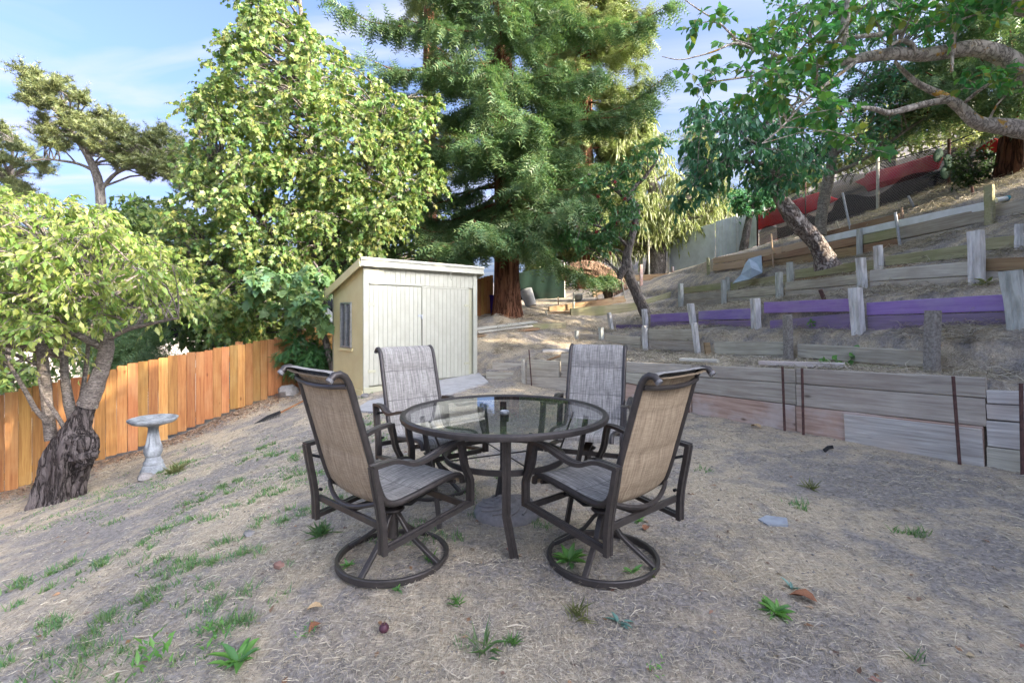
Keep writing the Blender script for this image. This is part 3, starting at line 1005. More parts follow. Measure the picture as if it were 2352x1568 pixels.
def plank(parent, A, B, thick, back, mat, name="plank", ch=0.006, warp=0.004):
    """board between end edges A=(top,bottom) and B=(top,bottom); its grain runs along local X"""
    At, Ab, Bt, Bb = (Vector(v) for v in (*A, *B))
    mid = (At + Ab + Bt + Bb) / 4
    X = ((Bt + Bb) - (At + Ab)).normalized()
    Yv = (back - X * back.dot(X)).normalized()
    Z = X.cross(Yv).normalized()
    R = Matrix((X, Yv, Z)).transposed()
    Ri = R.transposed()
    L = (Bt - At).length
    k = max(2, min(9, int(L / 0.35) + 1))
    m = MB(); vs, fs = [], []
    for i in range(k + 1):
        t = i / k
        tp = Ri @ (At.lerp(Bt, t) - mid); bt = Ri @ (Ab.lerp(Bb, t) - mid)
        if tp.z < bt.z:
            tp, bt = bt, tp
        w = random.uniform(-warp, warp)
        dz1, dz2 = random.uniform(-warp, warp) * .6, random.uniform(-warp, warp) * .6
        y0, y1 = w, w + thick
        tz, bz = tp.z + dz1, bt.z + dz2
        x = tp.x
        vs += [(x, y0, bz + ch), (x, y0, tz - ch), (x, y0 + ch, tz), (x, y1 - ch, tz), (x, y1, tz - ch), (x, y1, bz + ch), (x, y1 - ch, bz), (x, y0 + ch, bz)]
    for i in range(k):
        for q in range(8):
            r = (q + 1) % 8
            fs.append((i * 8 + q, i * 8 + r, i * 8 + 8 + r, i * 8 + 8 + q))
    fs.append(tuple(range(7, -1, -1))); fs.append(tuple(k * 8 + q for q in range(8)))
    m.add(vs, fs)
    me = m.mesh(name, mat)
    bm = bmesh.new(); bm.from_mesh(me); bmesh.ops.recalc_face_normals(bm, faces=bm.faces); bm.to_mesh(me); bm.free()
    M = R.to_4x4(); M.translation = mid
    return link(name, me, parent, M)


def wall_plank(parent, line, a, b, mat, thick=0.05, front=0.0, name="plank", da=0.0, db=0.0):
    """a=(px, y top, y bottom), b likewise: board whose front face lies on the terrace line"""
    out = []
    for (px, yt, yb), dd in ((a, da), (b, db)):
        q, d, n = on_line(line, px)
        Y = q[1] + dd
        out.append((P(px, yt, Y) - n * front, P(px, yb, Y) - n * front))
    q, d, n = on_line(line, (a[0] + b[0]) / 2)
    d2 = (out[1][0] - out[0][0]); d2.z = 0
    n2 = Vector((d2.y, -d2.x, 0)).normalized()
    if n2.dot(n) < 0:
        n2 = -n2
    return plank(parent, out[0], out[1], thick, n2, mat, name)


def post(parent, line, top, bot, mat, name="post", ribs=True, deep=0.72, aim=None, label=None):
    """top=(px left, px right, y), bot=(px left, px right, y) where it meets the ground"""
    pb = (bot[0] + bot[1]) / 2
    q, d, n = on_line(line, pb)
    Y = q[1]
    w = (bot[1] - bot[0]) / FPX * Y * 0.72
    Yc = Y - 0.0
    off = -n * (w / 2 + 0.004)
    b0 = P(pb, bot[2], Yc); t0 = P((top[0] + top[1]) / 2, top[2], Yc)
    b0 = b0 + off; t0 = t0 + off
    m = MB()
    e = (b0 - t0).normalized()
    pts = [b0 + e * 0.3, b0 + e * .02, b0.lerp(t0, .25), b0.lerp(t0, .5), b0.lerp(t0, .75), t0]
    j = [Vector((random.uniform(-.004, .004), random.uniform(-.004, .004), 0)) for _ in pts]
    m.bar([p + q_ for p, q_ in zip(pts, j)], d, w, w * deep, ribs=ribs)
    c = m.v[0]
    me = m.mesh(name, mat)
    bm = bmesh.new(); bm.from_mesh(me); bmesh.ops.recalc_face_normals(bm, faces=bm.faces); bm.to_mesh(me); bm.free()
    o = link(name, me, parent)
    if label:
        o["label"] = label
    return o


def stake(parent, p0, p1, r, mat, name="stake", n=7):
    m = MB()
    m.tube([p0, Vector(p0).lerp(Vector(p1), .5), p1], r, n)
    return m.build(name, mat, parent, smooth=True)


LA, LB, LC, LD, LE, LF = LINES[:6]

# --- front wall
wa = thing("retaining_wall", P(1940, 1010, 5.3), "long front timber retaining wall of stacked grey boards beside the table", "retaining wall")
A_ROWS = [
    ((1210, 826, 848), (1283, 829, 852), M_GREYWOOD), ((1210, 848, 862), (1283, 852, 868), M_GREYWOOD), ((1210, 863, 886), (1300, 868, 898), M_GREYWOOD),
    ((1288, 812, 836), (1420, 818, 842), M_GREYWOOD), ((1288, 837, 868), (1420, 843, 876), M_GREYWOOD), ((1288, 868, 900), (1420, 877, 918), M_REDWOOD_T),
    ((1422, 830, 853), (1588, 838, 866), M_GREYWOOD), ((1422, 854, 876), (1588, 867, 903), M_GREYWOOD), ((1422, 878, 922), (1588, 904, 956), M_REDWOOD_T),
    ((1590, 838, 864), (1826, 848, 880), M_GREYWOOD), ((1590, 866, 900), (1826, 881, 929), M_GREYWOOD), ((1590, 902, 955), (1826, 931, 1003), M_REDWOOD_T),
    ((1828, 846, 880), (2262, 868, 914), M_GREYWOOD), ((1828, 882, 931), (2262, 916, 979), M_GREYWOOD), ((1828, 932, 1005), (2257, 980, 1082), M_REDWOOD_T),
]
for a, b, mt in A_ROWS:
    wall_plank(wa, LA, a, b, mt, 0.055)
wall_plank(wa, LA, (1940, 950, 1030), (2256, 984, 1078), M_SILVERWOOD, 0.02, front=0.021)
post(wa, LA, (1198, 1211, 824), (1201, 1213, 884), M_PALEWOOD, ribs=False, label="pale square end post")
for (tx, ty), (bx, by) in (((2189, 864), (2205, 1070)), ((1842, 846), (1846, 1012)), ((1797, 842), (1803, 996)), ((1578, 868), (1583, 950)), ((1338, 815), (1354, 895)), ((1215, 803), (1222, 888))):
    q, d, n = on_line(LA, bx)
    Y = q[1] - 0.055
    stake(wa, P(tx, ty, Y), P(bx, by + 10, Y) , 0.0135 if bx > 1700 else 0.011, M_RUST, "rusty_stake")
# short end piece beyond the seam
wr = thing("retaining_wall", P(2300, 1078, 4.2), "short stack of rough silvery timbers at the wall end by the right edge", "retaining wall")
for a, b in (((2265, 896, 926), (2440, 903, 936)), ((2265, 928, 962), (2440, 938, 976)), ((2265, 966, 1024), (2440, 980, 1045)), ((2266, 1026, 1078), (2440, 1047, 1108))):
    wall_plank(wr, LA, a, b, M_SILVERWOOD if a[1] < 1000 else M_GREYWOOD, 0.09, front=0.0)
stake(wr, P(2345, 880, 4.05), P(2349, 1100, 4.05), 0.014, M_RUST, "rusty_stake")

# --- second wall
wb = thing("retaining_wall", P(1990, 840, 5.9), "low timber wall with two grey aggregate concrete posts above the front wall", "retaining wall")
B_ROWS = [
    ((1333, 766, 778), (1376, 769, 782), M_GREYWOOD), ((1392, 768, 786), (1470, 774, 792), M_GREYWOOD), ((1392, 787, 800), (1470, 793, 812), M_GREYWOOD),
    ((1488, 756, 780), (1596, 757, 782), M_GREYWOOD), ((1488, 781, 803), (1596, 783, 806), M_GREYWOOD), ((1488, 804, 822), (1596, 807, 828), M_GREYWOOD),
    ((1640, 784, 813), (1812, 785, 816), M_GREYWOOD), ((1640, 814, 826), (1812, 817, 836), M_GREYWOOD),
    ((1832, 789, 820), (2142, 806, 845), M_GREYWOOD), ((1832, 823, 840), (2142, 849, 868), M_MOSSWOOD),
]
for a, b, mt in B_ROWS:
    wall_plank(wb, LB, a, b, mt, 0.05)
post(wb, LB, (2135, 2178, 713), (2133, 2174, 858), M_AGG, ribs=False, label="largest grey concrete post with pebbly surface")
post(wb, LB, (1804, 1832, 722), (1807, 1835, 834), M_AGG, ribs=False, label="smaller grey concrete post with pebbly surface")
post(wb, LB, (1592, 1606, 742), (1601, 1617, 820), M_WHITEPOST)
post(wb, LB, (1478, 1492, 748), (1480, 1495, 808), M_WHITEPOST)
post(wb, LB, (1378, 1391, 752), (1378, 1392, 782), M_GREYPOST)
post(wb, LB, (1322, 1333, 759), (1322, 1333, 786), M_GREYPOST)
q, d, n = on_line(LB, 1630)
plank(wb, (P(1619, 786, q[1] - .08), P(1626, 824, q[1] - .08)), (P(1632, 786, q[1] - .08), P(1641, 822, q[1] - .08)), 0.05, n, M_BROWNWOOD, "plank", warp=0)

# --- purple wall
wc = thing("retaining_wall", P(1980, 757, 6.6), "purple painted board wall held by white weathered posts", "retaining wall")
for a, b, mt in [
    ((1415, 746, 764), (1484, 745, 762), M_PURPLEGREY), ((1494, 722, 740), (1592, 717, 738), M_PURPLE), ((1494, 741, 760), (1592, 740, 760), M_PURPLEGREY),
    ((1604, 715, 735), (1738, 707, 732), M_PURPLE), ((1604, 737, 762), (1738, 735, 760), M_PURPLEGREY),
    ((1754, 694, 719), (1964, 685, 715), M_PURPLE), ((1768, 736, 764), (1966, 718, 762), M_PURPLEGREY),
    ((1990, 695, 724), (2322, 675, 714), M_PURPLE), ((1992, 726, 768), (2326, 716, 765), M_PURPLEGREY)]:
    wall_plank(wc, LC, a, b, mt, 0.05)
wall_plank(wc, LC, (2330, 690, 725), (2560, 680, 740), M_PURPLE, 0.05)
post(wc, LC, (1957, 1990, 661), (1966, 1998, 760), M_WHITEPOST)
post(wc, LC, (1730, 1756, 685), (1733, 1759, 752), M_WHITEPOST)
post(wc, LC, (1583, 1603, 697), (1590, 1610, 752), M_WHITEPOST)
post(wc, LC, (1477, 1493, 710), (1481, 1497, 754), M_WHITEPOST)
post(wc, LC, (1397, 1408, 718), (1403, 1415, 758), M_WHITEPOST)
post(wc, LC, (2306, 2356, 622), (2328, 2374, 745), M_GREYPOST, label="thick grey post leaning at the right edge")

# --- fourth wall
wd = thing("retaining_wall", P(1980, 663, 7.5), "pale timber wall with fluted white posts just above the purple wall", "retaining wall")
for a, b, mt in [
    ((1572, 676, 689), (1664, 668, 684), M_GREYWOOD), ((1572, 690, 706), (1664, 685, 702), M_GREYWOOD), ((1672, 668, 685), (1792, 657, 675), M_GREYWOOD), ((1672, 686, 702), (1792, 676, 694), M_GREYWOOD),
    ((1804, 648, 667), (1980, 629, 652), M_GREYWOOD), ((1804, 669, 688), (1980, 654, 676), M_GREYWOOD), ((1998, 621, 646), (2238, 600, 632), M_PALEWOOD), ((1998, 648, 672), (2238, 634, 660), M_GREYWOOD),
    ((2262, 594, 622), (2480, 586, 616), M_BROWNWOOD), ((2262, 624, 650), (2480, 618, 652), M_GREYWOOD)]:
    wall_plank(wd, LD, a, b, mt, 0.05)
post(wd, LD, (2231, 2268, 531), (2236, 2271, 650), M_WHITEPOST)
post(wd, LD, (1974, 1998, 592), (1977, 2001, 663), M_WHITEPOST)
post(wd, LD, (1786, 1806, 625), (1788, 1808, 686), M_GREYPOST)
post(wd, LD, (1660, 1675, 643), (1661, 1676, 700), M_GREYPOST)
post(wd, LD, (1561, 1576, 651), (1562, 1577, 704), M_GREYPOST)

# --- fifth wall
we = thing("retaining_wall", P(2030, 620, 8.0), "mossy dark board wall of short grey posts, second from the top", "retaining wall")
for a, b, mt in [
    ((1570, 661, 674), (1672, 647, 662), M_MOSSWOOD), ((1678, 648, 668), (1816, 628, 650), M_MOSSWOOD), ((1826, 619, 640), (2018, 595, 616), M_MOSSWOOD), ((2034, 589, 610), (2236, 560, 590), M_MOSSWOOD),
    ((2034, 612, 630), (2236, 592, 612), M_BROWNWOOD), ((2262, 547, 575), (2345, 539, 568), M_MOSSWOOD), ((2350, 538, 568), (2520, 520, 560), M_MOSSWOOD), ((1826, 641, 656), (2018, 618, 640), M_BROWNWOOD)]:
    wall_plank(we, LE, a, b, mt, 0.05)
post(we, LE, (2337, 2360, 515), (2337, 2360, 568), M_WHITEPOST)
post(we, LE, (2014, 2036, 564), (2016, 2038, 621), M_WHITEPOST)
post(we, LE, (1812, 1828, 602), (1813, 1830, 651), M_GREYPOST)
post(we, LE, (1669, 1682, 636), (1670, 1682, 669), M_GREYPOST)
post(we, LE, (1524, 1536, 680), (1525, 1537, 702), M_GREYPOST)

# --- top wall
wf = thing("retaining_wall", P(1980, 587, 9.6), "topmost timber wall with a long white plank along its upper edge", "retaining wall")
for a, b, mt in [
    ((1638, 592, 606), (1712, 581, 595), M_PINKWOOD), ((1712, 581, 595), (1795, 566, 582), M_PINKWOOD), ((1795, 566, 582), (1885, 543, 559), M_PINKWOOD),
    ((1638, 608, 622), (1712, 597, 614), M_PINKWOOD), ((1714, 596, 608), (1750, 590, 604), M_BROWNWOOD),
    ((1752, 587, 600), (1880, 562, 580), M_BROWNWOOD), ((1752, 602, 618), (1880, 582, 602), M_BROWNWOOD),
    ((1882, 561, 578), (1978, 541, 560), M_BROWNWOOD), ((1882, 580, 598), (1978, 562, 588), M_BROWNWOOD),
    ((1982, 540, 561), (2062, 522, 545), M_MOSSWOOD), ((1982, 563, 584), (2062, 547, 566), M_BROWNWOOD),
    ((2064, 522, 550), (2460, 432, 468), M_GREYWOOD), ((2064, 552, 580), (2460, 470, 512), M_GREYWOOD)]:
    wall_plank(wf, LF, a, b, mt, 0.05)
for a, b in (((1885, 543, 558), (2064, 503, 520)), ((2064, 503, 520), (2268, 460, 480))):
    wall_plank(wf, LF, a, b, M_WHITEPLANK, 0.035, front=-0.06, name="white_plank")
post(wf, LF, (1971, 1986, 526), (1973, 1987, 588), M_GREYPOST)
post(wf, LF, (1625, 1635, 592), (1626, 1636, 626), M_MOSSWOOD, ribs=False)
q, d, n = on_line(LF, 2280)
post(wf, LF, (2267, 2291, 426), (2268, 2292, 474), M_MOSSWOOD, ribs=False)
for (tx, ty), (bx, by), r, mt in (((2056, 488), (2069, 571), .026, M_GALV), ((1771, 537), (1777, 616), .02, M_PINKWOOD)):
    q, d, n = on_line(LF, bx)
    stake(wf, P(tx, ty, q[1] - .07), P(bx, by + 6, q[1] - .07), r, mt, "stake")
q, d, n = on_line(LF, 2300)
pp = thing("drain_pipe", P(2302, 462, q[1] + .05), "white pipe stub with a turquoise cap behind the topmost wall post", "pipe")
stake(pp, P(2288, 460, q[1] + .12), P(2312, 456, q[1] + .1), .035, M_WHITEPLANK, "tube", 10)
stake(pp, P(2312, 456, q[1] + .1), P(2318, 455, q[1] + .1), .04, M_TEAL, "cap", 10)

# stakes pushed into the straw above the top wall
for i, ((tx, ty), (bx, by), Y, r, mt, lb) in enumerate([
    ((1935, 443), (1957, 535), 10.4, .022, M_GALV, "tall grey pipe stake leaning on the slope above the topmost wall"),
    ((2086, 450), (2103, 475), 10.0, .022, M_GALV, "short leaning grey stake in straw near the pink barrier"),
    ((2071, 477), (2073, 500), 9.2, .02, M_PINKWOOD, "thin wooden stub behind the long white plank"),
    ((1921, 508), (1930, 527), 10.6, .022, M_PALEWOOD, "short pale stub beside the smooth curved trunk"),
    ((2232, 428), (2236, 446), 8.6, .02, M_RUST, "short rusty stub on the slope beside the big redwood trunk"),
    ((1898, 541), (1900, 572), 9.9, .012, M_RUST, "thin rusty rod in front of the long white plank"),
    ((1884, 665), (1896, 688), 7.0, .03, M_RUST, "small rusty pipe end in straw above the purple boards"),
]):
    st = thing("stake", P(bx, by, Y), lb, "stake", "stakes on the hillside")
    h_ = hit(bx, by)
    Y = h_.y
    st.location = h_; PINV[st.name] = Matrix.Translation(-h_)
    stake(st, P(tx, ty, Y), P(bx, by + 8, Y), r, mt, "rod")
# board lying in the straw above the white plank
bd = thing("old_board", P(1940, 528, 9.9), "weathered board lying along the slope behind the white plank", "board")
q1, q2 = on_line(LF, 1880), on_line(LF, 2066)
plank(bd, (P(1884, 535, q1[0][1] + .22), P(1884, 546, q1[0][1] + .22)), (P(2062, 490, q2[0][1] + .22), P(2062, 506, q2[0][1] + .22)), .04, q1[2], M_BROWNWOOD, "plank")
# ------------------------------------------------------------------ cedar board fence
fence = thing("wooden_fence", (FA.x, FA.y, -1.2), "orange cedar board fence stepping up along the low side behind the stump tree", "fence")
FN = Vector((FD.y, -FD.x, 0))                       # towards the yard
s = -5.0
bw = 0.14
k = 0


def fence_top(s):
    return np.interp(s, [-6, 0, 1.144, 1.79, 3.9, 5.1, 9.6, 11], [-.85, .19, .42, .55, .83, 1.10, 2.30, 2.6])


while s < 10.4:
    s1 = s + bw - 0.004
    # boards step in pairs or singly, as a fence built up a slope does
    c = s + bw / 2
    zt = float(fence_top(c)) + random.uniform(-.012, .012)
    zb = float(fence_base(c)) + random.uniform(-.01, .03) + 0.02
    p0 = FA + FD * s; p1 = FA + FD * s1
    out = FN * random.choice((0, 0, .004, .012))
    A = (Vector((p0.x, p0.y, zt)) + out, Vector((p1.x, p1.y, zt)) + out)
    B = (Vector((p0.x, p0.y, zb)) + out, Vector((p1.x, p1.y, zb)) + out)
    # grain runs up the board: ends are top and bottom
    plank(fence, A, B, 0.018, -FN, M_CEDAR, "board", ch=0.002, warp=0.0025)
    s += bw
    k += 1
for off in (0.22, 1.0):
    m = MB()
    pts = []
    for q in np.linspace(-5, 10.4, 12):
        p = FA + FD * float(q)
        pts.append(Vector((p.x, p.y, float(fence_base(q)) + off)) - FN * 0.062)
    m.bar(pts, FN, 0.04, 0.09)
    m.build("rail", M_CEDAR, fence)
for q in np.arange(-4, 10.4, 2.4):
    p = FA + FD * float(q) - FN * 0.13
    m = MB(); m.box((p.x, p.y, float(fence_base(q)) + .45), .09, .09, 1.6)
    m.build("fence_post", M_CEDAR, fence)

# ------------------------------------------------------------------ shed
SL = Vector((-2.53, 8.5, -.05)); SR = Vector((-.72, 10.2, -.05))
SU = (SR - SL); SW = SU.length; SU.normalize()
SV = Vector((-SU.y, SU.x, 0))                       # to the back
SDP = 1.22
SM = Matrix((SU, SV, Vector((0, 0, 1)))).transposed()


def S(u, v, z):
    return SL + SU * u + SV * v + Vector((0, 0, z - SL.z))


shed = thing("garden_shed", SL, "pale yellow lean-to garden shed with double plank doors in front of the trees", "shed")
H0, H1 = 2.13, 1.70                                 # wall height in front and at the back
m = MB()                                            # hollow body: side, back and front walls
T = 0.05
for u0, u1 in ((0, T), (SW - T, SW)):
    if u0 == 0:
        continue
    vs = [S(u0, 0, -.15), S(u1, 0, -.15), S(u1, SDP, -.15), S(u0, SDP, -.15), S(u0, 0, H0), S(u1, 0, H0), S(u1, SDP, H1), S(u0, SDP, H1)]
    m.add(vs, [(3, 2, 1, 0), (4, 5, 6, 7), (0, 1, 5, 4), (1, 2, 6, 5), (2, 3, 7, 6), (3, 0, 4, 7)])
vs = [S(0, SDP - T, -.15), S(SW, SDP - T, -.15), S(SW, SDP, -.15), S(0, SDP, -.15), S(0, SDP - T, H1), S(SW, SDP - T, H1), S(SW, SDP, H1), S(0, SDP, H1)]
m.add(vs, [(3, 2, 1, 0), (4, 5, 6, 7), (0, 1, 5, 4), (1, 2, 6, 5), (2, 3, 7, 6), (3, 0, 4, 7)])
m.build("wall", M_SHEDY, shed)


def ray_on_side(px, py):
    """point of the shed's left wall plane seen at px,py -> (v, z)"""
    k = (px - CX) / FPX
    v = (k * SL.y - SL.x) / (SV.x - k * SV.y)
    Y = SL.y + SV.y * v
    return v, CAMZ - (py - CY) / FPX * Y


wv0, wz1 = ray_on_side(808, 694); wv1, _ = ray_on_side(784, 700)
_, wz0 = ray_on_side(806, 799)
# left wall around its window opening
m = MB()


def slab(m, v0, v1, zb, zt0, zt1):
    vs = [S(0, v0, zb), S(T, v0, zb), S(T, v1, zb), S(0, v1, zb), S(0, v0, zt0), S(T, v0, zt0), S(T, v1, zt1), S(0, v1, zt1)]
    m.add(vs, [(3, 2, 1, 0), (4, 5, 6, 7), (0, 1, 5, 4), (1, 2, 6, 5), (2, 3, 7, 6), (3, 0, 4, 7)])


def hz(v):
    return H0 + (H1 - H0) * v / SDP


slab(m, 0, wv0, -.02, hz(0), hz(wv0)); slab(m, wv1, SDP, -.02, hz(wv1), hz(SDP))
slab(m, wv0, wv1, -.02, wz0, wz0); slab(m, wv0, wv1, wz1, hz(wv0), hz(wv1))
lw = m.build("wall", M_SHEDS, shed, False)
lw["label"] = "warm yellow side wall with the window"
win = MB()
for a, b, z0, z1 in ((wv0, wv0 + .03, wz0, wz1), (wv1 - .03, wv1, wz0, wz1), ((wv0 + wv1) / 2 - .018, (wv0 + wv1) / 2 + .018, wz0 + .03, wz1 - .03), (wv0 + .03, wv1 - .03, wz0, wz0 + .03), (wv0 + .03, wv1 - .03, wz1 - .03, wz1)):
    c = S(-.004, (a + b) / 2, (z0 + z1) / 2)
    win.box(c, .05, b - a, z1 - z0, SM, .004)
wo = win.build("window", M_ALU, shed)
for a, b in ((wv0 + .03, (wv0 + wv1) / 2 - .018), ((wv0 + wv1) / 2 + .018, wv1 - .03)):
    m = MB(); m.box(S(.012, (a + b) / 2, (wz0 + wz1) / 2), .006, b - a, wz1 - wz0 - .06, SM); m.build("pane", M_PANE, wo)
m = MB(); m.box(S(-.014, (wv0 + wv1) / 2, wz0 - .035), .03, wv1 - wv0 + .1, .05, SM, .004); m.build("sill", M_SHEDS, wo)
# base boards
m = MB(); m.box(S(-.012, SDP / 2, -.1), .022, SDP, .2, SM, .004); m.build("base_board", M_SHEDS, shed)
m = MB(); m.box(S(SW / 2, -.012, -.045), SW, .022, .19, SM, .004); m.build("base_board", M_SHEDY, shed)


def su_of(px):
    k = (px - CX) / FPX
    return (SL.x - k * SL.y) / (k * SU.y - SU.x)


uA, uB, uC = su_of(847), su_of(968), su_of(1076)
DT, DB = 1.80, 0.07
# siding above the doors: separate boards with open grooves
n_s = 22
for i in range(n_s):
    a = 0.10 + (SW - .2) * i / n_s; b = 0.10 + (SW - .2) * (i + 1) / n_s
    m = MB(); m.box(S((a + b) / 2, .012, (DT + H0) / 2 + .02), b - a - .0045, .03, H0 - DT - .0, SM, .003)
    m.build("siding_board", M_SHEDW, shed)
m = MB(); m.box(S(SW / 2, .045, 1.02), SW - .12, .02, 2.1, SM); m.build("front_panel", M_SHEDY, shed)
for (a, b, lab) in ((uA, uB - .006, "left"), (uB + .008, uC, "right")):
    dm = MB(); dm.box(S((a + b) / 2, .018, (DT + DB) / 2), b - a, .016, DT - DB, SM)
    do = dm.build("door", M_SHEDY, shed)
    nb = 12
    for i in range(nb):
        c0 = a + (b - a) * i / nb; c1 = a + (b - a) * (i + 1) / nb
        m = MB(); m.box(S((c0 + c1) / 2, -.002, (DT + DB) / 2 + random.uniform(-.002, .002)), c1 - c0 - .0045, .022, DT - DB, SM, .003)
        m.build("plank", M_SHEDW, do)
    hx = a + .05 if lab == "left" else b - .05
    for z in (.32, 1.47):
        m = MB(); m.box(S(hx, -.018, z), .14, .008, .045, SM, .002)
        m.tube([S(hx - (.07 if lab == "left" else -.07), -.02, z - .035), S(hx - (.07 if lab == "left" else -.07), -.02, z + .035)], .007, 6)
        m.build("hinge", M_SHEDY, do)
    if lab == "left":
        m = MB(); m.box(S(uB - .035, -.02, 1.27), .10, .008, .04, SM, .002); m.box(S(uB - .01, -.03, 1.24), .03, .02, .06, SM, .004)
        m.build("hasp", M_GALV, do)
        m = MB(); m.tube([S(uB - .004, -.03, 1.22), S(uB + .0, -.022, 1.0), S(uB + .002, -.02, .45)], .006, 6); m.build("dark_gap_rod", M_DARK, do)  # dark rod drawn where the gap between the doors is dark
# trims
for u, w in ((.05, .10), (SW - .05, .10)):
    m = MB(); m.box(S(u, -.006, H0 / 2 - .03), w, .03, H0 + .02, SM, .004); m.build("corner_trim", M_SHEDW, shed)
m = MB(); m.box(S((uA + uB) / 2, -.012, DT + .03), uB - uA, .02, .03, SM, .003); m.build("door_head_trim", M_SHEDW, shed)
m = MB(); m.box(S((uB + uC) / 2, -.012, DT + .0), uC - uB, .02, .03, SM, .003); m.build("door_head_trim", M_SHEDW, shed)
# roof: sloping deck with overhang, fascia and rake boards
ov = .09
sl = (H1 - H0) / SDP
rz = lambda v: H0 + .02 + sl * v
m = MB()
vs = [S(-ov, -ov, rz(-ov)), S(SW + ov, -ov, rz(-ov)), S(SW + ov, SDP + ov, rz(SDP + ov)), S(-ov, SDP + ov, rz(SDP + ov))]
vs += [v + Vector((0, 0, .05)) for v in vs]
m.add(vs, [(3, 2, 1, 0), (4, 5, 6, 7), (0, 1, 5, 4), (1, 2, 6, 5), (2, 3, 7, 6), (3, 0, 4, 7)])
m.build("roof", M_SHEDW, shed)
m = MB(); m.box(S(SW / 2, -ov - .012, rz(-ov) + .0), SW + 2 * ov, .024, .15, SM, .004); m.build("fascia", M_SHEDW, shed)
m = MB(); m.box(S(SW / 2, -ov - .028, rz(-ov) + .055), SW + 2 * ov + .02, .03, .05, SM, .006); m.build("roof_edge", M_SHEDW, shed)
for u in (-ov - .012, SW + ov + .012):
    m = MB()
    m.bar([S(u, -ov, rz(-ov) - .02), S(u, SDP + ov, rz(SDP + ov) - .02)], SU, .024, .14)
    m.build("rake_board", M_SHEDS if u < 0 else M_SHEDW, shed)
m = MB(); m.tube([S(1.75, -.11, 2.12), S(1.75, -.12, 1.98), S(1.765, -.125, 1.955)], .008, 5); m.build("wire_hook", M_SHEDW, shed)

# concrete slab at the door
slab_pts = [hit(812, 946), hit(862, 950), hit(962, 924), hit(1060, 900), hit(1122, 880), S(SW + .1, .05, 0), S(.55, -.02, 0), hit(888, 915), hit(845, 925)]
for p in slab_pts:
    p.z = gz(p.x, p.y) + .03
m = MB()
nS = len(slab_pts)
m.add([p for p in slab_pts] + [p - Vector((0, 0, .15)) for p in slab_pts], [tuple(range(nS)), tuple(range(2 * nS - 1, nS - 1, -1))] + [(i, i + nS, (i + 1) % nS + nS, (i + 1) % nS) for i in range(nS)])
so = m.build("concrete_slab", M_CONC)
tag(so, "thin pale broken concrete slab on the ground before the shed doors", "slab")
bm = bmesh.new(); bm.from_mesh(so.data); bmesh.ops.recalc_face_normals(bm, faces=bm.faces); bm.to_mesh(so.data); bm.free()


def rock(name, loc, r, label, mat=M_STONE, group=None, flat=.7):
    m = MB(); vs, fs = [], []
    nn = 10
    rr = random.Random(int(loc.x * 1000) + int(loc.y * 77))
    for i in range(7):
        th = math.pi * i / 6
        for j in range(nn):
            a = 2 * math.pi * j / nn
            q = r * rr.uniform(.8, 1.15) if 0 < i < 6 else r * .9
            vs.append(Vector((q * math.sin(th) * math.cos(a), q * math.sin(th) * math.sin(a) * .85, q * math.cos(th) * flat)))
    for i in range(6):
        for j in range(nn):
            fs.append((i * nn + j, (i + 1) * nn + j, (i + 1) * nn + (j + 1) % nn, i * nn + (j + 1) % nn))
    m.add(vs, fs)
    o = m.build(name, mat, None, True)
    o.location = loc
    o.rotation_euler = (rr.uniform(-.3, .3), rr.uniform(-.3, .3), rr.uniform(0, 6))
    return tag(o, label, "rock", group)


rock("rock", hit(812, 888) + Vector((0, 0, .05)), .13, "pale grey rock at the shed's left foot")
rock("rock", hit(655, 912) + Vector((0, .1, .08)), .22, "mossy grey boulder against the fence bottom behind the left chair")
rock("rock", hit(333, 1100) + Vector((0, 0, .02)), .09, "small dark stone between the stump and the birdbath", M_STONE)
rock("rock", hit(838, 912) + Vector((0, 0, .02)), .07, "small stone under the shed's front corner")

# two timber steps by the shed
st = thing("timber_steps", hit(1160, 868), "two grey timber steps cut into the bank right of the shed", "steps")
for (xa, xb, yt, yb, dy) in ((1131, 1200, 832, 852, .28), (1117, 1200, 853, 872, 0.0)):
    h_ = hit((xa + xb) / 2, 868)
    Y = h_.y + dy
    A, B = (P(xa, yt, Y), P(xa, yb + 4, Y)), (P(xb, yt + 2, Y - .12), P(xb, yb + 4, Y - .12))
    plank(st, A, B, .06, Vector((0, 1, 0)), M_GREYWOOD, "riser")
    m = MB()
    a, b = A[0], B[0]
    dd = Vector((.1, .32, 0)) if dy == 0 else Vector((.1, .25, 0))
    m.add([a, b, b + dd, a + dd] + [q + Vector((0, 0, .03)) for q in (a, b, b + dd, a + dd)], [(3, 2, 1, 0), (4, 5, 6, 7), (0, 1, 5, 4), (1, 2, 6, 5), (2, 3, 7, 6), (3, 0, 4, 7)])
    m.build("tread", M_GROUND, st)

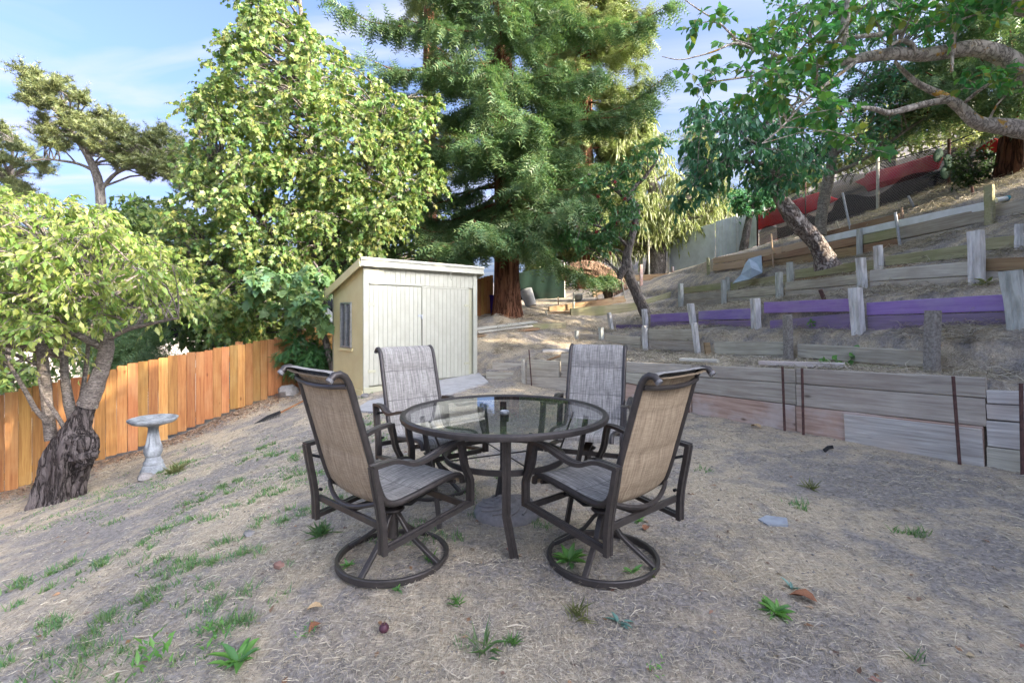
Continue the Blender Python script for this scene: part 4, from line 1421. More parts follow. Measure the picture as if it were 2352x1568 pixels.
# pile of old boards and black edging on the bank
rnd = random.Random(3)
for i, (a, b, w, mt, lb) in enumerate([
    ((1085, 772), (1235, 752), .16, M_PALEWOOD, "pale old board lying topmost on the bank right of the shed"),
    ((1100, 774), (1225, 758), .10, M_PALEWOOD, "narrow bleached board lying in front of the pale topmost board"),
    ((1090, 781), (1240, 762), .14, M_BROWNWOOD, "dark rotten board at the bottom of the board pile"),
    ((1225, 757), (1300, 753), .20, M_MOSSWOOD, "dark mossy timber end at the right of the board pile"),
]):
    p, q = hit(*a), hit(*b)
    up = Vector((0, 0, .05 + .03 * (2 - i if i < 2 else 0)))
    ax = (q - p).normalized()
    back = Vector((-ax.y, ax.x, .25)).normalized() if i < 3 else Vector((0, 1, 0))
    pl = plank(None, (p + up + Vector((0, 0, .03)) * (3 if i == 3 else 1), p + up - Vector((0, 0, .06 if i == 3 else 0))), (q + up + Vector((0, 0, .03)) * (3 if i == 3 else 1), q + up - Vector((0, 0, .06 if i == 3 else 0))), w, back, mt, "old_board")
    tag(pl, lb, "board", "old boards on the bank")

# loose boards on the front wall
q, d, n = on_line(LA, 1860)
lo = plank(None, (P(1742, 829, q[1] + .75), P(1742, 838, q[1] + .75)), (P(1938, 834, q[1] + .18), P(1938, 848, q[1] + .18)), .12, n, M_SILVERWOOD, "loose_board")
tag(lo, "silvery loose board lying on the soil behind the front wall", "board")
q, d, n = on_line(LA, 1650)
lo = plank(None, (P(1560, 822, q[1] + .55), P(1560, 829, q[1] + .55)), (P(1646, 826, q[1] + .2), P(1646, 833, q[1] + .2)), .10, n, M_PALEWOOD, "loose_board")
tag(lo, "pale weathered board lying behind the right front chair on the wall", "board")
q, d, n = on_line(LA, 1270)
lo = plank(None, (P(1255, 825, q[1] + .3), P(1255, 829, q[1] + .3)), (P(1294, 811, q[1] + .25), P(1294, 816, q[1] + .25)), .06, n, M_BROWNWOOD, "loose_board")
tag(lo, "thin brown offcut propped on the left end of the front wall", "board")
p = hit(1296, 812)
m = MB(); m.box(p + Vector((-.1, .15, .06)), .75, .5, .06, None, .01); so = m.build("stepping_slab", M_CONC)
tag(so, "pale flat slab on the bank behind the front wall's left end", "slab")
# ------------------------------------------------------------------ patio table
TX, TY, TR, TH = -0.045, 3.055, 0.626, 0.715
tb = thing("patio_table", (TX, TY, 0), "round glass topped patio table with bronze metal rim and legs", "table")
c = Vector((TX, TY, 0))
m = MB()
prof = [(TR - .035, TH - .003), (TR - .028, TH + .003), (TR - .012, TH + .004), (TR - .002, TH - .004), (TR, TH - .016), (TR - .004, TH - .03), (TR - .02, TH - .034), (TR - .035, TH - .03)]
nn = 96
vs = [c + Vector((r * math.cos(2 * math.pi * k / nn), r * math.sin(2 * math.pi * k / nn), z)) for r, z in prof for k in range(nn)]
fs = [(i * nn + k, i * nn + (k + 1) % nn, ((i + 1) % len(prof)) * nn + (k + 1) % nn, ((i + 1) % len(prof)) * nn + k) for i in range(len(prof)) for k in range(nn)]
m.add(vs, fs); m.build("rim", M_FRAME, tb, True)
m = MB(); nn = 72
r0, r1 = .028, TR - .034
vs = [c + Vector((r * math.cos(2 * math.pi * k / nn), r * math.sin(2 * math.pi * k / nn), TH - .004)) for r in (r0, r1) for k in range(nn)]
fs = [(k, nn + k, nn + (k + 1) % nn, (k + 1) % nn) for k in range(nn)]
m.add(vs, fs); m.build("glass_top", M_TABLEGLASS, tb, True)
m = MB(); m.lathe([(.021, TH - .03), (.028, TH - .006), (.028, TH + .002), (.025, TH + .004), (.021, TH + .0), (.020, TH - .05)], 24, c)
m.build("umbrella_ring", M_ALU, tb, True)
m = MB(); m.tube([c + Vector((0, 0, TH - .06)), c + Vector((0, 0, TH - .02))], .026, 16); m.build("umbrella_sleeve", M_DARK, tb, True)
for k, a in enumerate((-88, 2, 92, 182)):
    a = math.radians(a)
    e = Vector((math.cos(a), math.sin(a), 0)); sd = Vector((-e.y, e.x, 0))
    m = MB()
    m.bar([c + e * .50 + Vector((0, 0, TH - .03)), c + e * .47 + Vector((0, 0, .5)), c + e * .42 + Vector((0, 0, .25)), c + e * .385 + sd * .045], sd, .046, .024, ribs=True)
    m.build("leg", M_FRAME, tb)
    m = MB()
    b2 = a + math.radians(16)
    e2 = Vector((math.cos(b2), math.sin(b2), 0))
    m.bar([c + e2 * .46 + Vector((0, 0, TH - .03)), c + e2 * .37 + Vector((0, 0, .46))], sd, .018, .01)
    m.build("strut", M_FRAME, tb)
m = MB()
hp = [c + Vector((.36 * math.cos(t), .36 * math.sin(t), .45)) for t in np.linspace(0, 2 * math.pi, 48, endpoint=False)]
m.bar(hp, lambda i: Vector((0, 0, 1)), .032, .016, closed=True)
m.build("hoop", M_FRAME, tb, True)
m = MB()
for a in (25, 115):
    a = math.radians(a)
    e = Vector((math.cos(a), math.sin(a), 0)); z = Vector((0, 0, .455))
    m.tube([c + e * .355 + z, c + e * .04 + z, c - e * .04 + z + Vector((0, 0, -.0)), c - e * .355 + z], .0045, 6)
m.build("cross_rod", M_FRAME, tb, True)

# umbrella base under the table
ux, uy = hit(1166, 1178).x, hit(1166, 1178).y
ub = thing("umbrella_base", (ux, uy, gz(ux, uy)), "round grey umbrella base with moulded rope pattern under the table", "umbrella base")
m = MB(); z0 = gz(ux, uy)
m.lathe([(.218, -.03), (.222, .02), (.205, .045), (.19, .052), (.17, .056), (.06, .085), (.05, .10), (.0, .10)], 48, (ux, uy, z0), wob=lambda a, i: 1 + .012 * math.sin(a * 16))
m.build("base_disc", M_CONC if False else m_plain("grey_resin", (0.27, 0.25, 0.24), (0.20, 0.185, 0.18), 30, 0.8, bstr=.4), ub, True)
m = MB()
for k in range(12):
    a = 2 * math.pi * k / 12
    pts = []
    for t in np.linspace(0, 1, 8):
        r = .19 - .10 * t; b = a + .9 * t
        pts.append((ux + r * math.cos(b), uy + r * math.sin(b), z0 + .056 + .02 * t))
    m.tube(pts, .009, 5)
m.build("rope_relief", bpy.data.materials["grey_resin"], ub, True)
m = MB(); m.tube([(ux, uy, z0 + .09), (ux, uy, z0 + .2)], .022, 14); m.build("tube", bpy.data.materials["grey_resin"], ub, True)


# ------------------------------------------------------------------ swivel chairs
def m_sling(name, light, mid, dark, scale=1.0, trans=0.0):
    n = N(name)
    tc = n.n("TexCoord")

    def s(sx, sy, d=4):
        mp = n.n("Mapping"); mp.inputs["Scale"].default_value = (sx, sy, 1)
        n.l(tc.outputs["UV"], mp.inputs[0])
        return n.noise(mp.outputs[0], 1.0, d, 0.7)
    a = s(95 * scale, 5.0)
    b = s(14, 160 * scale)
    f = n.math('ADD', n.math('MULTIPLY', a, .62), n.math('MULTIPLY', b, .38))
    col = n.ramp(f, [(0.34, dark), (0.48, mid), (0.62, light)])
    st = s(6, 3)
    col = n.mixc(n.ramp(st, [(.5, (0, 0, 0)), (.8, (.3,) * 3)]), col, mid)
    bb = n.bsdf(col, 0.85, 0, n.math('ADD', a, b), 0.35, 0.002, 0.2)
    if trans:
        t = n.n("BsdfTranslucent"); n.l(col, t.inputs[0])
        mx = n.n("MixShader"); mx.inputs[0].default_value = trans
        n.l(bb.outputs[0], mx.inputs[1]); n.l(t.outputs[0], mx.inputs[2])
        return n.done(mx)
    return n.done(bb)


M_SLING = m_sling("grey_woven_sling", (0.47, 0.445, 0.41), (0.27, 0.255, 0.235), (0.09, 0.087, 0.083))
M_SLINGB = m_sling("tan_woven_sling_back", (0.53, 0.42, 0.29), (0.385, 0.295, 0.20), (0.20, 0.15, 0.10))

M_SEAM = m_plain("seam_thread", (0.20, 0.19, 0.18), None, 40, .9)
RAIL = [(-.492, 1.018), (-.475, 1.038), (-.447, 1.042), (-.418, 1.024), (-.40, .99), (-.385, .945), (-.36, .86), (-.33, .76), (-.298, .65), (-.27, .555), (-.245, .48), (-.225, .435), (-.19, .405), (-.14, .395), (-.05, .402), (.06, .418), (.16, .432), (.225, .436), (.265, .43), (.287, .41), (.290, .385)]


def smooth_path(pts, k):
    """Catmull-Rom resampling of a 2-D path by arc length"""
    p = np.array(pts, float)
    q = np.vstack([2 * p[0] - p[1], p, 2 * p[-1] - p[-2]])
    out = []
    for i in range(1, len(q) - 2):
        for t in np.linspace(0, 1, 8, endpoint=False):
            a, b, c_, d = q[i - 1], q[i], q[i + 1], q[i + 2]
            out.append(.5 * ((2 * b) + (-a + c_) * t + (2 * a - 5 * b + 4 * c_ - d) * t * t + (-a + 3 * b - 3 * c_ + d) * t ** 3))
    out.append(p[-1]); out = np.array(out)
    L = np.r_[0, np.cumsum(np.linalg.norm(np.diff(out, axis=0), axis=1))]
    s = np.linspace(0, L[-1], k)
    return np.c_[np.interp(s, L, out[:, 0]), np.interp(s, L, out[:, 1])], s


chair = thing("swivel_chair", (0, 0, 0), "x", "chair", "swivel chairs round the patio table")
RX = .232
rail, rs = smooth_path(RAIL, 46)
for sx in (-1, 1):
    m = MB(); m.tube([(sx * (RX + .004 * math.sin(i * .1)), y, z) for i, (y, z) in enumerate(rail)], .0165, 10)
    m.build("side_rail", M_FRAME, chair, True)
    m = MB(); m.tube([(sx * RX, rail[0][0] - .006, rail[0][1] - .006), (sx * RX, rail[0][0] + .004, rail[0][1] + .004)], .0172, 10)
    m.build("rail_cap", M_GALV if False else m_plain("grey_plastic_cap", (.24, .235, .235)), chair, True)
# sling cloth: two skins with padded panels between the stitch lines
sl_pts, ss = smooth_path(RAIL[1:], 60)
tan = np.gradient(sl_pts, axis=0); tan /= np.linalg.norm(tan, axis=1)[:, None]
nor = np.c_[-tan[:, 1], tan[:, 0]]            # towards the sitter
if nor[20][0] < 0:
    nor = -nor
seams = [.24, .46, .66, .92]
nu = 14


def skin(sign, mat, mi):
    vs, fs, uvs = [], [], []
    for i, (y, z) in enumerate(sl_pts):
        d = min(abs(ss[i] - q) for q in seams)
        puff = .010 * min(1, d / .05) ** .5
        for k in range(nu + 1):
            u = k / nu
            edge = min(u, 1 - u)
            sag = -.014 * math.sin(math.pi * u) * (1 if .2 < ss[i] < 1.35 else .3)
            off = sag + sign * (.003 + puff * min(1, edge / .12))
            vs.append(((u * 2 - 1) * (RX - .006), y + nor[i][0] * off, z + nor[i][1] * off))
            uvs.append((u * .46, ss[i]))
    for i in range(len(sl_pts) - 1):
        for k in range(nu):
            a = i * (nu + 1) + k
            f = (a, a + 1, a + nu + 2, a + nu + 1)
            fs.append(f if sign < 0 else f[::-1])
    return vs, fs, uvs


def sling_mesh():
    m = MB(); U = []
    for sign, mi in ((1, 0), (-1, 1)):
        vs, fs, uvs = skin(sign, None, mi)
        m.add(vs, fs, mi); U += uvs
    me = m.mesh("sling", [M_SLING, M_SLINGB], True)
    uv = me.uv_layers.new(name="UVMap")
    for lp in me.loops:
        uv.data[lp.index].uv = U[lp.vertex_index]
    return me


sling = link("sling", sling_mesh(), chair)
for q in seams:
    i = int(np.argmin(abs(ss - q)))
    m = MB()
    pts = []
    for k in range(nu + 1):
        u = k / nu
        off = -.014 * math.sin(math.pi * u) + .006
        pts.append(((u * 2 - 1) * (RX - .01), sl_pts[i][0] + nor[i][0] * off, sl_pts[i][1] + nor[i][1] * off))
    m.tube(pts, .003, 4)
    m.build("seam", M_SEAM, sling)
# cross bars
m = MB(); m.tube([(RX * t, -.412 - .03 * (1 - t * t), .985 - .012 * (1 - t * t)) for t in np.linspace(-1, 1, 9)], .0125, 8); m.build("top_bar", M_FRAME, chair, True)
m = MB(); m.tube([(RX * t, -.235 - .055 * (1 - t * t), .425 - .05 * (1 - t * t)) for t in np.linspace(-1, 1, 11)], .0115, 8); m.build("lower_back_bar", M_FRAME, chair, True)
m = MB(); m.tube([(RX * t, .23, .405 - .02 * (1 - t * t)) for t in np.linspace(-1, 1, 9)], .011, 8); m.build("front_bar", M_FRAME, chair, True)
AX = .305
ARM, _ = smooth_path([(-.335, .622), (-.27, .627), (-.215, .626), (-.17, .612), (-.125, .594), (-.07, .588), (0, .600), (.08, .623), (.15, .636), (.215, .636)], 26)
FLEG, _ = smooth_path([(.205, .638), (.218, .585), (.228, .53), (.244, .48), (.266, .44), (.276, .41), (.276, .35), (.276, .285)], 20)
RLEG, _ = smooth_path([(-.328, .622), (-.312, .53), (-.290, .42), (-.278, .33), (-.275, .215)], 14)
for sx in (-1, 1):
    X = Vector((1, 0, 0))
    m = MB(); m.bar([(sx * AX, y, z) for y, z in ARM], X, .047, .019, ribs=True); m.build("arm", M_FRAME, chair)
    m = MB(); m.bar([(sx * AX, y, z) for y, z in FLEG], X, .043, .022, ribs=True); m.build("front_leg", M_FRAME, chair)
    m = MB(); m.bar([(sx * AX, y, z) for y, z in RLEG], X, .046, .024, ribs=True); m.build("rear_leg", M_FRAME, chair)
    m = MB(); m.bar([(sx * AX, .270, .297), (sx * AX, .02, .268), (sx * AX, -.268, .235)], X, .040, .022, ribs=True); m.build("side_bar", M_FRAME, chair)
    m = MB(); m.tube([(sx * AX, -.3, .56), (sx * (AX - .07), -.285, .56)], .008, 6); m.build("bolt", M_DARK, chair)
    m = MB(); m.tube([(sx * (AX - .02), -.262, .375), (sx * (AX - .035), -.262, .375)], .009, 6); m.build("bolt", M_DARK, chair)
    m = MB(); m.tube([(sx * .14, -.13, .375), (sx * .145, 0, .335), (sx * .14, .14, .375)], .017, 8); m.build("rocker_spring", M_DARK, chair, True)
for y, z in ((-.262, .33), (.245, .29)):
    m = MB(); m.bar([(-AX + .02, y, z), (AX - .02, y, z)], Vector((0, 0, 1)), .034, .018); m.build("cross_bar", M_FRAME, chair)
m = MB(); m.bar([(-.02, -.26, .33), (-.02, .0, .325), (-.02, .24, .292)], Vector((1, 0, 0)), .06, .012); m.build("mount_plate", M_FRAME, chair)
m = MB(); m.lathe([(.03, .345), (.034, .33), (.026, .30), (.026, .285), (.058, .275), (.062, .268), (.056, .26), (.028, .255), (.026, .15), (.03, .12), (.02, .11)], 20)
m.build("swivel_post", M_FRAME, chair, True)
RB = .285
for k in range(4):
    a = math.radians(20 + 90 * k)
    e = Vector((math.cos(a), math.sin(a), 0)); sd = Vector((-e.y, e.x, 0))
    m = MB(); m.bar([e * .015 + Vector((0, 0, .25)), e * .045 + Vector((0, 0, .225)), e * .10 + Vector((0, 0, .15)), e * .15 + Vector((0, 0, .11)), e * (RB - .008) + Vector((0, 0, .022))], sd, .030, .020)
    m.build("base_leg", M_FRAME, chair)
m = MB()
m.bar([Vector((RB * math.cos(t), RB * math.sin(t), .017)) for t in np.linspace(0, 2 * math.pi, 56, endpoint=False)], lambda i: Vector((0, 0, 1)), .034, .022, closed=True)
m.build("base_ring", M_FRAME, chair, True)

CHAIRS = [
    (-.635, 2.675, 41, "brown backed swivel chair at front left with its tan back to the viewer"),
    (.485, 2.68, -41, "swivel chair at front right with dark olive back, before the timber wall"),
    (-.61, 3.8, 142, "grey swivel chair facing forward in front of the yellow shed"),
    (.60, 3.95, -160, "light grey swivel chair at the rear right beside the front wall end"),
]
bpy.context.view_layer.update()
for i, (x, y, hd, lb) in enumerate(CHAIRS):
    M = Matrix.Translation((x, y, gz(x, y) - .004)) @ Matrix.Rotation(math.radians(-hd), 4, 'Z')
    if i:
        copy_tree(chair, M, lb)
    else:
        chair_M = M
chair.matrix_basis = chair_M
chair["label"] = CHAIRS[0][3]

# ------------------------------------------------------------------ birdbath
bp = hit(352, 1086)
bb = thing("birdbath", bp, "blue grey cast concrete birdbath with fluted pedestal by the fence", "birdbath")
m = MB()
m.lathe([(.135, -.06), (.14, .04), (.125, .07), (.118, .10), (.105, .115), (.11, .14), (.10, .16), (.088, .175), (.085, .20), (.072, .215)], 28, bp)
m.build("base", M_BATH, bb, True)
m = MB()
m.lathe([(.074, .21), (.09, .235), (.10, .27), (.098, .31), (.088, .345), (.075, .38), (.066, .44), (.058, .50), (.052, .56), (.055, .585), (.075, .60), (.08, .61)], 40, bp,
        wob=lambda a, i: 1 + (.11 * math.cos(a * 9) if 4 <= i <= 9 else (.06 * math.cos(a * 5 + 1) if 1 <= i <= 3 else 0)))
m.build("pedestal", M_BATH, bb, True)
m = MB()
m.lathe([(.075, .60), (.17, .625), (.235, .645), (.262, .668), (.268, .692), (.25, .703), (.225, .692), (.17, .665), (.08, .65), (.0, .648)], 40, bp, wob=lambda a, i: 1 + (.025 * math.cos(a * 7) + .015 * math.cos(a * 13 + 2) if 1 <= i <= 6 else 0))
m.build("bowl", M_BATH, bb, True)

# rake lying by the fence
p = hit(612, 968)
rk = thing("rake", p, "black plastic leaf rake lying on the grass near the fence", "rake")
e = Vector((.55, .83, .1)).normalized(); sd = Vector((-e.y, e.x, 0))
a, b = P(586, 978, p.y), P(644, 950, p.y + .3)
m = MB(); m.bar([a + Vector((0, 0, .02)), (a + b) / 2 + Vector((0, 0, .05)), b + Vector((0, 0, .03))], Vector((0, 0, 1)), .05, .02); m.build("rake_head", M_BLACKPL, rk)
for t in np.linspace(.04, .96, 16):
    q = a.lerp(b, float(t)) + Vector((0, 0, .03))
    m = MB(); m.tube([q, q + Vector((.03, -.05, -.015)), q + Vector((.05, -.09, -.05))], .004, 4); m.build("tine", M_BLACKPL, rk)
q = b.lerp(a, .1)
m = MB(); m.tube([q + Vector((0, 0, .02)), hit(700, 925) + Vector((0, 0, .05))], .013, 7); m.build("handle", M_CEDAR, rk, True)
# ------------------------------------------------------------------ pollarded cherry with the burl (left)
def burl_trunk(root):
    m = MB(); vs, fs = [], []
    n = 30
    levels = [(136, 1168, 70, 0), (138, 1140, 54, 0), (145, 1105, 49, 4), (154, 1065, 49, 10), (166, 1030, 50, 16), (173, 1005, 43, 14), (174, 985, 33, 4), (184, 962, 27, 0), (196, 940, 22, 0), (207, 915, 18, 0)]
    Y = 6.05
    k = len(levels) * 3
    L = np.array(levels, float)
    ts = np.linspace(0, len(levels) - 1, k)
    rr = np.random.default_rng(5)
    for i, t in enumerate(ts):
        px, py, w, bl = [np.interp(t, np.arange(len(levels)), L[:, q]) for q in range(4)]
        c = P(px, py, Y); r = w / FPX * Y
        for j in range(n):
            a = 2 * math.pi * j / n
            fl = .17 * math.sin(a * 5 + t * .5) + .09 * math.sin(a * 9 + t * 1.3 + 1) + .05 * math.sin(a * 15 - t)
            fl *= (1.15 if t < 5 else .5)
            kn = .30 * bl / 16 * math.exp(-((math.atan2(math.sin(a + .35), math.cos(a + .35))) / .75) ** 2)
            q = r * .9 * (1 + fl * .75 + kn + rr.uniform(-.035, .035))
            vs.append(c + Vector((q * math.cos(a), q * math.sin(a) * .85, rr.uniform(-.01, .01))))
    for i in range(k - 1):
        for j in range(n):
            fs.append((i * n + j, i * n + (j + 1) % n, (i + 1) * n + (j + 1) % n, (i + 1) * n + j))
    m.add(vs, fs)
    m.build("trunk", B_STUMP, root, True)
    # knobs of the burl
    rr = random.Random(4)
    m = MB()
    for (px, py, w) in ((200, 1020, 20), (210, 1042, 15), (192, 1044, 19), (212, 1028, 12), (184, 1014, 16), (176, 1032, 18), (164, 1010, 13), (200, 1058, 12), (188, 1066, 11), (172, 1052, 12)):
        c = P(px, py, Y - .20); r = w / FPX * Y
        vs, fs = [], []
        for i in range(8):
            th = math.pi * i / 7
            for j in range(12):
                a = 2 * math.pi * j / 12
                q = r * rr.uniform(.82, 1.14)
                vs.append(c + Vector((q * math.sin(th) * math.cos(a), q * math.sin(th) * math.sin(a), q * math.cos(th))))
        for i in range(7):
            for j in range(12):
                fs.append((i * 12 + j, (i + 1) * 12 + j, (i + 1) * 12 + (j + 1) % 12, i * 12 + (j + 1) % 12))
        m.add(vs, fs)
    m.build("burl", B_STUMP, root, True)


cherry = grow("cherry_tree", "old pollarded cherry with a gnarled burl trunk standing before the orange fence", "tree", hit(134, 1150),
              [("limb", stem((200, 930, 6.05, 44), (218, 890, 6.05, 36), (236, 840, 6.05, 32), (246, 800, 6.0, 30), (247, 770, 5.95, 24), (240, 735, 5.95, 14), (232, 690, 5.9, 9))),
               ("limb", stem((240, 800, 6.0, 18), (200, 780, 5.9, 16), (165, 762, 5.8, 13), (134, 742, 5.7, 11), (122, 724, 5.7, 8))),
               ("limb", stem((248, 778, 5.95, 13), (290, 756, 5.9, 11), (350, 742, 5.8, 8), (410, 730, 5.7, 5))),
               ("limb", stem((118, 1010, 6.1, 26), (110, 950, 6.1, 22), (104, 880, 6.1, 23), (95, 800, 6.1, 19), (88, 720, 6.0, 14), (92, 640, 6.0, 9), (110, 560, 6.0, 5))),
               ("limb", stem((168, 970, 6.1, 20), (158, 920, 6.2, 22), (150, 880, 6.3, 18), (146, 820, 6.4, 14), (160, 740, 6.5, 10), (210, 620, 6.6, 6))),
               ("limb", stem((175, 965, 6.2, 12), (190, 900, 6.5, 10), (200, 830, 6.6, 9), (205, 760, 6.7, 7), (260, 620, 6.8, 5))),
               ("limb", stem((112, 970, 6.0, 12), (80, 940, 5.9, 11), (60, 900, 5.8, 10), (30, 850, 5.7, 8), (-10, 790, 5.6, 6))),
               ("limb", stem((150, 985, 6.0, 10), (125, 945, 5.9, 9), (100, 910, 5.9, 8), (86, 860, 5.9, 5)))],
              [(-220, 440), (-60, 425), (60, 430), (200, 462), (300, 490), (390, 560), (440, 625), (475, 690), (440, 735), (370, 760), (300, 780), (265, 760), (200, 770), (120, 800), (60, 830), (-40, 850), (-220, 850)],
              6.2, 1.3, 170, (.28, .46), 12, 9, L_OVAL, (.06, .105), M_CHERRY, B_CHERRY, 11, droop=.75, spread=.35, up=.15, big=300, inset=14)
burl_trunk(cherry)

# ------------------------------------------------------------------ big-leaf maple behind the fence
maple = grow("maple_tree", "big broad maple with yellowing leaves towering behind the shed and fence", "tree", (-5.2, 12.6, -.9),
             [("trunk", [(-5.2, 12.6, -1.2, .24), (-5.1, 12.6, 1.0, .20), (-4.9, 12.6, 3.0, .17), (-4.9, 12.5, 5.5, .12), (-5.2, 12.5, 8.2, .06), (-5.4, 12.5, 10.0, .03)]),
              ("limb", [(-4.95, 12.6, 2.6, .11), (-3.9, 12.3, 4.0, .085), (-3.2, 12.0, 5.2, .05), (-3.1, 12, 6.0, .02)]),
              ("limb", [(-5.0, 12.6, 2.0, .10), (-3.6, 12.2, 3.0, .07), (-2.4, 12.0, 4.0, .04)]),
              ("limb", [(-5.0, 12.6, 2.2, .10), (-6.2, 12.4, 3.6, .07), (-7.2, 12.2, 4.6, .04)]),
              ("limb", [(-5.1, 12.6, 1.4, .09), (-6.3, 12.2, 2.0, .06), (-7.4, 12.0, 2.6, .04)])],
             [(490, -240), (540, -60), (530, 40), (470, 120), (440, 190), (400, 240), (415, 320), (380, 420), (345, 520), (340, 600), (400, 700), (470, 790), (560, 800), (640, 800), (700, 770), (745, 690), (790, 600), (890, 580), (940, 530), (1000, 480), (1045, 420), (1025, 370), (970, 320), (1035, 230), (1010, 195), (920, 185), (850, 150), (800, 90), (740, 60), (700, 30), (660, -60), (620, -240)],
             12.2, 2.2, 560, (.26, .64), 13, 8, L_MAPLE_S, (.07, .135), M_MAPLE, B_GREY, 21, droop=1.0, spread=.42, up=.1, big=300, inset=24, br=(.035, .01), twig_r=.004)

# slender green maple right in front of the fence, beside the shed
gm = grow("maple_sapling", "slender young maple with big blue green leaves leaning beside the shed wall", "tree", hit(772, 885),
          [("trunk", stem((776, 900, 9.75, 17), (766, 850, 9.75, 16), (752, 800, 9.75, 15), (742, 760, 9.75, 14), (736, 700, 9.75, 12), (728, 660, 9.7, 10), (716, 610, 9.6, 8))),
           ("limb", stem((738, 720, 9.75, 8), (750, 680, 9.7, 8), (745, 640, 9.6, 6), (720, 600, 9.5, 5))), ("limb", stem((737, 705, 9.7, 7), (700, 690, 9.5, 6), (650, 670, 9.3, 4)))],
          [(560, 600), (640, 610), (720, 600), (760, 610), (765, 650), (770, 720), (750, 775), (700, 740), (640, 735), (590, 720), (550, 660)],
          9.4, .6, 30, (.2, .36), 5, 6, L_MAPLE, (.13, .22), M_MAPLEG, B_GREY, 23, droop=.75, spread=.35, up=.1, big=170, inset=12, br=(.014, .005))

# ------------------------------------------------------------------ redwoods
def redwood(name, label, base, h, r0, zlow, reach, nb, seed, mat, bark, tilt=(0, 0), extra=(), fl=(.34, .54), per=21, group=None, cat="tree", top_taper=1.0):
    rng = np.random.default_rng(seed); random.seed(seed)
    root = thing(name, base, label, cat, group)
    b = Vector(base)
    m = MB(); vs, fs = [], []
    n = 26; K = 22

    def ax(t):
        return b + Vector((tilt[0] * t, tilt[1] * t, -.2 + (h + .2) * t))

    def rd(t):
        z = h * t
        return r0 * (1 - t) ** .8 + .02 + r0 * .45 * math.exp(-z / .45)
    for i in range(K):
        t = (i / (K - 1)) ** 1.6
        c = ax(t)
        for j in range(n):
            a = 2 * math.pi * j / n
            q = rd(t) * (1 + .07 * math.sin(a * 7 + t * 2) + .05 * math.sin(a * 12 + 1.0 + t * 5) + rng.uniform(-.025, .025))
            vs.append(c + Vector((q * math.cos(a), q * math.sin(a), 0)))
    for i in range(K - 1):
        for j in range(n):
            fs.append((i * n + j, i * n + (j + 1) % n, (i + 1) * n + (j + 1) % n, (i + 1) * n + j))
    m.add(vs, fs); m.build("trunk", bark, root, True)
    bm_ = MB(); PO, DI, NR = [], [], []
    specs = []
    for k in range(nb):
        t = rng.uniform(zlow / h, .98) if k > 8 else rng.uniform(zlow / h, zlow / h + .12)
        p = ax(t)
        L = reach * (1 - t * .75 * top_taper) * rng.uniform(.65, 1.05)
        a = rng.uniform(0, 2 * math.pi)
        e = Vector((math.cos(a), math.sin(a), 0))
        q = p + e * L + Vector((0, 0, -L * rng.uniform(.0, .35)))
        specs.append((p, q))
    for pa, pq in extra:
        specs.append((Vector(pa), Vector(pq)))
    for p, q in specs:
        L = (q - p).length
        mid = p.lerp(q, .5) + Vector((0, 0, -L * .05)); tip = q + Vector((0, 0, L * .06))
        path = [p, p.lerp(q, .25) + Vector((0, 0, -.01 * L)), mid, p.lerp(q, .78) + Vector((0, 0, -L * .04)), tip]
        bm_.tube(path, [.05, .04, .03, .02, .008], 5, cap=False)
        ns = int(L * per)
        ts = rng.uniform(.18, 1, ns)
        pp = np.array([np.interp(ts, [0, .25, .5, .78, 1], [w[i] for w in path]) for i in range(3)]).T
        e = unit(np.array([tuple(q - p)])); sd = unit(np.cross(e, [[0, 0, 1.0]]))
        sg = rng.choice([-1, 1], ns)[:, None]
        # short side shoots, hanging
        sl_ = rng.uniform(.1, .55, (ns, 1)) * (1.15 - ts[:, None] * .7)
        for q2 in range(5):
            f = rng.uniform(.0, 1, (ns, 1))
            po = pp + sd * sg * sl_ * f + e * sl_ * f * .4 + np.array([0, 0, -1]) * sl_ * f * f * .6 + rng.normal(size=(ns, 3)) * .05
            di = sd * sg * .75 + e * .55 + np.array([0, 0, -.45]) + rng.normal(size=(ns, 3)) * .4
            PO.append(po); DI.append(di); NR.append(rng.normal(size=(ns, 3)) * .4 + np.array([0, 0, 1]))
    o = bm_.build("branches", bark, root, True); o["kind"] = "stuff"
    PO, DI, NR = np.vstack(PO), np.vstack(DI), np.vstack(NR)
    V, F = leaf_arrays(L_FROND, PO, DI, NR, rng.uniform(fl[0], fl[1], len(PO)))
    f = link("foliage", np_mesh("foliage", V, F, mat), root); f["kind"] = "stuff"
    return root


rb = hit(1166, 727)
rbz = Vector((P(1166, 727, 14.5).x, 14.5, gz(P(1166, 727, 14.5).x, 14.5)))
redwood("redwood_tree", "large redwood with furrowed orange trunk standing at the end of the board fence", rbz, 19, .34, 2.3, 4.0, 150, 31, M_RWOOD, B_RED,
        tilt=(-.35, 0), extra=[((-.2, 14.5, 6.4), P(1535, 195, 13.6)), ((-.2, 14.5, 7.0), P(1500, 250, 13.2)), ((-.2, 14.5, 9.5), P(760, 25, 14.2)), ((-.2, 14.5, 8.6), P(830, 150, 14.0)), ((-.2, 14.5, 9.6), P(1545, 30, 14.5)),
                               ((-.2, 14.5, 4.2), P(990, 570, 12.8)), ((-.2, 14.5, 4.0), P(1265, 515, 13.2)), ((-.2, 14.5, 4.6), P(1080, 560, 12.6)), ((-.2, 14.5, 3.9), P(985, 640, 13.0)), ((-.2, 14.5, 5.0), P(1190, 520, 12.4))])
redwood("redwood_tree", "redwood coloured a sunlit pale green standing right behind the large redwood", (P(1345, 600, 22).x, 22.0, 2.3), 23, .36, 3.2, 4.6, 230, 32, M_RWOOD_SUNLIT, B_RED, fl=(.42, .64), per=17)  # the crown's sunlit side is put into this tree's lighter needle colour
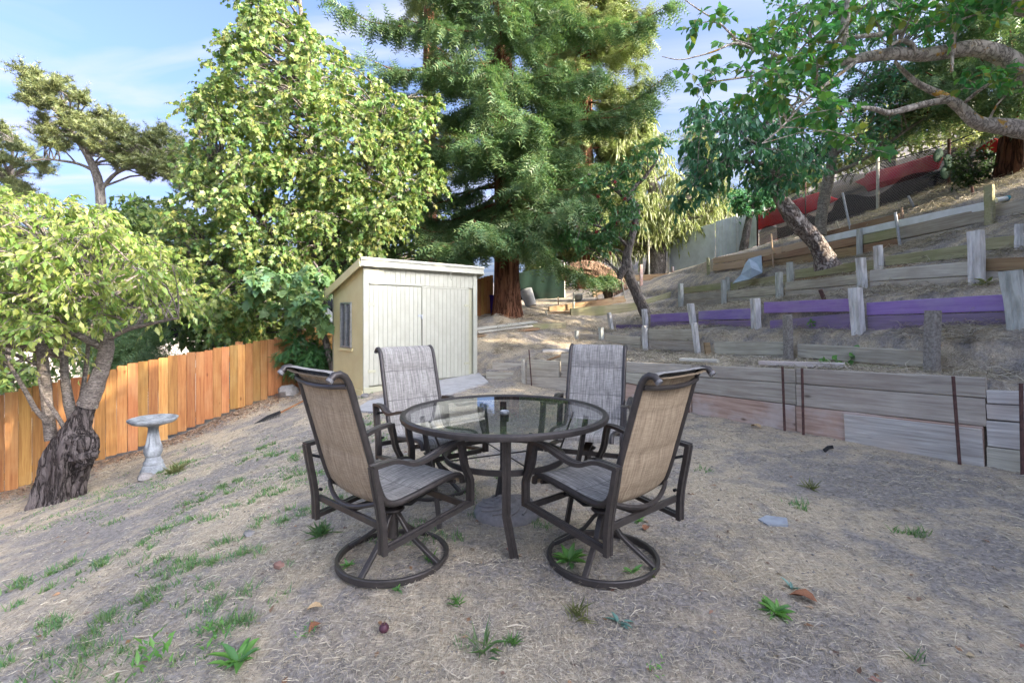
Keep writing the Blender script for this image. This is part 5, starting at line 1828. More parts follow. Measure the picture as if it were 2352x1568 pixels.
redwood("redwood_tree", "dark redwood with reddish trunk on the slope at the right edge", (P(2348, 445, 9.0).x, 9.0, gz(P(2348, 445, 9.0).x, 9.0)), 17, .27, 1.5, 3.0, 120, 33, M_RWOOD, B_DRED, fl=(.22, .36), per=22, extra=[((9.0, 9, 5.6), P(2250, 150, 7.6)), ((9.0, 9, 5.2), P(2290, 235, 7.8)), ((9.0, 9, 6.2), P(2320, 90, 7.6)), ((9.0, 9, 6.6), P(2200, 60, 8.0)), ((9.0, 9, 7.0), P(2280, 10, 7.6)), ((9.0, 9, 5.0), P(2340, 260, 7.6)), ((9.0, 9, 5.4), P(2345, 190, 7.4)), ((9, 9, 5.9), P(2160, 120, 8.4))])

redwood("redwood_tree", "tall added redwood coloured as if sunlit whose tip shows left of the large redwood's crown", (P(985, 640, 18).x, 18.0, gz(P(985, 640, 18).x, 18.0)), 21, .30, 6.0, 2.6, 95, 34, M_RWOOD_SUNLIT, B_RED, fl=(.32, .5), per=18)  # added tree; its lighter needles stand in for sunlit fronds

# ------------------------------------------------------------------ wind-swept cypresses far left
grow("cypress_tree", "flat topped windswept cypress with pale bare trunk against the sky", "tree", (P(235, 460, 26).x, 26, -4),
     [("trunk", [(*P(243, 900, 26), .42), (*P(237, 600, 26), .30), (*P(232, 450, 26), .23), (*P(225, 400, 26), .2), (*P(205, 360, 26), .17), (*P(170, 310, 26), .12), (*P(110, 230, 26), .06)]),
      ("limb", [(*P(230, 440, 26), .1), (*P(260, 400, 26), .09), (*P(330, 370, 25.5), .06), (*P(390, 350, 25), .03)]),
      ("limb", [(*P(222, 395, 26), .09), (*P(180, 375, 26), .07), (*P(110, 365, 25.5), .05), (*P(60, 370, 25.5), .03)])],
     [(45, 155), (110, 170), (150, 180), (185, 215), (215, 255), (270, 270), (320, 310), (350, 285), (395, 305), (450, 350), (470, 440), (440, 470), (380, 400), (340, 420), (270, 385), (215, 350), (165, 330), (150, 350), (100, 340), (80, 290), (100, 275), (50, 240), (20, 215), (60, 205), (20, 190)],
     26, 2.4, 190, (.35, .85), 11, 7, L_TUFT, (.16, .28), M_CYPR, B_PINE, 41, droop=-.1, spread=.6, flat=.3, up=.35, inset=3, twigs=False, br=(.06, .015))
grow("cypress_tree", "dark low cypress at the far left edge beyond the cherry", "tree", (P(20, 700, 30).x, 30, -5),
     [("trunk", [(*P(10, 950, 30), .4), (*P(15, 600, 30), .28), (*P(25, 420, 30), .15), (*P(30, 330, 30), .05)])],
     [(-120, 300), (20, 285), (50, 315), (80, 340), (110, 360), (110, 420), (90, 470), (-120, 480)],
     30, 2.2, 80, (.4, .95), 12, 7, L_TUFT, (.2, .34), M_CYPR, B_PINE, 42, droop=-.1, spread=.6, flat=.4, up=.5, inset=6, twigs=False, br=(.06, .02))

# ------------------------------------------------------------------ willow and the furrowed trunks at the back
grow("willow_tree", "pale yellow green weeping willow behind the fallen trunk", "tree", (P(1510, 640, 22).x, 22, 2.5),
     [("trunk", stem((1503, 645, 22, 46), (1508, 600, 22, 44), (1512, 560, 22, 42), (1510, 480, 22, 34), (1490, 380, 22, 22), (1480, 280, 22, 12))),
      ("limb", stem((1512, 550, 22, 26), (1560, 480, 22, 20), (1610, 420, 22, 12))), ("limb", stem((1510, 500, 22, 22), (1430, 420, 22.3, 15), (1370, 350, 22.5, 8)))],
     [(1400, 190), (1480, 200), (1510, 320), (1560, 390), (1690, 420), (1735, 470), (1670, 520), (1600, 530), (1480, 580), (1380, 590), (1300, 590), (1340, 400)],
     22.5, 2.2, 200, (.5, .9), 15, 9, L_LANCE, (.22, .36), M_WILLOW, B_GREY, 51, droop=1.7, spread=.3, flat=.6, up=.0, inset=10, twigs=False, br=(.05, .015))

# ------------------------------------------------------------------ tree with red berries in the middle
bt = grow("berry_tree", "small crooked tree with red berries leaning at the ends of the terraces", "tree", hit(1480, 718),
          [("trunk", stem((1484, 724, 13.6, 26), (1470, 690, 13.6, 25), (1452, 650, 13.6, 24), (1438, 610, 13.6, 24), (1440, 585, 13.6, 20), (1450, 550, 13.6, 17), (1462, 500, 13.6, 17), (1464, 470, 13.6, 15), (1440, 458, 13.6, 12))),
           ("limb", stem((1464, 474, 13.6, 12), (1435, 455, 13.6, 11), (1420, 440, 13.5, 9), (1390, 420, 13.4, 6), (1350, 400, 13.3, 4))),
           ("limb", stem((1440, 458, 13.6, 11), (1452, 432, 13.6, 10), (1480, 410, 13.6, 8), (1505, 375, 13.6, 6), (1520, 340, 13.6, 4))),
           ("limb", stem((1445, 570, 13.6, 9), (1415, 540, 13.4, 7), (1380, 520, 13.2, 5), (1330, 510, 13, 3))),
           ("limb", stem((1437, 612, 13.5, 18), (1428, 625, 13.5, 20), (1422, 640, 13.5, 12)))],
          [(1350, 400), (1420, 360), (1480, 330), (1530, 310), (1540, 340), (1480, 380), (1470, 430), (1480, 500), (1475, 560), (1410, 585), (1370, 588), (1305, 598), (1265, 575), (1275, 500), (1300, 450)],
          13.3, .9, 64, (.22, .42), 8, 8, L_OVAL, (.10, .16), M_BERRYT, B_GREY, 61, droop=.6, spread=.4, inset=8, br=(.02, .006), big=0)
rng_ = np.random.default_rng(62)
M_BERRY = m_plain("red_berry", (0.24, 0.03, 0.03), None, 10, .4)
for k in range(20):
    px, py = rng_.uniform(1280, 1460), rng_.uniform(390, 600)
    if not in_poly(np.array([px]), np.array([py]), [(1350, 400), (1470, 390), (1475, 560), (1300, 615), (1268, 580), (1300, 450)])[0]:
        continue
    m = MB()
    c = P(px, py, 12.7 + rng_.uniform(-.3, .4))
    for q in range(6):
        m.tube([c + Vector((rng_.uniform(-.04, .04), rng_.uniform(-.04, .04), rng_.uniform(-.04, .04))) + Vector((0, 0, dz)) for dz in (-.02, -.012, .0, .012, .02)], [.003, .010, .013, .010, .003], 6, cap=False)
    m.build("berry_cluster", M_BERRY, bt, True)

# ------------------------------------------------------------------ leaning cherry with peeling bark on the terraces
lt = grow("cherry_tree", "leaning tree with scarred peeling bark and drooping dark leaves between upper terraces", "tree", hit(1893, 603),
          [("trunk", stem((1900, 615, 8.55, 60), (1893, 592, 8.55, 46), (1880, 565, 8.5, 38), (1860, 540, 8.45, 38), (1835, 515, 8.4, 40), (1815, 490, 8.4, 38), (1798, 465, 8.4, 33), (1784, 448, 8.4, 24), (1776, 435, 8.4, 15), (1772, 400, 8.4, 13), (1770, 360, 8.4, 11), (1760, 300, 8.3, 8))),
           ("limb", stem((1771, 380, 8.4, 9), (1720, 370, 8.2, 7), (1650, 390, 8.0, 5), (1590, 420, 7.8, 3))),
           ("limb", stem((1771, 350, 8.4, 8), (1700, 310, 8.2, 6), (1630, 300, 8.0, 4))),
           ("limb", stem((1772, 400, 8.4, 8), (1820, 370, 8.3, 6), (1870, 370, 8.2, 4)))],
          [(1560, 290), (1600, 240), (1660, 230), (1760, 210), (1860, 260), (1900, 330), (1880, 410), (1830, 440), (1790, 430), (1740, 440), (1700, 400), (1660, 400), (1640, 440), (1590, 470), (1545, 485), (1535, 450), (1580, 390), (1550, 340)],
          8.1, .95, 92, (.2, .36), 7, 7, L_OVAL, (.09, .145), M_DARKL, B_PEEL, 71, droop=.95, spread=.3, up=.0, big=300, inset=10, br=(.02, .006))

# smooth pale trunk with the airy crown
grow("pale_trunk_tree", "tree with smooth curved pale trunk before the chain link fence", "tree", hit(1882, 528),
     [("trunk", stem((1884, 540, 10.6, 26), (1886, 500, 10.6, 24), (1894, 450, 10.6, 25), (1905, 400, 10.6, 23), (1914, 350, 10.6, 20), (1900, 280, 10.6, 16), (1880, 200, 10.6, 12), (1860, 80, 10.6, 8))),
      ("limb", stem((1908, 400, 10.6, 9), (1960, 380, 10.4, 8), (2020, 345, 10.2, 7), (2080, 300, 10, 6), (2150, 255, 9.8, 4))),
      ("limb", stem((1912, 360, 10.6, 10), (1980, 310, 10.4, 8), (2080, 260, 10.2, 6), (2200, 220, 10, 4))),
      ("limb", stem((1900, 290, 10.6, 9), (1980, 200, 10.4, 7), (2060, 120, 10.2, 4)))],
     [(1700, 100), (1800, -20), (1950, -120), (2200, -120), (2330, 20), (2280, 150), (2250, 250), (2200, 290), (2110, 330), (2010, 350), (1930, 400), (1860, 400), (1800, 300), (1730, 200)],
     10.3, 1.5, 120, (.3, .55), 9, 8, L_OVAL, (.075, .115), M_DARKL, B_PALE, 72, droop=.35, spread=.5, inset=12, br=(.02, .006))

# ------------------------------------------------------------------ near tree reaching in from the right
near_tree = grow("lichen_tree", "near tree with orange lichened limbs arching in from the right edge", "tree", (5.9, 4.4, 1.5),
     [("trunk", [(6.0, 4.55, 1.2, .20), (5.75, 4.5, 2.1, .17), (5.45, 4.45, 2.8, .15), (5.3, 4.4, 3.25, .13)]),
      ("limb", stem((2520, 310, 4.5, 52), (2430, 312, 4.5, 46), (2352, 298, 4.5, 42), (2300, 290, 4.5, 36), (2240, 284, 4.5, 28), (2205, 245, 4.5, 24), (2170, 222, 4.5, 18), (2110, 195, 4.5, 13), (2075, 165, 4.5, 10), (2055, 140, 4.5, 7))),
      ("limb", stem((2185, 230, 4.5, 14), (2140, 235, 4.4, 15), (2090, 248, 4.4, 15), (2040, 262, 4.35, 13), (2010, 250, 4.3, 11), (1975, 247, 4.3, 8), (1930, 262, 4.3, 4))),
      ("limb", stem((2520, 250, 4.3, 60), (2420, 200, 4.3, 52), (2352, 165, 4.3, 44), (2300, 125, 4.3, 40), (2240, 108, 4.3, 36), (2180, 118, 4.3, 32), (2120, 128, 4.3, 30), (2060, 122, 4.3, 28), (1990, 130, 4.3, 24), (1930, 145, 4.3, 16), (1860, 150, 4.3, 11), (1800, 135, 4.3, 8), (1745, 110, 4.3, 6), (1680, 90, 4.2, 4))),
      ("limb", stem((2520, 40, 4.1, 60), (2400, 20, 4.1, 44), (2352, 18, 4.1, 38), (2280, -8, 4.1, 34), (2200, -40, 4.1, 26))),
      ("limb", stem((2280, 10, 4.3, 20), (2200, 40, 4.3, 18), (2130, 55, 4.3, 15), (2050, 78, 4.3, 12), (1960, 85, 4.3, 9), (1905, 100, 4.3, 7), (1840, 90, 4.3, 4))),
      ("limb", stem((2105, 125, 4.25, 11), (2095, 100, 4.25, 11), (2070, 92, 4.2, 9), (2045, 105, 4.2, 7))),
      ("limb", stem((2188, 118, 4.2, 12), (2190, 70, 4.15, 12), (2195, 20, 4.1, 10), (2190, -40, 4.1, 8))),
      ("limb", stem((2188, 118, 4.2, 7), (2186, 165, 4.15, 6))),
      ("limb", stem((1960, 135, 4.3, 12), (1935, 80, 4.3, 20), (1945, 30, 4.3, 18), (1940, -40, 4.3, 14))),
      ("limb", stem((1975, 135, 4.3, 10), (1930, 170, 4.2, 8), (1850, 230, 4.1, 6), (1790, 300, 4.0, 4), (1750, 330, 4, 3))),
      ("limb", stem((1900, 150, 4.3, 9), (1760, 170, 4.2, 6), (1660, 185, 4.1, 4), (1600, 195, 4.1, 2))),
      ("limb", stem((1745, 120, 4.3, 7), (1690, 95, 4.2, 6), (1640, 120, 4.2, 4), (1560, 140, 4.2, 2.5), (1520, 130, 4.2, 1.5))),
      ("limb", stem((1690, 90, 4.2, 5), (1650, 50, 4.2, 4), (1600, 20, 4.2, 3), (1560, -10, 4.2, 2)))],
     [(1700, 60), (1800, 10), (1900, -60), (2100, -150), (2400, -200), (2500, -60), (2420, 60), (2250, 60), (2150, 75), (2060, 100), (1960, 130), (1900, 180), (1960, 240), (2000, 300), (1930, 330), (1860, 300), (1780, 270), (1680, 220), (1640, 170)],
     4.2, .45, 96, (.13, .24), 5, 6, L_BROAD, (.058, .09), M_BRIGHT, B_LICHEN, 81, droop=.5, spread=.5, big=300, inset=8, br=(.012, .004), sides=12, jit=.035, twig_r=.002,
     extra=[P(2330, 205, 4.3), P(2290, 185, 4.25), P(2240, 190, 4.2), P(2310, 170, 4.2), P(1990, 345, 4.1), P(1620, 160, 4.2), P(1600, 60, 4.2), P(1655, 45, 4.2), P(1640, 180, 4.1), P(1610, 200, 4.1), P(2200, 30, 4.0), P(2100, 20, 4.0), P(2050, 45, 4.0), P(2260, 30, 4.0)])

# ------------------------------------------------------------------ background trees and shrubs
BG = [
    ("young_conifer", "young yellowish conifer on the hill right of the willow", (1600, 420), 24, [(1600, 240), (1625, 300), (1660, 380), (1680, 440), (1560, 450), (1570, 360), (1585, 290)], 1.0, 46, (.4, .7), 10, 7, L_FROND, (.3, .45), M_SUNNY),
    ("hillside_shrub", "sunlit yellow shrubs on the hill behind the red panels, left", (1800, 470), 24, [(1680, 430), (1740, 380), (1800, 350), (1880, 350), (1900, 420), (1860, 470), (1760, 490), (1690, 480)], 1.6, 46, (.6, 1.0), 12, 7, L_OVAL, (.2, .3), M_SUNNY),
    ("hillside_shrub", "bright dry hillside shrub above the black fence netting", (2050, 360), 21, [(1900, 330), (1980, 270), (2080, 240), (2160, 250), (2180, 310), (2120, 350), (2030, 370), (1930, 400)], 1.4, 46, (.5, .9), 12, 7, L_OVAL, (.16, .26), M_SUNNY),
    ("hillside_shrub", "bright hillside shrub beside the dark redwood trunk", (2230, 300), 19, [(2130, 260), (2190, 220), (2270, 230), (2310, 280), (2270, 330), (2180, 340)], 1.3, 36, (.4, .8), 12, 7, L_OVAL, (.16, .24), M_SUNNY),
    ("dark_shrub", "small dark leafy shrub in front of the grey metal sheets", (1705, 480), 17.5, [(1650, 450), (1690, 430), (1750, 430), (1800, 440), (1790, 480), (1740, 500), (1680, 495)], .7, 30, (.25, .45), 11, 7, L_OVAL, (.11, .17), M_DARKL),
    ("evergreen_tree", "dark evergreen behind the fence between cherry and maple", (290, 900), 15, [(200, 780), (240, 730), (300, 720), (350, 750), (370, 830), (340, 880), (230, 890)], 1.2, 46, (.4, .7), 12, 7, L_FROND, (.3, .45), M_RWOOD),
    ("background_tree", "leafy green tree far behind the fence at the left edge", (40, 900), 16, [(-200, 700), (-60, 640), (60, 660), (150, 700), (200, 780), (180, 880), (0, 920), (-200, 950)], 1.6, 60, (.5, .9), 13, 7, L_OVAL, (.2, .3), M_HEDGE),
    ("background_tree", "mid green tree behind the fence below the maple crown", (470, 860), 17, [(360, 640), (460, 600), (560, 640), (620, 700), (640, 790), (560, 800), (460, 800), (380, 790)], 1.6, 60, (.5, .9), 13, 7, L_OVAL, (.2, .3), M_HEDGE),
    ("background_tree", "tall green tree far beyond the cherry and the cypress", (330, 800), 24, [(120, 560), (230, 480), (330, 450), (430, 480), (470, 600), (420, 720), (250, 740), (120, 700)], 2.2, 66, (.7, 1.2), 14, 7, L_OVAL, (.28, .42), M_HEDGE),
    ("background_tree", "dark green tree filling the gap behind the shed roof", (900, 640), 20, [(700, 480), (820, 420), (960, 440), (1040, 520), (1060, 640), (960, 700), (820, 700), (720, 640)], 2.0, 76, (.7, 1.1), 14, 7, L_OVAL, (.25, .36), M_HEDGE),
    ("background_tree", "sunlit yellowish bush behind the dark green netting", (1250, 640), 24, [(1170, 580), (1230, 540), (1300, 540), (1360, 580), (1380, 620), (1300, 650), (1190, 650)], 1.4, 46, (.5, .9), 13, 7, L_OVAL, (.2, .3), M_WILLOW),
    ("fern_shrub", "feathery dark fern like shrub in the fence corner beside the shed", (705, 862), 9.95, [(640, 800), (670, 765), (720, 755), (760, 790), (765, 850), (730, 868), (670, 868), (650, 830)], .4, 34, (.16, .28), 7, 5, L_FERN, (.18, .28), M_FERNL),
]
for i, (nm, lb, (bx, by), Y, poly, dep, ncl, rcl, per, tw, tpl, sz, mt) in enumerate(BG):
    b = P(bx, by, Y)
    g0 = gz(b.x, b.y)
    b = Vector((b.x, b.y, g0))
    top = np.array(poly)[:, 1].min()
    c = P(np.mean([p[0] for p in poly]), np.mean([p[1] for p in poly]), Y)
    w = .16 if Y > 12 else .04
    t2 = P(np.mean([p[0] for p in poly]), top + 30, Y)
    grow(nm, lb, "shrub" if "shrub" in nm else "tree", b, [("trunk", [(b.x, b.y, b.z - .2, w), (b.x * .6 + c.x * .4, Y, b.z * .6 + c.z * .4, w * .8), (c.x, Y, c.z, w * .55), (t2.x, Y, t2.z, w * .2)])],
         poly, Y, dep, ncl, rcl, per, tw, tpl, sz, mt, B_GREY, 100 + i, droop=.35, spread=.55, inset=8, twigs=False, br=(.04, .012))
# ------------------------------------------------------------------ oaks on the upper slope beyond the right edge of the view: they shade the yard
SHADE = [(8.6, -8.6, 4.3, 1.9, 50), (8.3, -5.6, 4.5, 1.9, 60), (8.0, -2.8, 4.7, 1.9, 66), (7.9, -.2, 4.1, 1.6, 60), (7.9, 2.2, 4.5, 1.6, 64), (7.9, 4.3, 5.0, 1.6, 60), (10.2, -2.6, 6.4, 2.1, 120), (10.1, .8, 6.8, 2.2, 130), (10.3, 3.9, 6.8, 2.0, 110), (10.4, -6, 6.0, 2.0, 70)]
NTH = ["lowest", "second", "third", "fourth", "fifth", "sixth", "seventh", "last"]
for i, (x, y, zc, r, ncl) in enumerate(SHADE):
    z0 = gz(x, y)
    rng_ = np.random.default_rng(300 + i)
    d = unit(rng_.normal(size=(ncl, 3)) * np.array([1, 1, .7])) * rng_.uniform(.35, 1, (ncl, 1)) ** .6 * r * np.array([1, 1, .95])
    cen = d + np.array([x, y, zc])
    grow("oak_tree", "dense dark oak on the upper slope, right of the terraces and outside the view", "tree", (x, y, z0),
         [("trunk", [(x, y, z0 - .3, .24), (x + .1, y, (z0 + zc) / 2, .19), (x, y, zc, .12), (x, y, zc + r * .5, .04)])],
         None, 0, 0, 0, (.45, .8) if i < 6 else (.26, .44), 14 if i < 6 else 7, 8, L_OVAL, (.16, .26), M_OAKL, B_GREY, 300 + i, droop=.3, twigs=False, extra=cen, group="oaks shading the yard from the upper slope", br=(.05, .015))
# unseen low scrub added between their trunks to stop sun leaking under the crowns
for i, (x, y, r) in enumerate([(8.5, -9.5, 1.1), (8.4, -7.2, 1.15), (8.3, -5.0, 1.1), (8.3, -3.0, 1.1), (8.2, -1.0, 1.05), (8.1, 1.0, 1.0)]):
    z0 = gz(x, y); rng_ = np.random.default_rng(400 + i)
    cen = unit(rng_.normal(size=(40, 3))) * rng_.uniform(.3, 1, (40, 1)) ** .5 * r + np.array([x, y, z0 + r * .85])
    grow("shade_scrub_bush", "low dark scrub bush added unseen under the oaks to block sun, right of the terraces", "shrub", (x, y, z0), [("stem", [(x, y, z0 - .1, .05), (x, y, z0 + r, .03)])],
         None, 0, 0, 0, (.35, .55), 12, 7, L_OVAL, (.12, .2), M_OAKL, B_GREY, 400 + i, twigs=False, extra=cen, group="unseen scrub added under the oaks to block sun", br=(.02, .008))
# ------------------------------------------------------------------ grey metal sheets and chain link fence on the upper slope
ms = thing("sheet_metal_fence", P(1650, 595, 20.5), "fence of grey ribbed metal sheets on the upper slope under the willow", "fence")
for (pa, ta, ba, Ya), (pb, tb_, bb_, Yb) in (((1537, 541, 622, 22.0), (1642, 512, 592, 20.4)), ((1644, 509, 591, 20.4), (1690, 496, 578, 19.8)), ((1693, 499, 577, 19.8), (1738, 482, 560, 19.0))):
    m = MB(); vs, fs = [], []
    A0, A1, B0, B1 = P(pa, ta, Ya), P(pa, ba + 4, Ya), P(pb, tb_, Yb), P(pb, bb_ + 4, Yb)
    d = (B0 - A0); d.z = 0; nrm = Vector((d.y, -d.x, 0)).normalized()
    k = 44
    for layer in (0, .004):
        for i in range(k + 1):
            t = i / k
            w = nrm * (-.008 * math.sin(t * d.length / .11 * 2 * math.pi) + layer)
            vs += [A1.lerp(B1, t) + w, A0.lerp(B0, t) + w]
    o = 2 * (k + 1)
    for i in range(k):
        a = 2 * i
        fs += [(a, a + 2, a + 3, a + 1), (o + a, o + a + 1, o + a + 3, o + a + 2), (a + 1, a + 3, o + a + 3, o + a + 1), (a, o + a, o + a + 2, a + 2)]
    m.add(vs, fs); m.build("metal_sheet", M_CORR, ms, True)
stake(ms, P(1691, 492, 19.7), P(1692, 584, 19.7), .035, M_GALV, "pipe_post", 8)
stake(ms, P(1534, 538, 22), P(1536, 628, 22), .04, M_PALEWOOD, "fence_post", 8)

cl = thing("chain_link_fence", P(1735, 560, 19), "sagging chain link fence with black netting along the upper slope", "fence")
LG = LINES[6]
fpx = [1740, 1790, 1850, 1907, 1960, 2016, 2070, 2124, 2180, 2240]
ftop = [480, 458, 432, 412, 397, 372, 361, 347, 330, 305]
fbot = [560, 540, 528, 512, 500, 487, 462, 440, 414, 390]
FT, FB_ = [], []
for a, b, c_ in zip(fpx, ftop, fbot):
    Y = on_line(LG, a)[0][1]
    FT.append(P(a, b, Y)); FB_.append(P(a, c_ + 6, Y))
L_ = np.r_[0, np.cumsum([(FT[i + 1] - FT[i]).length for i in range(len(FT) - 1)])]


def fpt(s, v):
    s = min(max(s, 0), L_[-1])
    i = min(int(np.searchsorted(L_, s, side='right') - 1), len(FT) - 2)
    t = (s - L_[i]) / (L_[i + 1] - L_[i])
    a, b = FB_[i].lerp(FB_[i + 1], t), FT[i].lerp(FT[i + 1], t)
    return a.lerp(b, v)


m = MB()
pit = .075; hgt = 1.15
k = int(L_[-1] / pit)
for i in range(-int(hgt / pit), k):
    for sg in (1, -1):
        pts = []
        for q in range(7):
            v = q / 6
            s_ = i * pit + (v if sg > 0 else 1 - v) * hgt
            if 0 <= s_ <= L_[-1]:
                pts.append(fpt(s_, v))
        if len(pts) > 1:
            m.tube(pts, .0026, 3, cap=False)
wire = m.build("wire_mesh", m_plain("dull_wire", (.22, .22, .22), None, 20, .6, .5), cl); wire["kind"] = "stuff"
m = MB(); m.tube([p for p in FT], .012, 5); m.build("top_wire", M_DARK, cl, True)
for i, r, mt in ((0, .03, M_RUST), (2, .022, M_RUST), (5, .035, M_PALEWOOD), (8, .03, M_RUST)):
    e = (FT[i] - FB_[i])
    stake(cl, FT[i] + e * .12, FB_[i] - e * .2, r, mt, "fence_post", 8)
m = MB(); vs, fs = [], []
ks, kv = 60, 7
s0, s1 = 0.2, L_[-1]
for i in range(ks + 1):
    s_ = s0 + (s1 - s0) * i / ks
    for j in range(kv + 1):
        v = j / kv * (1.16 - .10 * abs(math.sin(i * .33)))
        p = fpt(s_, v) + Vector((.6 + .03 * math.sin(i * .8 + j), .03 * math.sin(i * .5), 0))
        vs.append(p)
for i in range(ks):
    for j in range(kv):
        a = i * (kv + 1) + j
        fs.append((a, a + kv + 1, a + kv + 2, a + 1))
m.add(vs, fs); m.build("black_netting", M_NETB, cl, True)
m = MB(); vs, fs = [], []
for i in range(ks + 1):
    s_ = L_[-1] * i / ks
    for j in range(4):
        v = j / 3 * (.36 + .10 * math.sin(i * .41) + (.0 if s_ < L_[3] else .12))
        vs.append(fpt(s_, v) + Vector((.05 + .02 * math.sin(i * .8 + j), 0, 0)))
for i in range(ks):
    for j in range(3):
        a = i * 4 + j
        fs.append((a, a + 4, a + 5, a + 1))
m.add(vs, fs); m.build("black_netting", M_NETB, cl, True)


def panel(name, poly, Y0, Y1, th, mat, label, cat="panel"):
    """long board with the measured outline, thickness th, standing on the slope"""
    p = np.array(poly, float); x0, x1 = p[:, 0].min(), p[:, 0].max()
    front = [P(a, b, Y0 + (Y1 - Y0) * (a - x0) / (x1 - x0)) for a, b in poly]
    d = P(x1, 0, Y1) - P(x0, 0, Y0); d.z = 0
    nrm = Vector((-d.y, d.x, 0)).normalized()
    if nrm.y < 0:
        nrm = -nrm
    if nrm.x < 0 and abs(nrm.x) > abs(nrm.y):
        nrm = -nrm
    n = len(front)
    m = MB()
    c0 = sum(front, Vector()) / n
    inner = [c0 + (q - c0) * .97 for q in front]
    vs = [q - nrm * .0 for q in inner] + [q + nrm * .015 for q in front] + [q + nrm * th for q in front]
    fs = [tuple(range(n - 1, -1, -1)), tuple(range(2 * n, 3 * n))]
    for r in (0, 1):
        fs += [(r * n + i, r * n + (i + 1) % n, (r + 1) * n + (i + 1) % n, (r + 1) * n + i) for i in range(n)]
    m.add(vs, fs)
    o = m.build(name, mat)
    bm = bmesh.new(); bm.from_mesh(o.data); bmesh.ops.recalc_face_normals(bm, faces=bm.faces); bm.to_mesh(o.data); bm.free()
    return tag(o, label, cat)


panel("red_panel", [(1727, 500), (1733, 493), (1790, 472), (1850, 450), (1880, 442), (1922, 458), (1880, 478), (1800, 510), (1740, 528), (1732, 522)], 19.35, 14.5, .06, M_REDP, "bright red long panel behind the chain link fence near the metal sheets")
panel("red_panel", [(1962, 418), (1984, 408), (1986, 402), (1994, 396), (2060, 380), (2124, 360), (2158, 352), (2160, 366), (2150, 388), (2096, 410), (2040, 425), (1992, 440), (1984, 428)], 13.9, 11.0, .06, M_PINKP, "faded crimson long panel behind netting, with a pale stripe and tag")
panel("red_panel", [(2240, 345), (2262, 330), (2284, 318), (2292, 322), (2292, 350), (2262, 366), (2248, 362)], 10.2, 9.8, .06, M_REDP, "small red panel just left of the dark redwood trunk")
o = panel("yellow_tag", [(2083, 396), (2098, 391), (2099, 396), (2084, 401)], 12.15, 12.0, .01, M_PINKWOOD, "small pale yellow tag on the crimson panel", "tag")

# ------------------------------------------------------------------ fallen trunk and things at the back of the yard
lg = thing("fallen_log", hit(1395, 668), "thick fallen trunk with furrowed bark arching over the ground behind the berry tree", "log")
lp = stem((1291, 634, 17.2, 20), (1300, 631, 17.2, 30), (1318, 622, 17.2, 38), (1340, 619, 17.2, 42), (1368, 624, 17.2, 46), (1390, 638, 17.2, 50), (1408, 655, 17.2, 54), (1418, 675, 17.2, 56))
m = MB(); vs, fs = [], []
n = 28
q = np.array(lp)
tt = np.linspace(0, len(lp) - 1, 30)
for i, t in enumerate(tt):
    c = Vector([np.interp(t, range(len(lp)), q[:, j]) for j in range(3)]); r = np.interp(t, range(len(lp)), q[:, 3])
    c2 = Vector([np.interp(min(t + .2, len(lp) - 1), range(len(lp)), q[:, j]) for j in range(3)])
    c1 = Vector([np.interp(max(t - .2, 0), range(len(lp)), q[:, j]) for j in range(3)])
    tg = (c2 - c1).normalized(); sd = Vector((0, 1, 0)); up = sd.cross(tg).normalized()
    for j in range(n):
        a = 2 * math.pi * j / n
        rr_ = r * (1 + .07 * math.sin(a * 9 + t * 1.1) + .05 * math.sin(a * 14 - t * 1.7) + random.uniform(-.03, .03))
        vs.append(c + (sd * math.cos(a) + up * math.sin(a)) * rr_)
for i in range(len(tt) - 1):
    for j in range(n):
        fs.append((i * n + j, i * n + (j + 1) % n, (i + 1) * n + (j + 1) % n, (i + 1) * n + j))
m.add(vs, fs); m.build("bark", B_LOG, lg, True)
m = MB(); m.tube([P(1290, 634, 17.2), P(1292.5, 633, 17.2)], .16, 18); m.build("cut_end", M_PINKWOOD, lg)

gn = thing("netting_fence", P(1235, 700, 18.3), "dark green shade netting hung on posts behind the large redwood", "fence")
top = [(1180, 630), (1215, 621), (1245, 614), (1275, 609), (1292, 606)]
m = MB(); vs, fs = [], []
k = 30
for i in range(k + 1):
    px = 1180 + (1296 - 1180) * i / k
    yt = np.interp(px, [a for a, _ in top], [b for _, b in top])
    Y = 18.2 + .9 * i / k
    for j in range(7):
        v = j / 6
        p = P(px, yt + (712 - yt) * v, Y) + Vector((0, .05 * math.sin(i * .7 + v * 3), 0))
        vs.append(p)
for i in range(k):
    for j in range(6):
        a = i * 7 + j
        fs.append((a, a + 1, a + 8, a + 7))
m.add(vs, fs); m.build("netting", M_NETG, gn, True)
for px, Y in ((1182, 18.3), (1240, 18.75), (1296, 19.15)):
    yt = np.interp(px, [a for a, _ in top], [b for _, b in top])
    stake(gn, P(px, yt - 3, Y), P(px, 716, Y), .035, M_PALEWOOD, "post", 8)

h_ = hit(1216, 703)
tu = thing("pale_tub", h_, "pale grey tub leaning beside the large redwood trunk", "tub")
m = MB()
e = (P(1206, 664, h_.y + .1) - P(1220, 702, h_.y)).normalized()
a0 = P(1221, 703, h_.y); r = 15 / FPX * h_.y
m.tube([a0, a0 + e * .05, a0 + e * .3, a0 + e * .56, a0 + e * .58], [r * .8, r * .85, r * .92, r, r * .93], 18); m.build("shell", M_CONC, tu, True)
h_ = P(1137, 714, 14.95); h_.z = gz(h_.x, h_.y)
bn = thing("violet_bin", h_, "dark violet plastic bin half hidden behind the redwood trunk", "bin")
m = MB(); m.lathe([(.13, 0), (.15, .3), (.165, .5), (.18, .5), (.18, .54), (.15, .54), (.14, .3)], 20, h_); m.build("body", M_VIOLETBIN, bn, True)

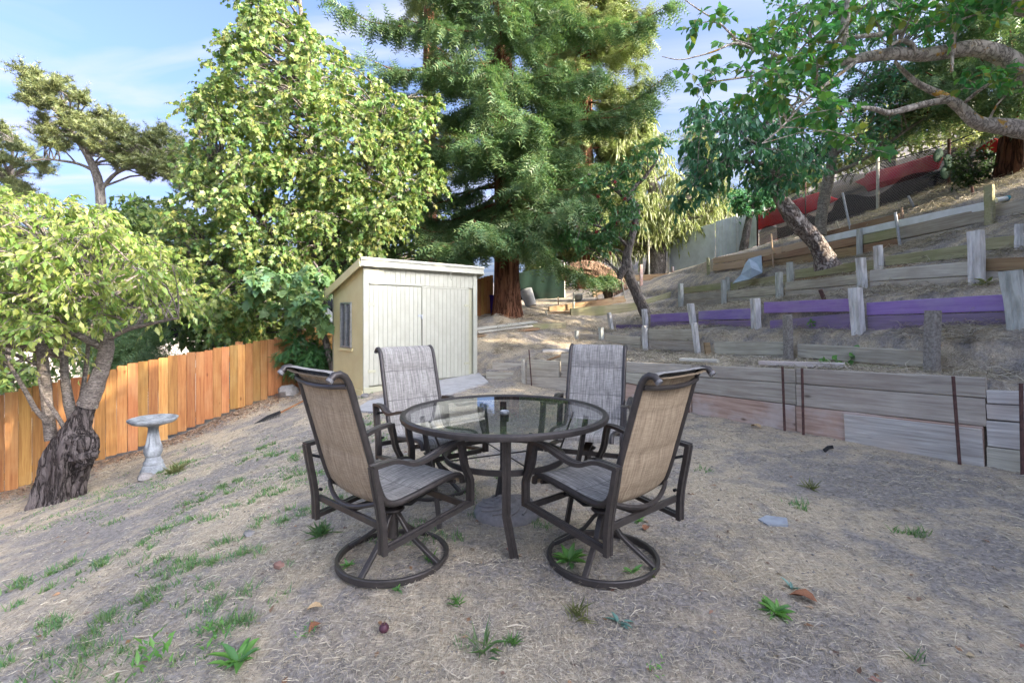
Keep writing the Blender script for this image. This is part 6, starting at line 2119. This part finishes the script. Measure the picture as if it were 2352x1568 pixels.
# timber edging around the back terraces
ed = thing("timber_edging", hit(1340, 715), "dark old timber edging on the bank below the fallen log", "edging")
for (xa, ta, ba, Ya), (xb, tb_, bb_, Yb), mt in (
    ((1262, 704, 718, 15.6), (1436, 679, 694, 16.6), M_BROWNWOOD), ((1311, 708, 726, 15.0), (1470, 694, 712, 15.4), M_MOSSWOOD), ((1254, 719, 728, 15.2), (1312, 714, 724, 15.3), M_BROWNWOOD),
    ((1470, 692, 704, 15.4), (1565, 662, 676, 16.2), M_MOSSWOOD), ((1574, 640, 650, 16.5), (1640, 622, 632, 16.8), M_BROWNWOOD)):
    plank(ed, (P(xa, ta, Ya), P(xa, ba + 6, Ya)), (P(xb, tb_, Yb), P(xb, bb_ + 6, Yb)), .12, Vector((.1, 1, 0)).normalized(), mt)
e2 = thing("timber_edging", P(1470, 665, 18.6), "stacked boards with a brown post right of the fallen log", "edging")
for (xa, ta, ba), (xb, tb_, bb_), mt in (((1388, 636, 650), (1540, 627, 640), M_BROWNWOOD), ((1420, 652, 666), (1540, 642, 656), M_GREYWOOD), ((1362, 668, 682), (1436, 658, 672), M_BROWNWOOD)):
    plank(e2, (P(xa, ta, 18.5), P(xa, ba, 18.5)), (P(xb, tb_, 19.3), P(xb, bb_, 19.3)), .05, Vector((0, 1, 0)), mt)
m = MB(); m.box(P(1473, 642, 18.4), .10, .10, 1.1, None, .01); m.build("post", M_REDWOOD_T, e2)
for i, (tx, ty, bx, by, Y, r, mt, lb) in enumerate([
    (1282, 682, 1283, 704, 16.0, .02, M_PINKWOOD, "short pale stake on the bank below the green netting"), (1370, 645, 1372, 680, 16.4, .015, M_PINKWOOD, "thin stake just below the fallen log"),
    (1407, 652, 1409, 680, 16.4, .015, M_PINKWOOD, "thin stake right of the fallen log's root end"), (1424, 622, 1436, 676, 16.0, .02, M_PALEWOOD, "long leaning stake crossing behind the berry tree trunk"),
    (1489, 532, 1491, 628, 21, .04, M_PALEWOOD, "tall wooden pole left of the willow trunk"), (1545, 612, 1546, 642, 19.5, .05, M_REDWOOD_T, "short brown post at the corner of the metal sheets"),
    (1318, 672, 1317, 712, 15.7, .035, M_GREYPOST, "small grey post on the old timber edging"), (1254, 714, 1259, 726, 15.1, .03, M_PALEWOOD, "stub at the near end of the timber edging")]):
    st = thing("stake", P(bx, by, Y), lb, "stake", "stakes at the back of the yard")
    stake(st, P(tx, ty, Y), P(bx, by + 10, Y), r, mt, "rod")
rock("rock", hit(1327, 690) + Vector((0, 0, .12)), .2, "pale stump like stone on the timber edging", M_PALEWOOD)

# tarp on the terraces
m = MB()
tq = [(1683, 650, 11.75), (1702, 630, 11.75), (1712, 605, 11.9), (1720, 594, 12.0), (1749, 586, 11.75), (1751, 626, 11.4), (1722, 640, 11.45)]
pts = [P(*a) for a in tq]
cA, cB = P(1726, 615, 11.45), P(1738, 604, 11.75)
vs = pts + [cA, cB]
fs = [(0, 6, 1), (1, 6, 7), (1, 7, 2), (2, 7, 3), (3, 7, 8), (3, 8, 4), (4, 8, 5), (5, 8, 7), (5, 7, 6)]
m.add(vs, fs)
vs2 = [v + Vector((.0, .03, -.02)) for v in vs]
m.add(vs2, [f[::-1] for f in fs])
rim_ = [0, 6, 5, 4, 3, 2, 1]
o9 = len(vs)
m.f += [(rim_[i], rim_[(i + 1) % 7], rim_[(i + 1) % 7] + o9, rim_[i] + o9) for i in range(7)]; m.mi += [0] * 7
to = m.build("tarp", M_TARP)
tag(to, "crumpled grey blue tarp lying over the mossy terrace boards", "tarp")

# ------------------------------------------------------------------ succulents by the chain link fence
h_ = hit(2150, 425)
ag = thing("agave", h_, "blue green agave with long pointed leaves by the chain link fence", "agave")
rr = random.Random(9)
c = P(2150, 402, h_.y)
for i in range(16):
    a = 2 * math.pi * i / 16 + rr.uniform(-.2, .2); el = rr.uniform(.05, .95); L = rr.uniform(.3, .48)
    e = Vector((math.cos(a) * math.cos(el), math.sin(a) * math.cos(el), math.sin(el))); sd = Vector((-math.sin(a), math.cos(a), 0)); up = sd.cross(e)
    m = MB(); vs = []
    for t, w in ((0, .03), (.35, .045), (.7, .03), (1, .003)):
        p = c + e * L * t + Vector((0, 0, -.12 * t * t * L * 2))
        vs += [p - sd * w, p + up * -.012, p + sd * w, p - up * -.012 + Vector((0, 0, .005))]
    fs = [(k * 4 + j, k * 4 + (j + 1) % 4, k * 4 + 4 + (j + 1) % 4, k * 4 + 4 + j) for k in range(3) for j in range(4)]
    m.add(vs, fs); m.build("leaf", M_AGAVE, ag, True)
m = MB(); m.tube([h_ - Vector((0, 0, .1)), c], [.05, .04], 8); m.build("stem", B_GREY, ag)
h_ = hit(2185, 420)
pc = thing("prickly_pear", h_, "tall prickly pear cactus with flat dark pads behind the agave", "cactus")
m_pad = m_plain("cactus_pad", (0.06, 0.12, 0.075), (.045, .09, .055), 8, .7)
for (px, py, w, h2, rot) in ((2155, 357, 17, 11, 1.2), (2180, 372, 12, 18, .2), (2172, 395, 12, 17, -.2), (2205, 380, 12, 15, .5), (2222, 392, 11, 15, -.4), (2192, 405, 12, 16, .1), (2240, 405, 10, 13, .3), (2212, 410, 10, 14, -.2)):
    Y = h_.y + rr.uniform(-.15, .25); c = P(px, py, Y); W, H = w / FPX * Y, h2 / FPX * Y
    m = MB(); vs = []
    for i in range(9):
        th = math.pi * i / 8
        for j in range(10):
            b = 2 * math.pi * j / 10
            x, y, z = W * math.sin(th) * math.cos(b), .03 * math.sin(th) * math.sin(b), H * math.cos(th)
            vs.append(c + Vector((x * math.cos(rot) - z * math.sin(rot), y, x * math.sin(rot) + z * math.cos(rot))))
    m.add(vs, [(i * 10 + j, (i + 1) * 10 + j, (i + 1) * 10 + (j + 1) % 10, i * 10 + (j + 1) % 10) for i in range(8) for j in range(10)])
    m.build("pad", m_pad, pc, True)
grow("dark_shrub", "dark tangled shrub at the foot of the dark redwood", "shrub", hit(2235, 430), [("stem", stem((2235, 435, 9.6, 8), (2232, 405, 9.6, 6), (2228, 370, 9.6, 4)))],
     [(2180, 360), (2230, 340), (2290, 345), (2295, 440), (2240, 445), (2190, 430)], 9.7, .5, 30, (.15, .28), 9, 6, L_OVAL, (.06, .1), M_OAKL, B_GREY, 140, inset=6)

# ivy on the second terrace, small shoots
def vine(label, pts, leaves, size, seed, mat, name="vine", group=None):
    rr = np.random.default_rng(seed)
    r = thing(name, pts[0], label, "plant", group)
    m = MB(); m.tube(pts, .004, 5); m.build("stem", M_FERNL, r, True)
    lm = np_mesh("leaf", L_BROAD[0] * np.array([1.25, 1, 1]), L_BROAD[1], mat)
    P_ = np.array([tuple(p) for p in pts])
    for i in range(leaves):
        t = rr.uniform(0, len(pts) - 1)
        q = np.array([np.interp(t, range(len(pts)), P_[:, j]) for j in range(3)]) + rr.normal(size=3) * .018
        d = rr.normal(size=3) + np.array([0, -.5, .1]); nn_ = rr.normal(size=3) * .4 + np.array([0, -.5, .8])
        x, y, z = (v[0] for v in frames(d[None], nn_[None])); s_ = rr.uniform(*size)
        M = Matrix(((x[0] * s_, y[0] * s_, z[0] * s_, q[0]), (x[1] * s_, y[1] * s_, z[1] * s_, q[1]), (x[2] * s_, y[2] * s_, z[2] * s_, q[2]), (0, 0, 0, 1)))
        link("leaf", lm, r, M)
    return r


Yv_ = on_line(LB, 1940)[0][1] - .12
vine("green bramble shoot trailing over the second wall's boards", [P(1885, 828, Yv_), P(1915, 832, Yv_), P(1945, 836, Yv_), P(1958, 822, Yv_), P(1964, 806, Yv_)], 30, (.05, .09), 5, M_WEED)
Yv_ = on_line(LC, 1860)[0][1] - .08
vine("tiny green shoot in front of the purple boards", [P(1862, 752, Yv_), P(1861, 740, Yv_), P(1864, 735, Yv_)], 8, (.04, .06), 6, M_WEED)

# ------------------------------------------------------------------ neighbour's house below the fence
hb = P(600, 830, 21); hb.z = gz(hb.x, hb.y)
hs = thing("house", hb, "pale neighbouring house with teal boarding glimpsed over the fence", "house")
x0, x1, Yh = P(500, 0, 21).x, P(668, 0, 21).x, 21
zt_, zm = P(0, 742, 21).z, P(0, 774, 21).z
m = MB(); m.box(((x0 + x1) / 2, Yh + 2.5, (hb.z - .5 + zt_) / 2), x1 - x0, 5, zt_ - hb.z + .5); m.build("wall", M_HOUSE, hs)
z_ = zm
while z_ > hb.z:
    m = MB(); m.box(((x0 + x1) / 2, Yh - .03, z_ - .09), x1 - x0 + .04, .05, .17, None, .01); m.build("board", M_TEAL, hs); z_ -= .18
m = MB(); vs = [(x0 - .3, Yh - .3, zt_), (x1 + .3, Yh - .3, zt_), (x1 + .3, Yh + 5.3, zt_), (x0 - .3, Yh + 5.3, zt_), (x0 - .3, Yh + 2.5, zt_ + 1.0), (x1 + .3, Yh + 2.5, zt_ + 1.0)]
m.add(vs, [(0, 1, 5, 4), (2, 3, 4, 5), (0, 4, 3), (1, 2, 5), (3, 2, 1, 0)]); m.build("roof", M_GREYPOST, hs)
for px in (540, 622):
    c = P(px, 758, Yh - .01); m = MB(); m.box(c, .5, .06, .35, None, .01); w_ = m.build("window", M_WHITEPLANK, hs)
    m = MB(); m.box(c - Vector((0, .035, 0)), .42, .01, .27); m.build("pane", M_PANE, w_)
# ------------------------------------------------------------------ dry straw, grass, weeds and litter on the ground
def fan_points(n, r0, r1, rng, lo=-48, hi=48, power=1.0):
    u = rng.uniform(0, 1, n)
    r = r0 * (r1 / r0) ** u if power == 1.0 else (r0 ** power + u * (r1 ** power - r0 ** power)) ** (1 / power)
    a = np.radians(rng.uniform(lo, hi, n))
    return r * np.sin(a), r * np.cos(a)


def strips(x, y, ln, w, rng, lift=.003, tilt=.10, bend=.045, az=None):
    z = hground(x, y) + lift
    n = len(x)
    a = rng.uniform(0, 2 * math.pi, n) if az is None else az
    e = np.c_[np.cos(a), np.sin(a), rng.normal(size=n) * tilt]
    s = np.c_[-np.sin(a), np.cos(a), rng.normal(size=n) * .6]
    c = np.c_[x, y, z + np.abs(e[:, 2]) * ln * .5]
    A = c - e * ln[:, None] / 2; B = c + e * ln[:, None] / 2
    mid = c + s * (rng.normal(size=n) * bend * ln)[:, None] + np.array([0, 0, 1]) * (np.abs(rng.normal(size=n)) * .1 * ln)[:, None]
    S_ = s * (w / 2)[:, None]
    V = np.stack([A - S_ * .6, A + S_ * .6, mid - S_, mid + S_, B - S_ * .4, B + S_ * .4], 1).reshape(-1, 3)
    o = (np.arange(n) * 6)[:, None]
    F = np.vstack([o + np.array([[0, 1, 3, 2]]), o + np.array([[2, 3, 5, 4]])])
    return V, F


rng = np.random.default_rng(77)
x, y = fan_points(300000, 1.5, 17, rng)
dens = .5 + .5 * vnoise(x * .9, y * .9, 11) + .35 * vnoise(x * 2.6, y * 2.6, 12)
keep = rng.uniform(0, 1, len(x)) < np.clip(-.05 + 1.15 * dens, .07, 1)
keep &= ~((x < -3.2) & (y > 11.5))
fx_ = (x - FA.x) * FN.x + (y - FA.y) * FN.y
keep &= fx_ > .05
shed_u = (x - SL.x) * SU.x + (y - SL.y) * SU.y; shed_v = (x - SL.x) * SV.x + (y - SL.y) * SV.y
keep &= ~((shed_u > -.05) & (shed_u < SW + .05) & (shed_v > -.05) & (shed_v < SDP + .05))
x, y = x[keep], y[keep]
d = np.hypot(x, y)
ln = rng.uniform(.006, .036, len(x)) * (1 + d * .05) * np.where(rng.uniform(0, 1, len(x)) < .035, 3.2, 1)
w = rng.uniform(.0010, .0024, len(x)) * (.6 + d * .22)
V, F = strips(x, y, ln, w, rng)
tag(link("dry_straw", np_mesh("dry_straw", V, F, M_STRAWC)), "short dry straw strewn over the bare soil", kind="stuff")

# straw thrown thicker on the terraces and the bank
x, y = [], []
for _ in range(130000):
    pass
px = rng.uniform(1120, 2360, 60000); 
xx, yy = fan_points(210000, 4.5, 15, rng, -2, 47)
zz = hground(xx, yy)
ok = (zz > .35)
xx, yy = xx[ok], yy[ok]
cl_ = vnoise(xx * 1.7, yy * 1.7, 15) + .5 * vnoise(xx * 4, yy * 4, 16)
ok = rng.uniform(0, 1, len(xx)) < np.clip(.35 + .6 * cl_, .1, 1)
xx, yy = xx[ok], yy[ok]
d = np.hypot(xx, yy)
V, F = strips(xx, yy, rng.uniform(.05, .19, len(xx)), rng.uniform(.0016, .003, len(xx)) * (.7 + d * .15), rng, .01, .22, .18)
tag(link("terrace_straw", np_mesh("terrace_straw", V, F, M_STRAWC)), "loose straw and dry grass covering the terraces", kind="stuff")

# green grass in low patches on the left half of the lawn
gxs, gys, gh = [], [], []
patch = [(-x_, y_, r_) for x_, y_, r_ in ()]
for (px, py, r_) in [(265, 1412, .16), (215, 1440, .12), (330, 1390, .12), (60, 1350, .2), (20, 1375, .2), (110, 1320, .12), (370, 1350, .12), (440, 1300, .12), (500, 1280, .14), (560, 1270, .1), (620, 1200, .12), (650, 1115, .22), (690, 1120, .16), (600, 1140, .14),
                     (540, 1110, .16), (700, 1085, .14), (480, 1140, .14), (500, 1190, .1), (420, 1190, .14), (360, 1230, .12), (300, 1290, .16), (180, 1480, .14), (100, 1530, .2), (230, 1530, .16), (440, 1420, .16), (520, 1440, .14), (470, 1475, .18), (580, 1410, .1),
                     (740, 1160, .12), (350, 1290, .14), (210, 1300, .14), (680, 1050, .16), (640, 1040, .12), (600, 1030, .1), (560, 1060, .1), (710, 1020, .12), (760, 1010, .1), (700, 1180, .08), (560, 1360, .08), (90, 1440, .12), (260, 1200, .08), (540, 1240, .1), (450, 1360, .12),
                     (1620, 1080, .05), (1840, 1160, .07), (2090, 1225, .07), (1040, 1240, .05), (1110, 1180, .06), (1250, 1210, .05), (820, 980, .1), (870, 1010, .08), (930, 1060, .08), (1140, 1100, .05), (390, 1080, .14), (420, 1065, .1)]:
    h_ = hit(px, py)
    for q_ in range(rng.integers(3, 8)):
        k = int(rng.integers(8, 42) * min(1.3, r_ / .12))
        ox, oy = h_.x + rng.normal() * r_ * .75, h_.y + rng.normal() * r_ * .6
        gxs.append(ox + rng.normal(size=k) * .022); gys.append(oy + rng.normal(size=k) * .022); gh.append(rng.uniform(.012, .045, k))
x, y = fan_points(46000, 1.7, 9, rng, -48, -4)
nn_ = vnoise(x * 1.7, y * 1.7, 21) + .9 * vnoise(x * 4.9, y * 4.9, 22)
ok = (nn_ > .75) & ((x - FA.x) * FN.x + (y - FA.y) * FN.y > .4)
gxs.append(x[ok]); gys.append(y[ok]); gh.append(rng.uniform(.008, .026, ok.sum()))
x, y, h = np.concatenate(gxs), np.concatenate(gys), np.concatenate(gh)
n = len(x)
z = hground(x, y)
a = rng.uniform(0, 2 * math.pi, n)
le = rng.uniform(.3, 1.8, n)
tip = np.c_[x + np.cos(a) * h * le, y + np.sin(a) * h * le, z + h]
sw = np.c_[-np.sin(a), np.cos(a), np.zeros(n)] * (.0016 + .0007 * np.hypot(x, y))[:, None]
b0 = np.c_[x, y, z - .003]
V = np.stack([b0 - sw, b0 + sw, tip], 1).reshape(-1, 3)
tag(link("green_grass", np_mesh("green_grass", V, np.arange(3 * n).reshape(-1, 3), M_GRASS)), "short green grass in thin patches over the dry lawn", kind="stuff")


def weed(label, px, py, kind, size, n, seed, mat=M_WEED, name="weed", cat="weed"):
    rr = np.random.default_rng(seed)
    h_ = hit(px, py)
    if kind == "tuft":
        tpl, wd = L_LANCE, .35
    elif kind == "rosette":
        tpl, wd = L_BROAD, .42
    else:
        tpl, wd = L_OVAL, .7
    a = rr.uniform(0, 2 * math.pi, n)
    el = rr.uniform(.25, 1.35, n) if kind == "tuft" else (rr.uniform(.1, .8, n) if kind == "rosette" else rr.uniform(.2, 1.2, n))
    d = np.c_[np.cos(a) * np.cos(el), np.sin(a) * np.cos(el), np.sin(el)]
    sp = size * (.32 if kind == "tuft" else .12 if kind == "rosette" else .4)
    pos = np.array(h_) + np.c_[rr.normal(size=(n, 2)) * sp * .5, np.zeros(n)]
    pos[:, 2] = hground(pos[:, 0], pos[:, 1])
    if kind == "leafy":
        pos[:, 2] += rr.uniform(0, .5, n) * size
    nr = np.c_[-np.cos(a) * np.sin(el), -np.sin(a) * np.sin(el), np.cos(el)] + rr.normal(size=(n, 3)) * .25
    s_ = size * rr.uniform(.4, 1.0, n) * (1 if kind != "leafy" else .32)
    root = thing(name, h_, label, cat)
    lm = np_mesh("leaf", tpl[0] * np.array([wd, 1, 1.0]), tpl[1], mat)
    x, y, z = frames(d, nr)
    for i in range(n):
        q = s_[i]
        link("leaf", lm, root, Matrix(((x[i][0] * q, y[i][0] * q, z[i][0] * q, pos[i][0]), (x[i][1] * q, y[i][1] * q, z[i][1] * q, pos[i][1]), (x[i][2] * q, y[i][2] * q, z[i][2] * q, pos[i][2]), (0, 0, 0, 1))))
    return root


weed("thick blue green grass clump beside the left front chair", 738, 1228, "tuft", .12, 90, 1, M_GRASS, "grass_clump", "grass clump")
weed("broad leaved dandelion rosette at the bottom edge of the lawn", 546, 1522, "rosette", .13, 18, 2)
weed("leafy weed growing inside the right chair's base ring, left side", 1308, 1290, "rosette", .12, 26, 3)
weed("small upright weed inside the right chair's base ring, right side", 1452, 1318, "rosette", .085, 6, 4)
weed("yellow green weed touching the outside of the right base ring", 1492, 1322, "rosette", .07, 5, 5, M_SUNNY)
weed("tall yellowish weed in the lower left of the lawn", 345, 1530, "leafy", .2, 40, 6)
weed("green weed beside a big brown leaf in the right foreground", 1780, 1408, "rosette", .10, 24, 7)
weed("curled pale leaved weed in front of the right chair", 1425, 1432, "rosette", .09, 7, 8, M_AGAVE)
weed("round feathery green tuft near the bottom middle", 1176, 1478, "tuft", .06, 60, 9)
weed("thin tall grass tuft left of the feathery green tuft", 1116, 1492, "tuft", .13, 18, 10, M_GRASS)
weed("bright young weed in front of the table, between the chairs", 1048, 1388, "tuft", .075, 26, 11)
weed("yellow green grass tuft before the right base ring", 1326, 1418, "tuft", .10, 34, 12, M_SUNNY)
weed("low clover like weed left of the middle foreground", 706, 1460, "leafy", .09, 30, 13)
weed("spreading leafy weed patch in the left foreground", 490, 1478, "leafy", .16, 46, 14)
weed("small weed inside the left chair's base ring, left side", 800, 1300, "rosette", .06, 14, 15)
weed("grassy weed inside the left chair's base ring, right side", 985, 1290, "tuft", .09, 22, 16)
weed("small pale weed against the left base ring's front", 915, 1356, "rosette", .06, 9, 17)
weed("pale flattened weed in the open ground before the front wall", 1862, 1122, "tuft", .11, 40, 18, M_SUNNY)
weed("dark green sprig at the bottom edge right of the middle", 1508, 1552, "leafy", .1, 16, 19)
weed("small weed beside the umbrella base, left of the front table leg", 1082, 1160, "leafy", .08, 20, 20)
weed("green weed behind the right base ring", 1468, 1198, "rosette", .06, 12, 21)
weed("upright sprig of weed in the lower right foreground", 2105, 1520, "tuft", .08, 12, 22, M_GRASS)
weed("yellow green plant on the terrace above the purple boards", 2264, 655, "rosette", .16, 16, 23, M_SUNNY)
weed("wispy pale green grass clump beside the birdbath", 405, 1085, "tuft", .22, 60, 24, M_SUNNY, "grass_clump", "grass clump")
weed("blue green weed leaf cluster above the brown leaf", 1820, 1352, "rosette", .07, 8, 25, M_AGAVE)

# litter one can point to
def flat_leaf(label, px, py, size, mat, az, name="fallen_leaf"):
    h_ = hit(px, py)
    V_ = L_BROAD[0].copy() * np.array([1.0, 1, 2.2])
    me = np_mesh(name, V_, L_BROAD[1], mat, True)
    o = link(name, me, None, Matrix.Translation(h_ + Vector((0, 0, .012))) @ Matrix.Rotation(az, 4, 'Z') @ Matrix.Rotation(.25, 4, 'X') @ Matrix.Scale(size, 4))
    return tag(o, label, "leaf")


M_BROWNLEAF = m_plain("brown_dry_leaf", (0.30, 0.135, 0.07), (.20, .09, .05), 20, .8)
M_TANLEAF = m_plain("tan_dry_leaf", (0.52, 0.38, 0.22), (.40, .27, .14), 20, .8)
flat_leaf("large curled brown leaf lying beside the green weed on the right", 1878, 1388, .11, M_BROWNLEAF, 1.0)
flat_leaf("yellowish dry leaf lying close to the front wall's foot", 1748, 985, .13, M_TANLEAF, .5)
flat_leaf("pale dry leaf left of the bottom middle", 742, 1398, .07, M_TANLEAF, 2.0)
flat_leaf("orange brown leaf on the soil right of the chairs", 1480, 1222, .07, M_BROWNLEAF, -.6)
flat_leaf("brown leaf under the thin weeds at left of the bottom middle", 736, 1436, .07, M_BROWNLEAF, 2.8)
x, y = fan_points(420, 1.7, 9, rng)
z = hground(x, y) + .006
a = rng.uniform(0, 6.28, 420)
V, F = leaf_arrays(L_OVAL, np.c_[x, y, z], np.c_[np.cos(a), np.sin(a), rng.normal(size=420) * .2], np.c_[rng.normal(size=(420, 2)) * .3, np.ones(420)], rng.uniform(.018, .05, 420))
M_LITTER = m_leaf("leaf_litter", [(0.20, 0.10, 0.055), (0.35, 0.20, 0.10), (0.13, 0.07, 0.05), (0.42, 0.33, 0.2), (.28, .08, .07)], .1)
tag(link("leaf_litter", np_mesh("leaf_litter", V, F, M_LITTER)), "small dry leaves scattered over the ground", kind="stuff")
# brown mulch of chips and leaves along the fence foot
q = rng.uniform(-4, 6.3, 15000); o_ = np.abs(rng.normal(size=15000)) * .42 + .03
x, y = FA.x + FD.x * q + FN.x * o_, FA.y + FD.y * q + FN.y * o_
a = rng.uniform(0, 6.28, len(x))
V, F = leaf_arrays(L_OVAL, np.c_[x, y, hground(x, y) + .004], np.c_[np.cos(a), np.sin(a), rng.normal(size=len(x)) * .25], np.c_[rng.normal(size=(len(x), 2)) * .4, np.ones(len(x))], rng.uniform(.02, .065, len(x)))
M_MULCH = m_leaf("bark_mulch", [(0.17, 0.095, 0.06), (0.30, 0.18, 0.11), (0.42, 0.28, 0.17), (0.11, 0.07, 0.05), (0.48, 0.38, 0.27)], .05)
tag(link("bark_mulch", np_mesh("bark_mulch", V, F, M_MULCH)), "brown mulch of chips and dead leaves along the fence foot", kind="stuff")
x, y = fan_points(6500, 1.6, 14, rng)
ok = (x - FA.x) * FN.x + (y - FA.y) * FN.y > .1
x, y = x[ok], y[ok]
n = len(x)
T_ = np.array([(1, 0, 0), (-.5, .85, 0), (-.5, -.85, 0), (0, 0, .8), (0, 0, -.5)], float)
TF = np.array([(0, 1, 3), (1, 2, 3), (2, 0, 3), (1, 0, 4), (2, 1, 4), (0, 2, 4)])
a = rng.uniform(0, 6.28, n)
V, F = leaf_arrays((T_, TF), np.c_[x, y, hground(x, y)], np.c_[np.cos(a), np.sin(a), rng.normal(size=n) * .3], np.c_[rng.normal(size=(n, 2)) * .3, np.ones(n)], rng.uniform(.002, .009, n) * rng.uniform(.5, 1.2, n) * (1 + .14 * np.hypot(x, y)))
M_CLOD = m_plain("soil_clod", (0.34, 0.31, 0.275), (.22, .20, .175), 60, .95)
tag(link("soil_crumbs", np_mesh("soil_crumbs", V, F, M_CLOD)), "crumbs of dry soil and pebbles", kind="stuff")

rock("stone", hit(640, 1302) + Vector((0, 0, .01)), .028, "small reddish stone left of the left base ring", m_plain("reddish_stone", (.34, .2, .16), None, 20, .9))
rock("stone", hit(573, 1228) + Vector((0, 0, .01)), .045, "flat grey stone in the lawn left of the grass clump", M_STONE, None, .3)
p = hit(882, 1452); pl = thing("fallen_plum", p, "dark purple fallen plum on the soil near the bottom middle", "plum")
m = MB(); m.lathe([(.003, .0), (.014, .004), (.021, .016), (.02, .026), (.012, .036), (.002, .034)], 16, p); m.build("fruit", m_plain("plum_skin", (.09, .035, .05), None, 12, .45), pl, True)
m = MB(); m.tube([p + Vector((0, 0, .034)), p + Vector((.006, 0, .046))], .0015, 5); m.build("stalk", M_BROWNWOOD, pl)
p = hit(1780, 1200)
m = MB(); m.add([p + Vector(v) for v in ((-.07, -.05, .01), (.05, -.06, .012), (.09, .03, .02), (-.02, .07, .02), (-.09, .03, .012), (-.07, -.05, -.01), (.05, -.06, -.01), (.09, .03, -.005), (-.02, .07, -.005), (-.09, .03, -.01))],
             [(0, 1, 2, 3, 4), (9, 8, 7, 6, 5), (0, 5, 6, 1), (1, 6, 7, 2), (2, 7, 8, 3), (3, 8, 9, 4), (4, 9, 5, 0)])
tag(m.build("slate_shard", m_plain("blue_grey_slate", (.36, .39, .42), (.28, .3, .33), 20, .8)), "flat blue grey slate shard on the soil right of the chairs", "shard")
p = hit(1902, 1036); m = MB(); m.bar([p + Vector((-.05, -.02, .01)), p + Vector((.0, .0, .035)), p + Vector((.07, .04, .03))], Vector((0, .4, 1)), .035, .012)
tag(m.build("black_scrap", M_BLACKPL), "black scrap of plastic lying near the front wall", "scrap")
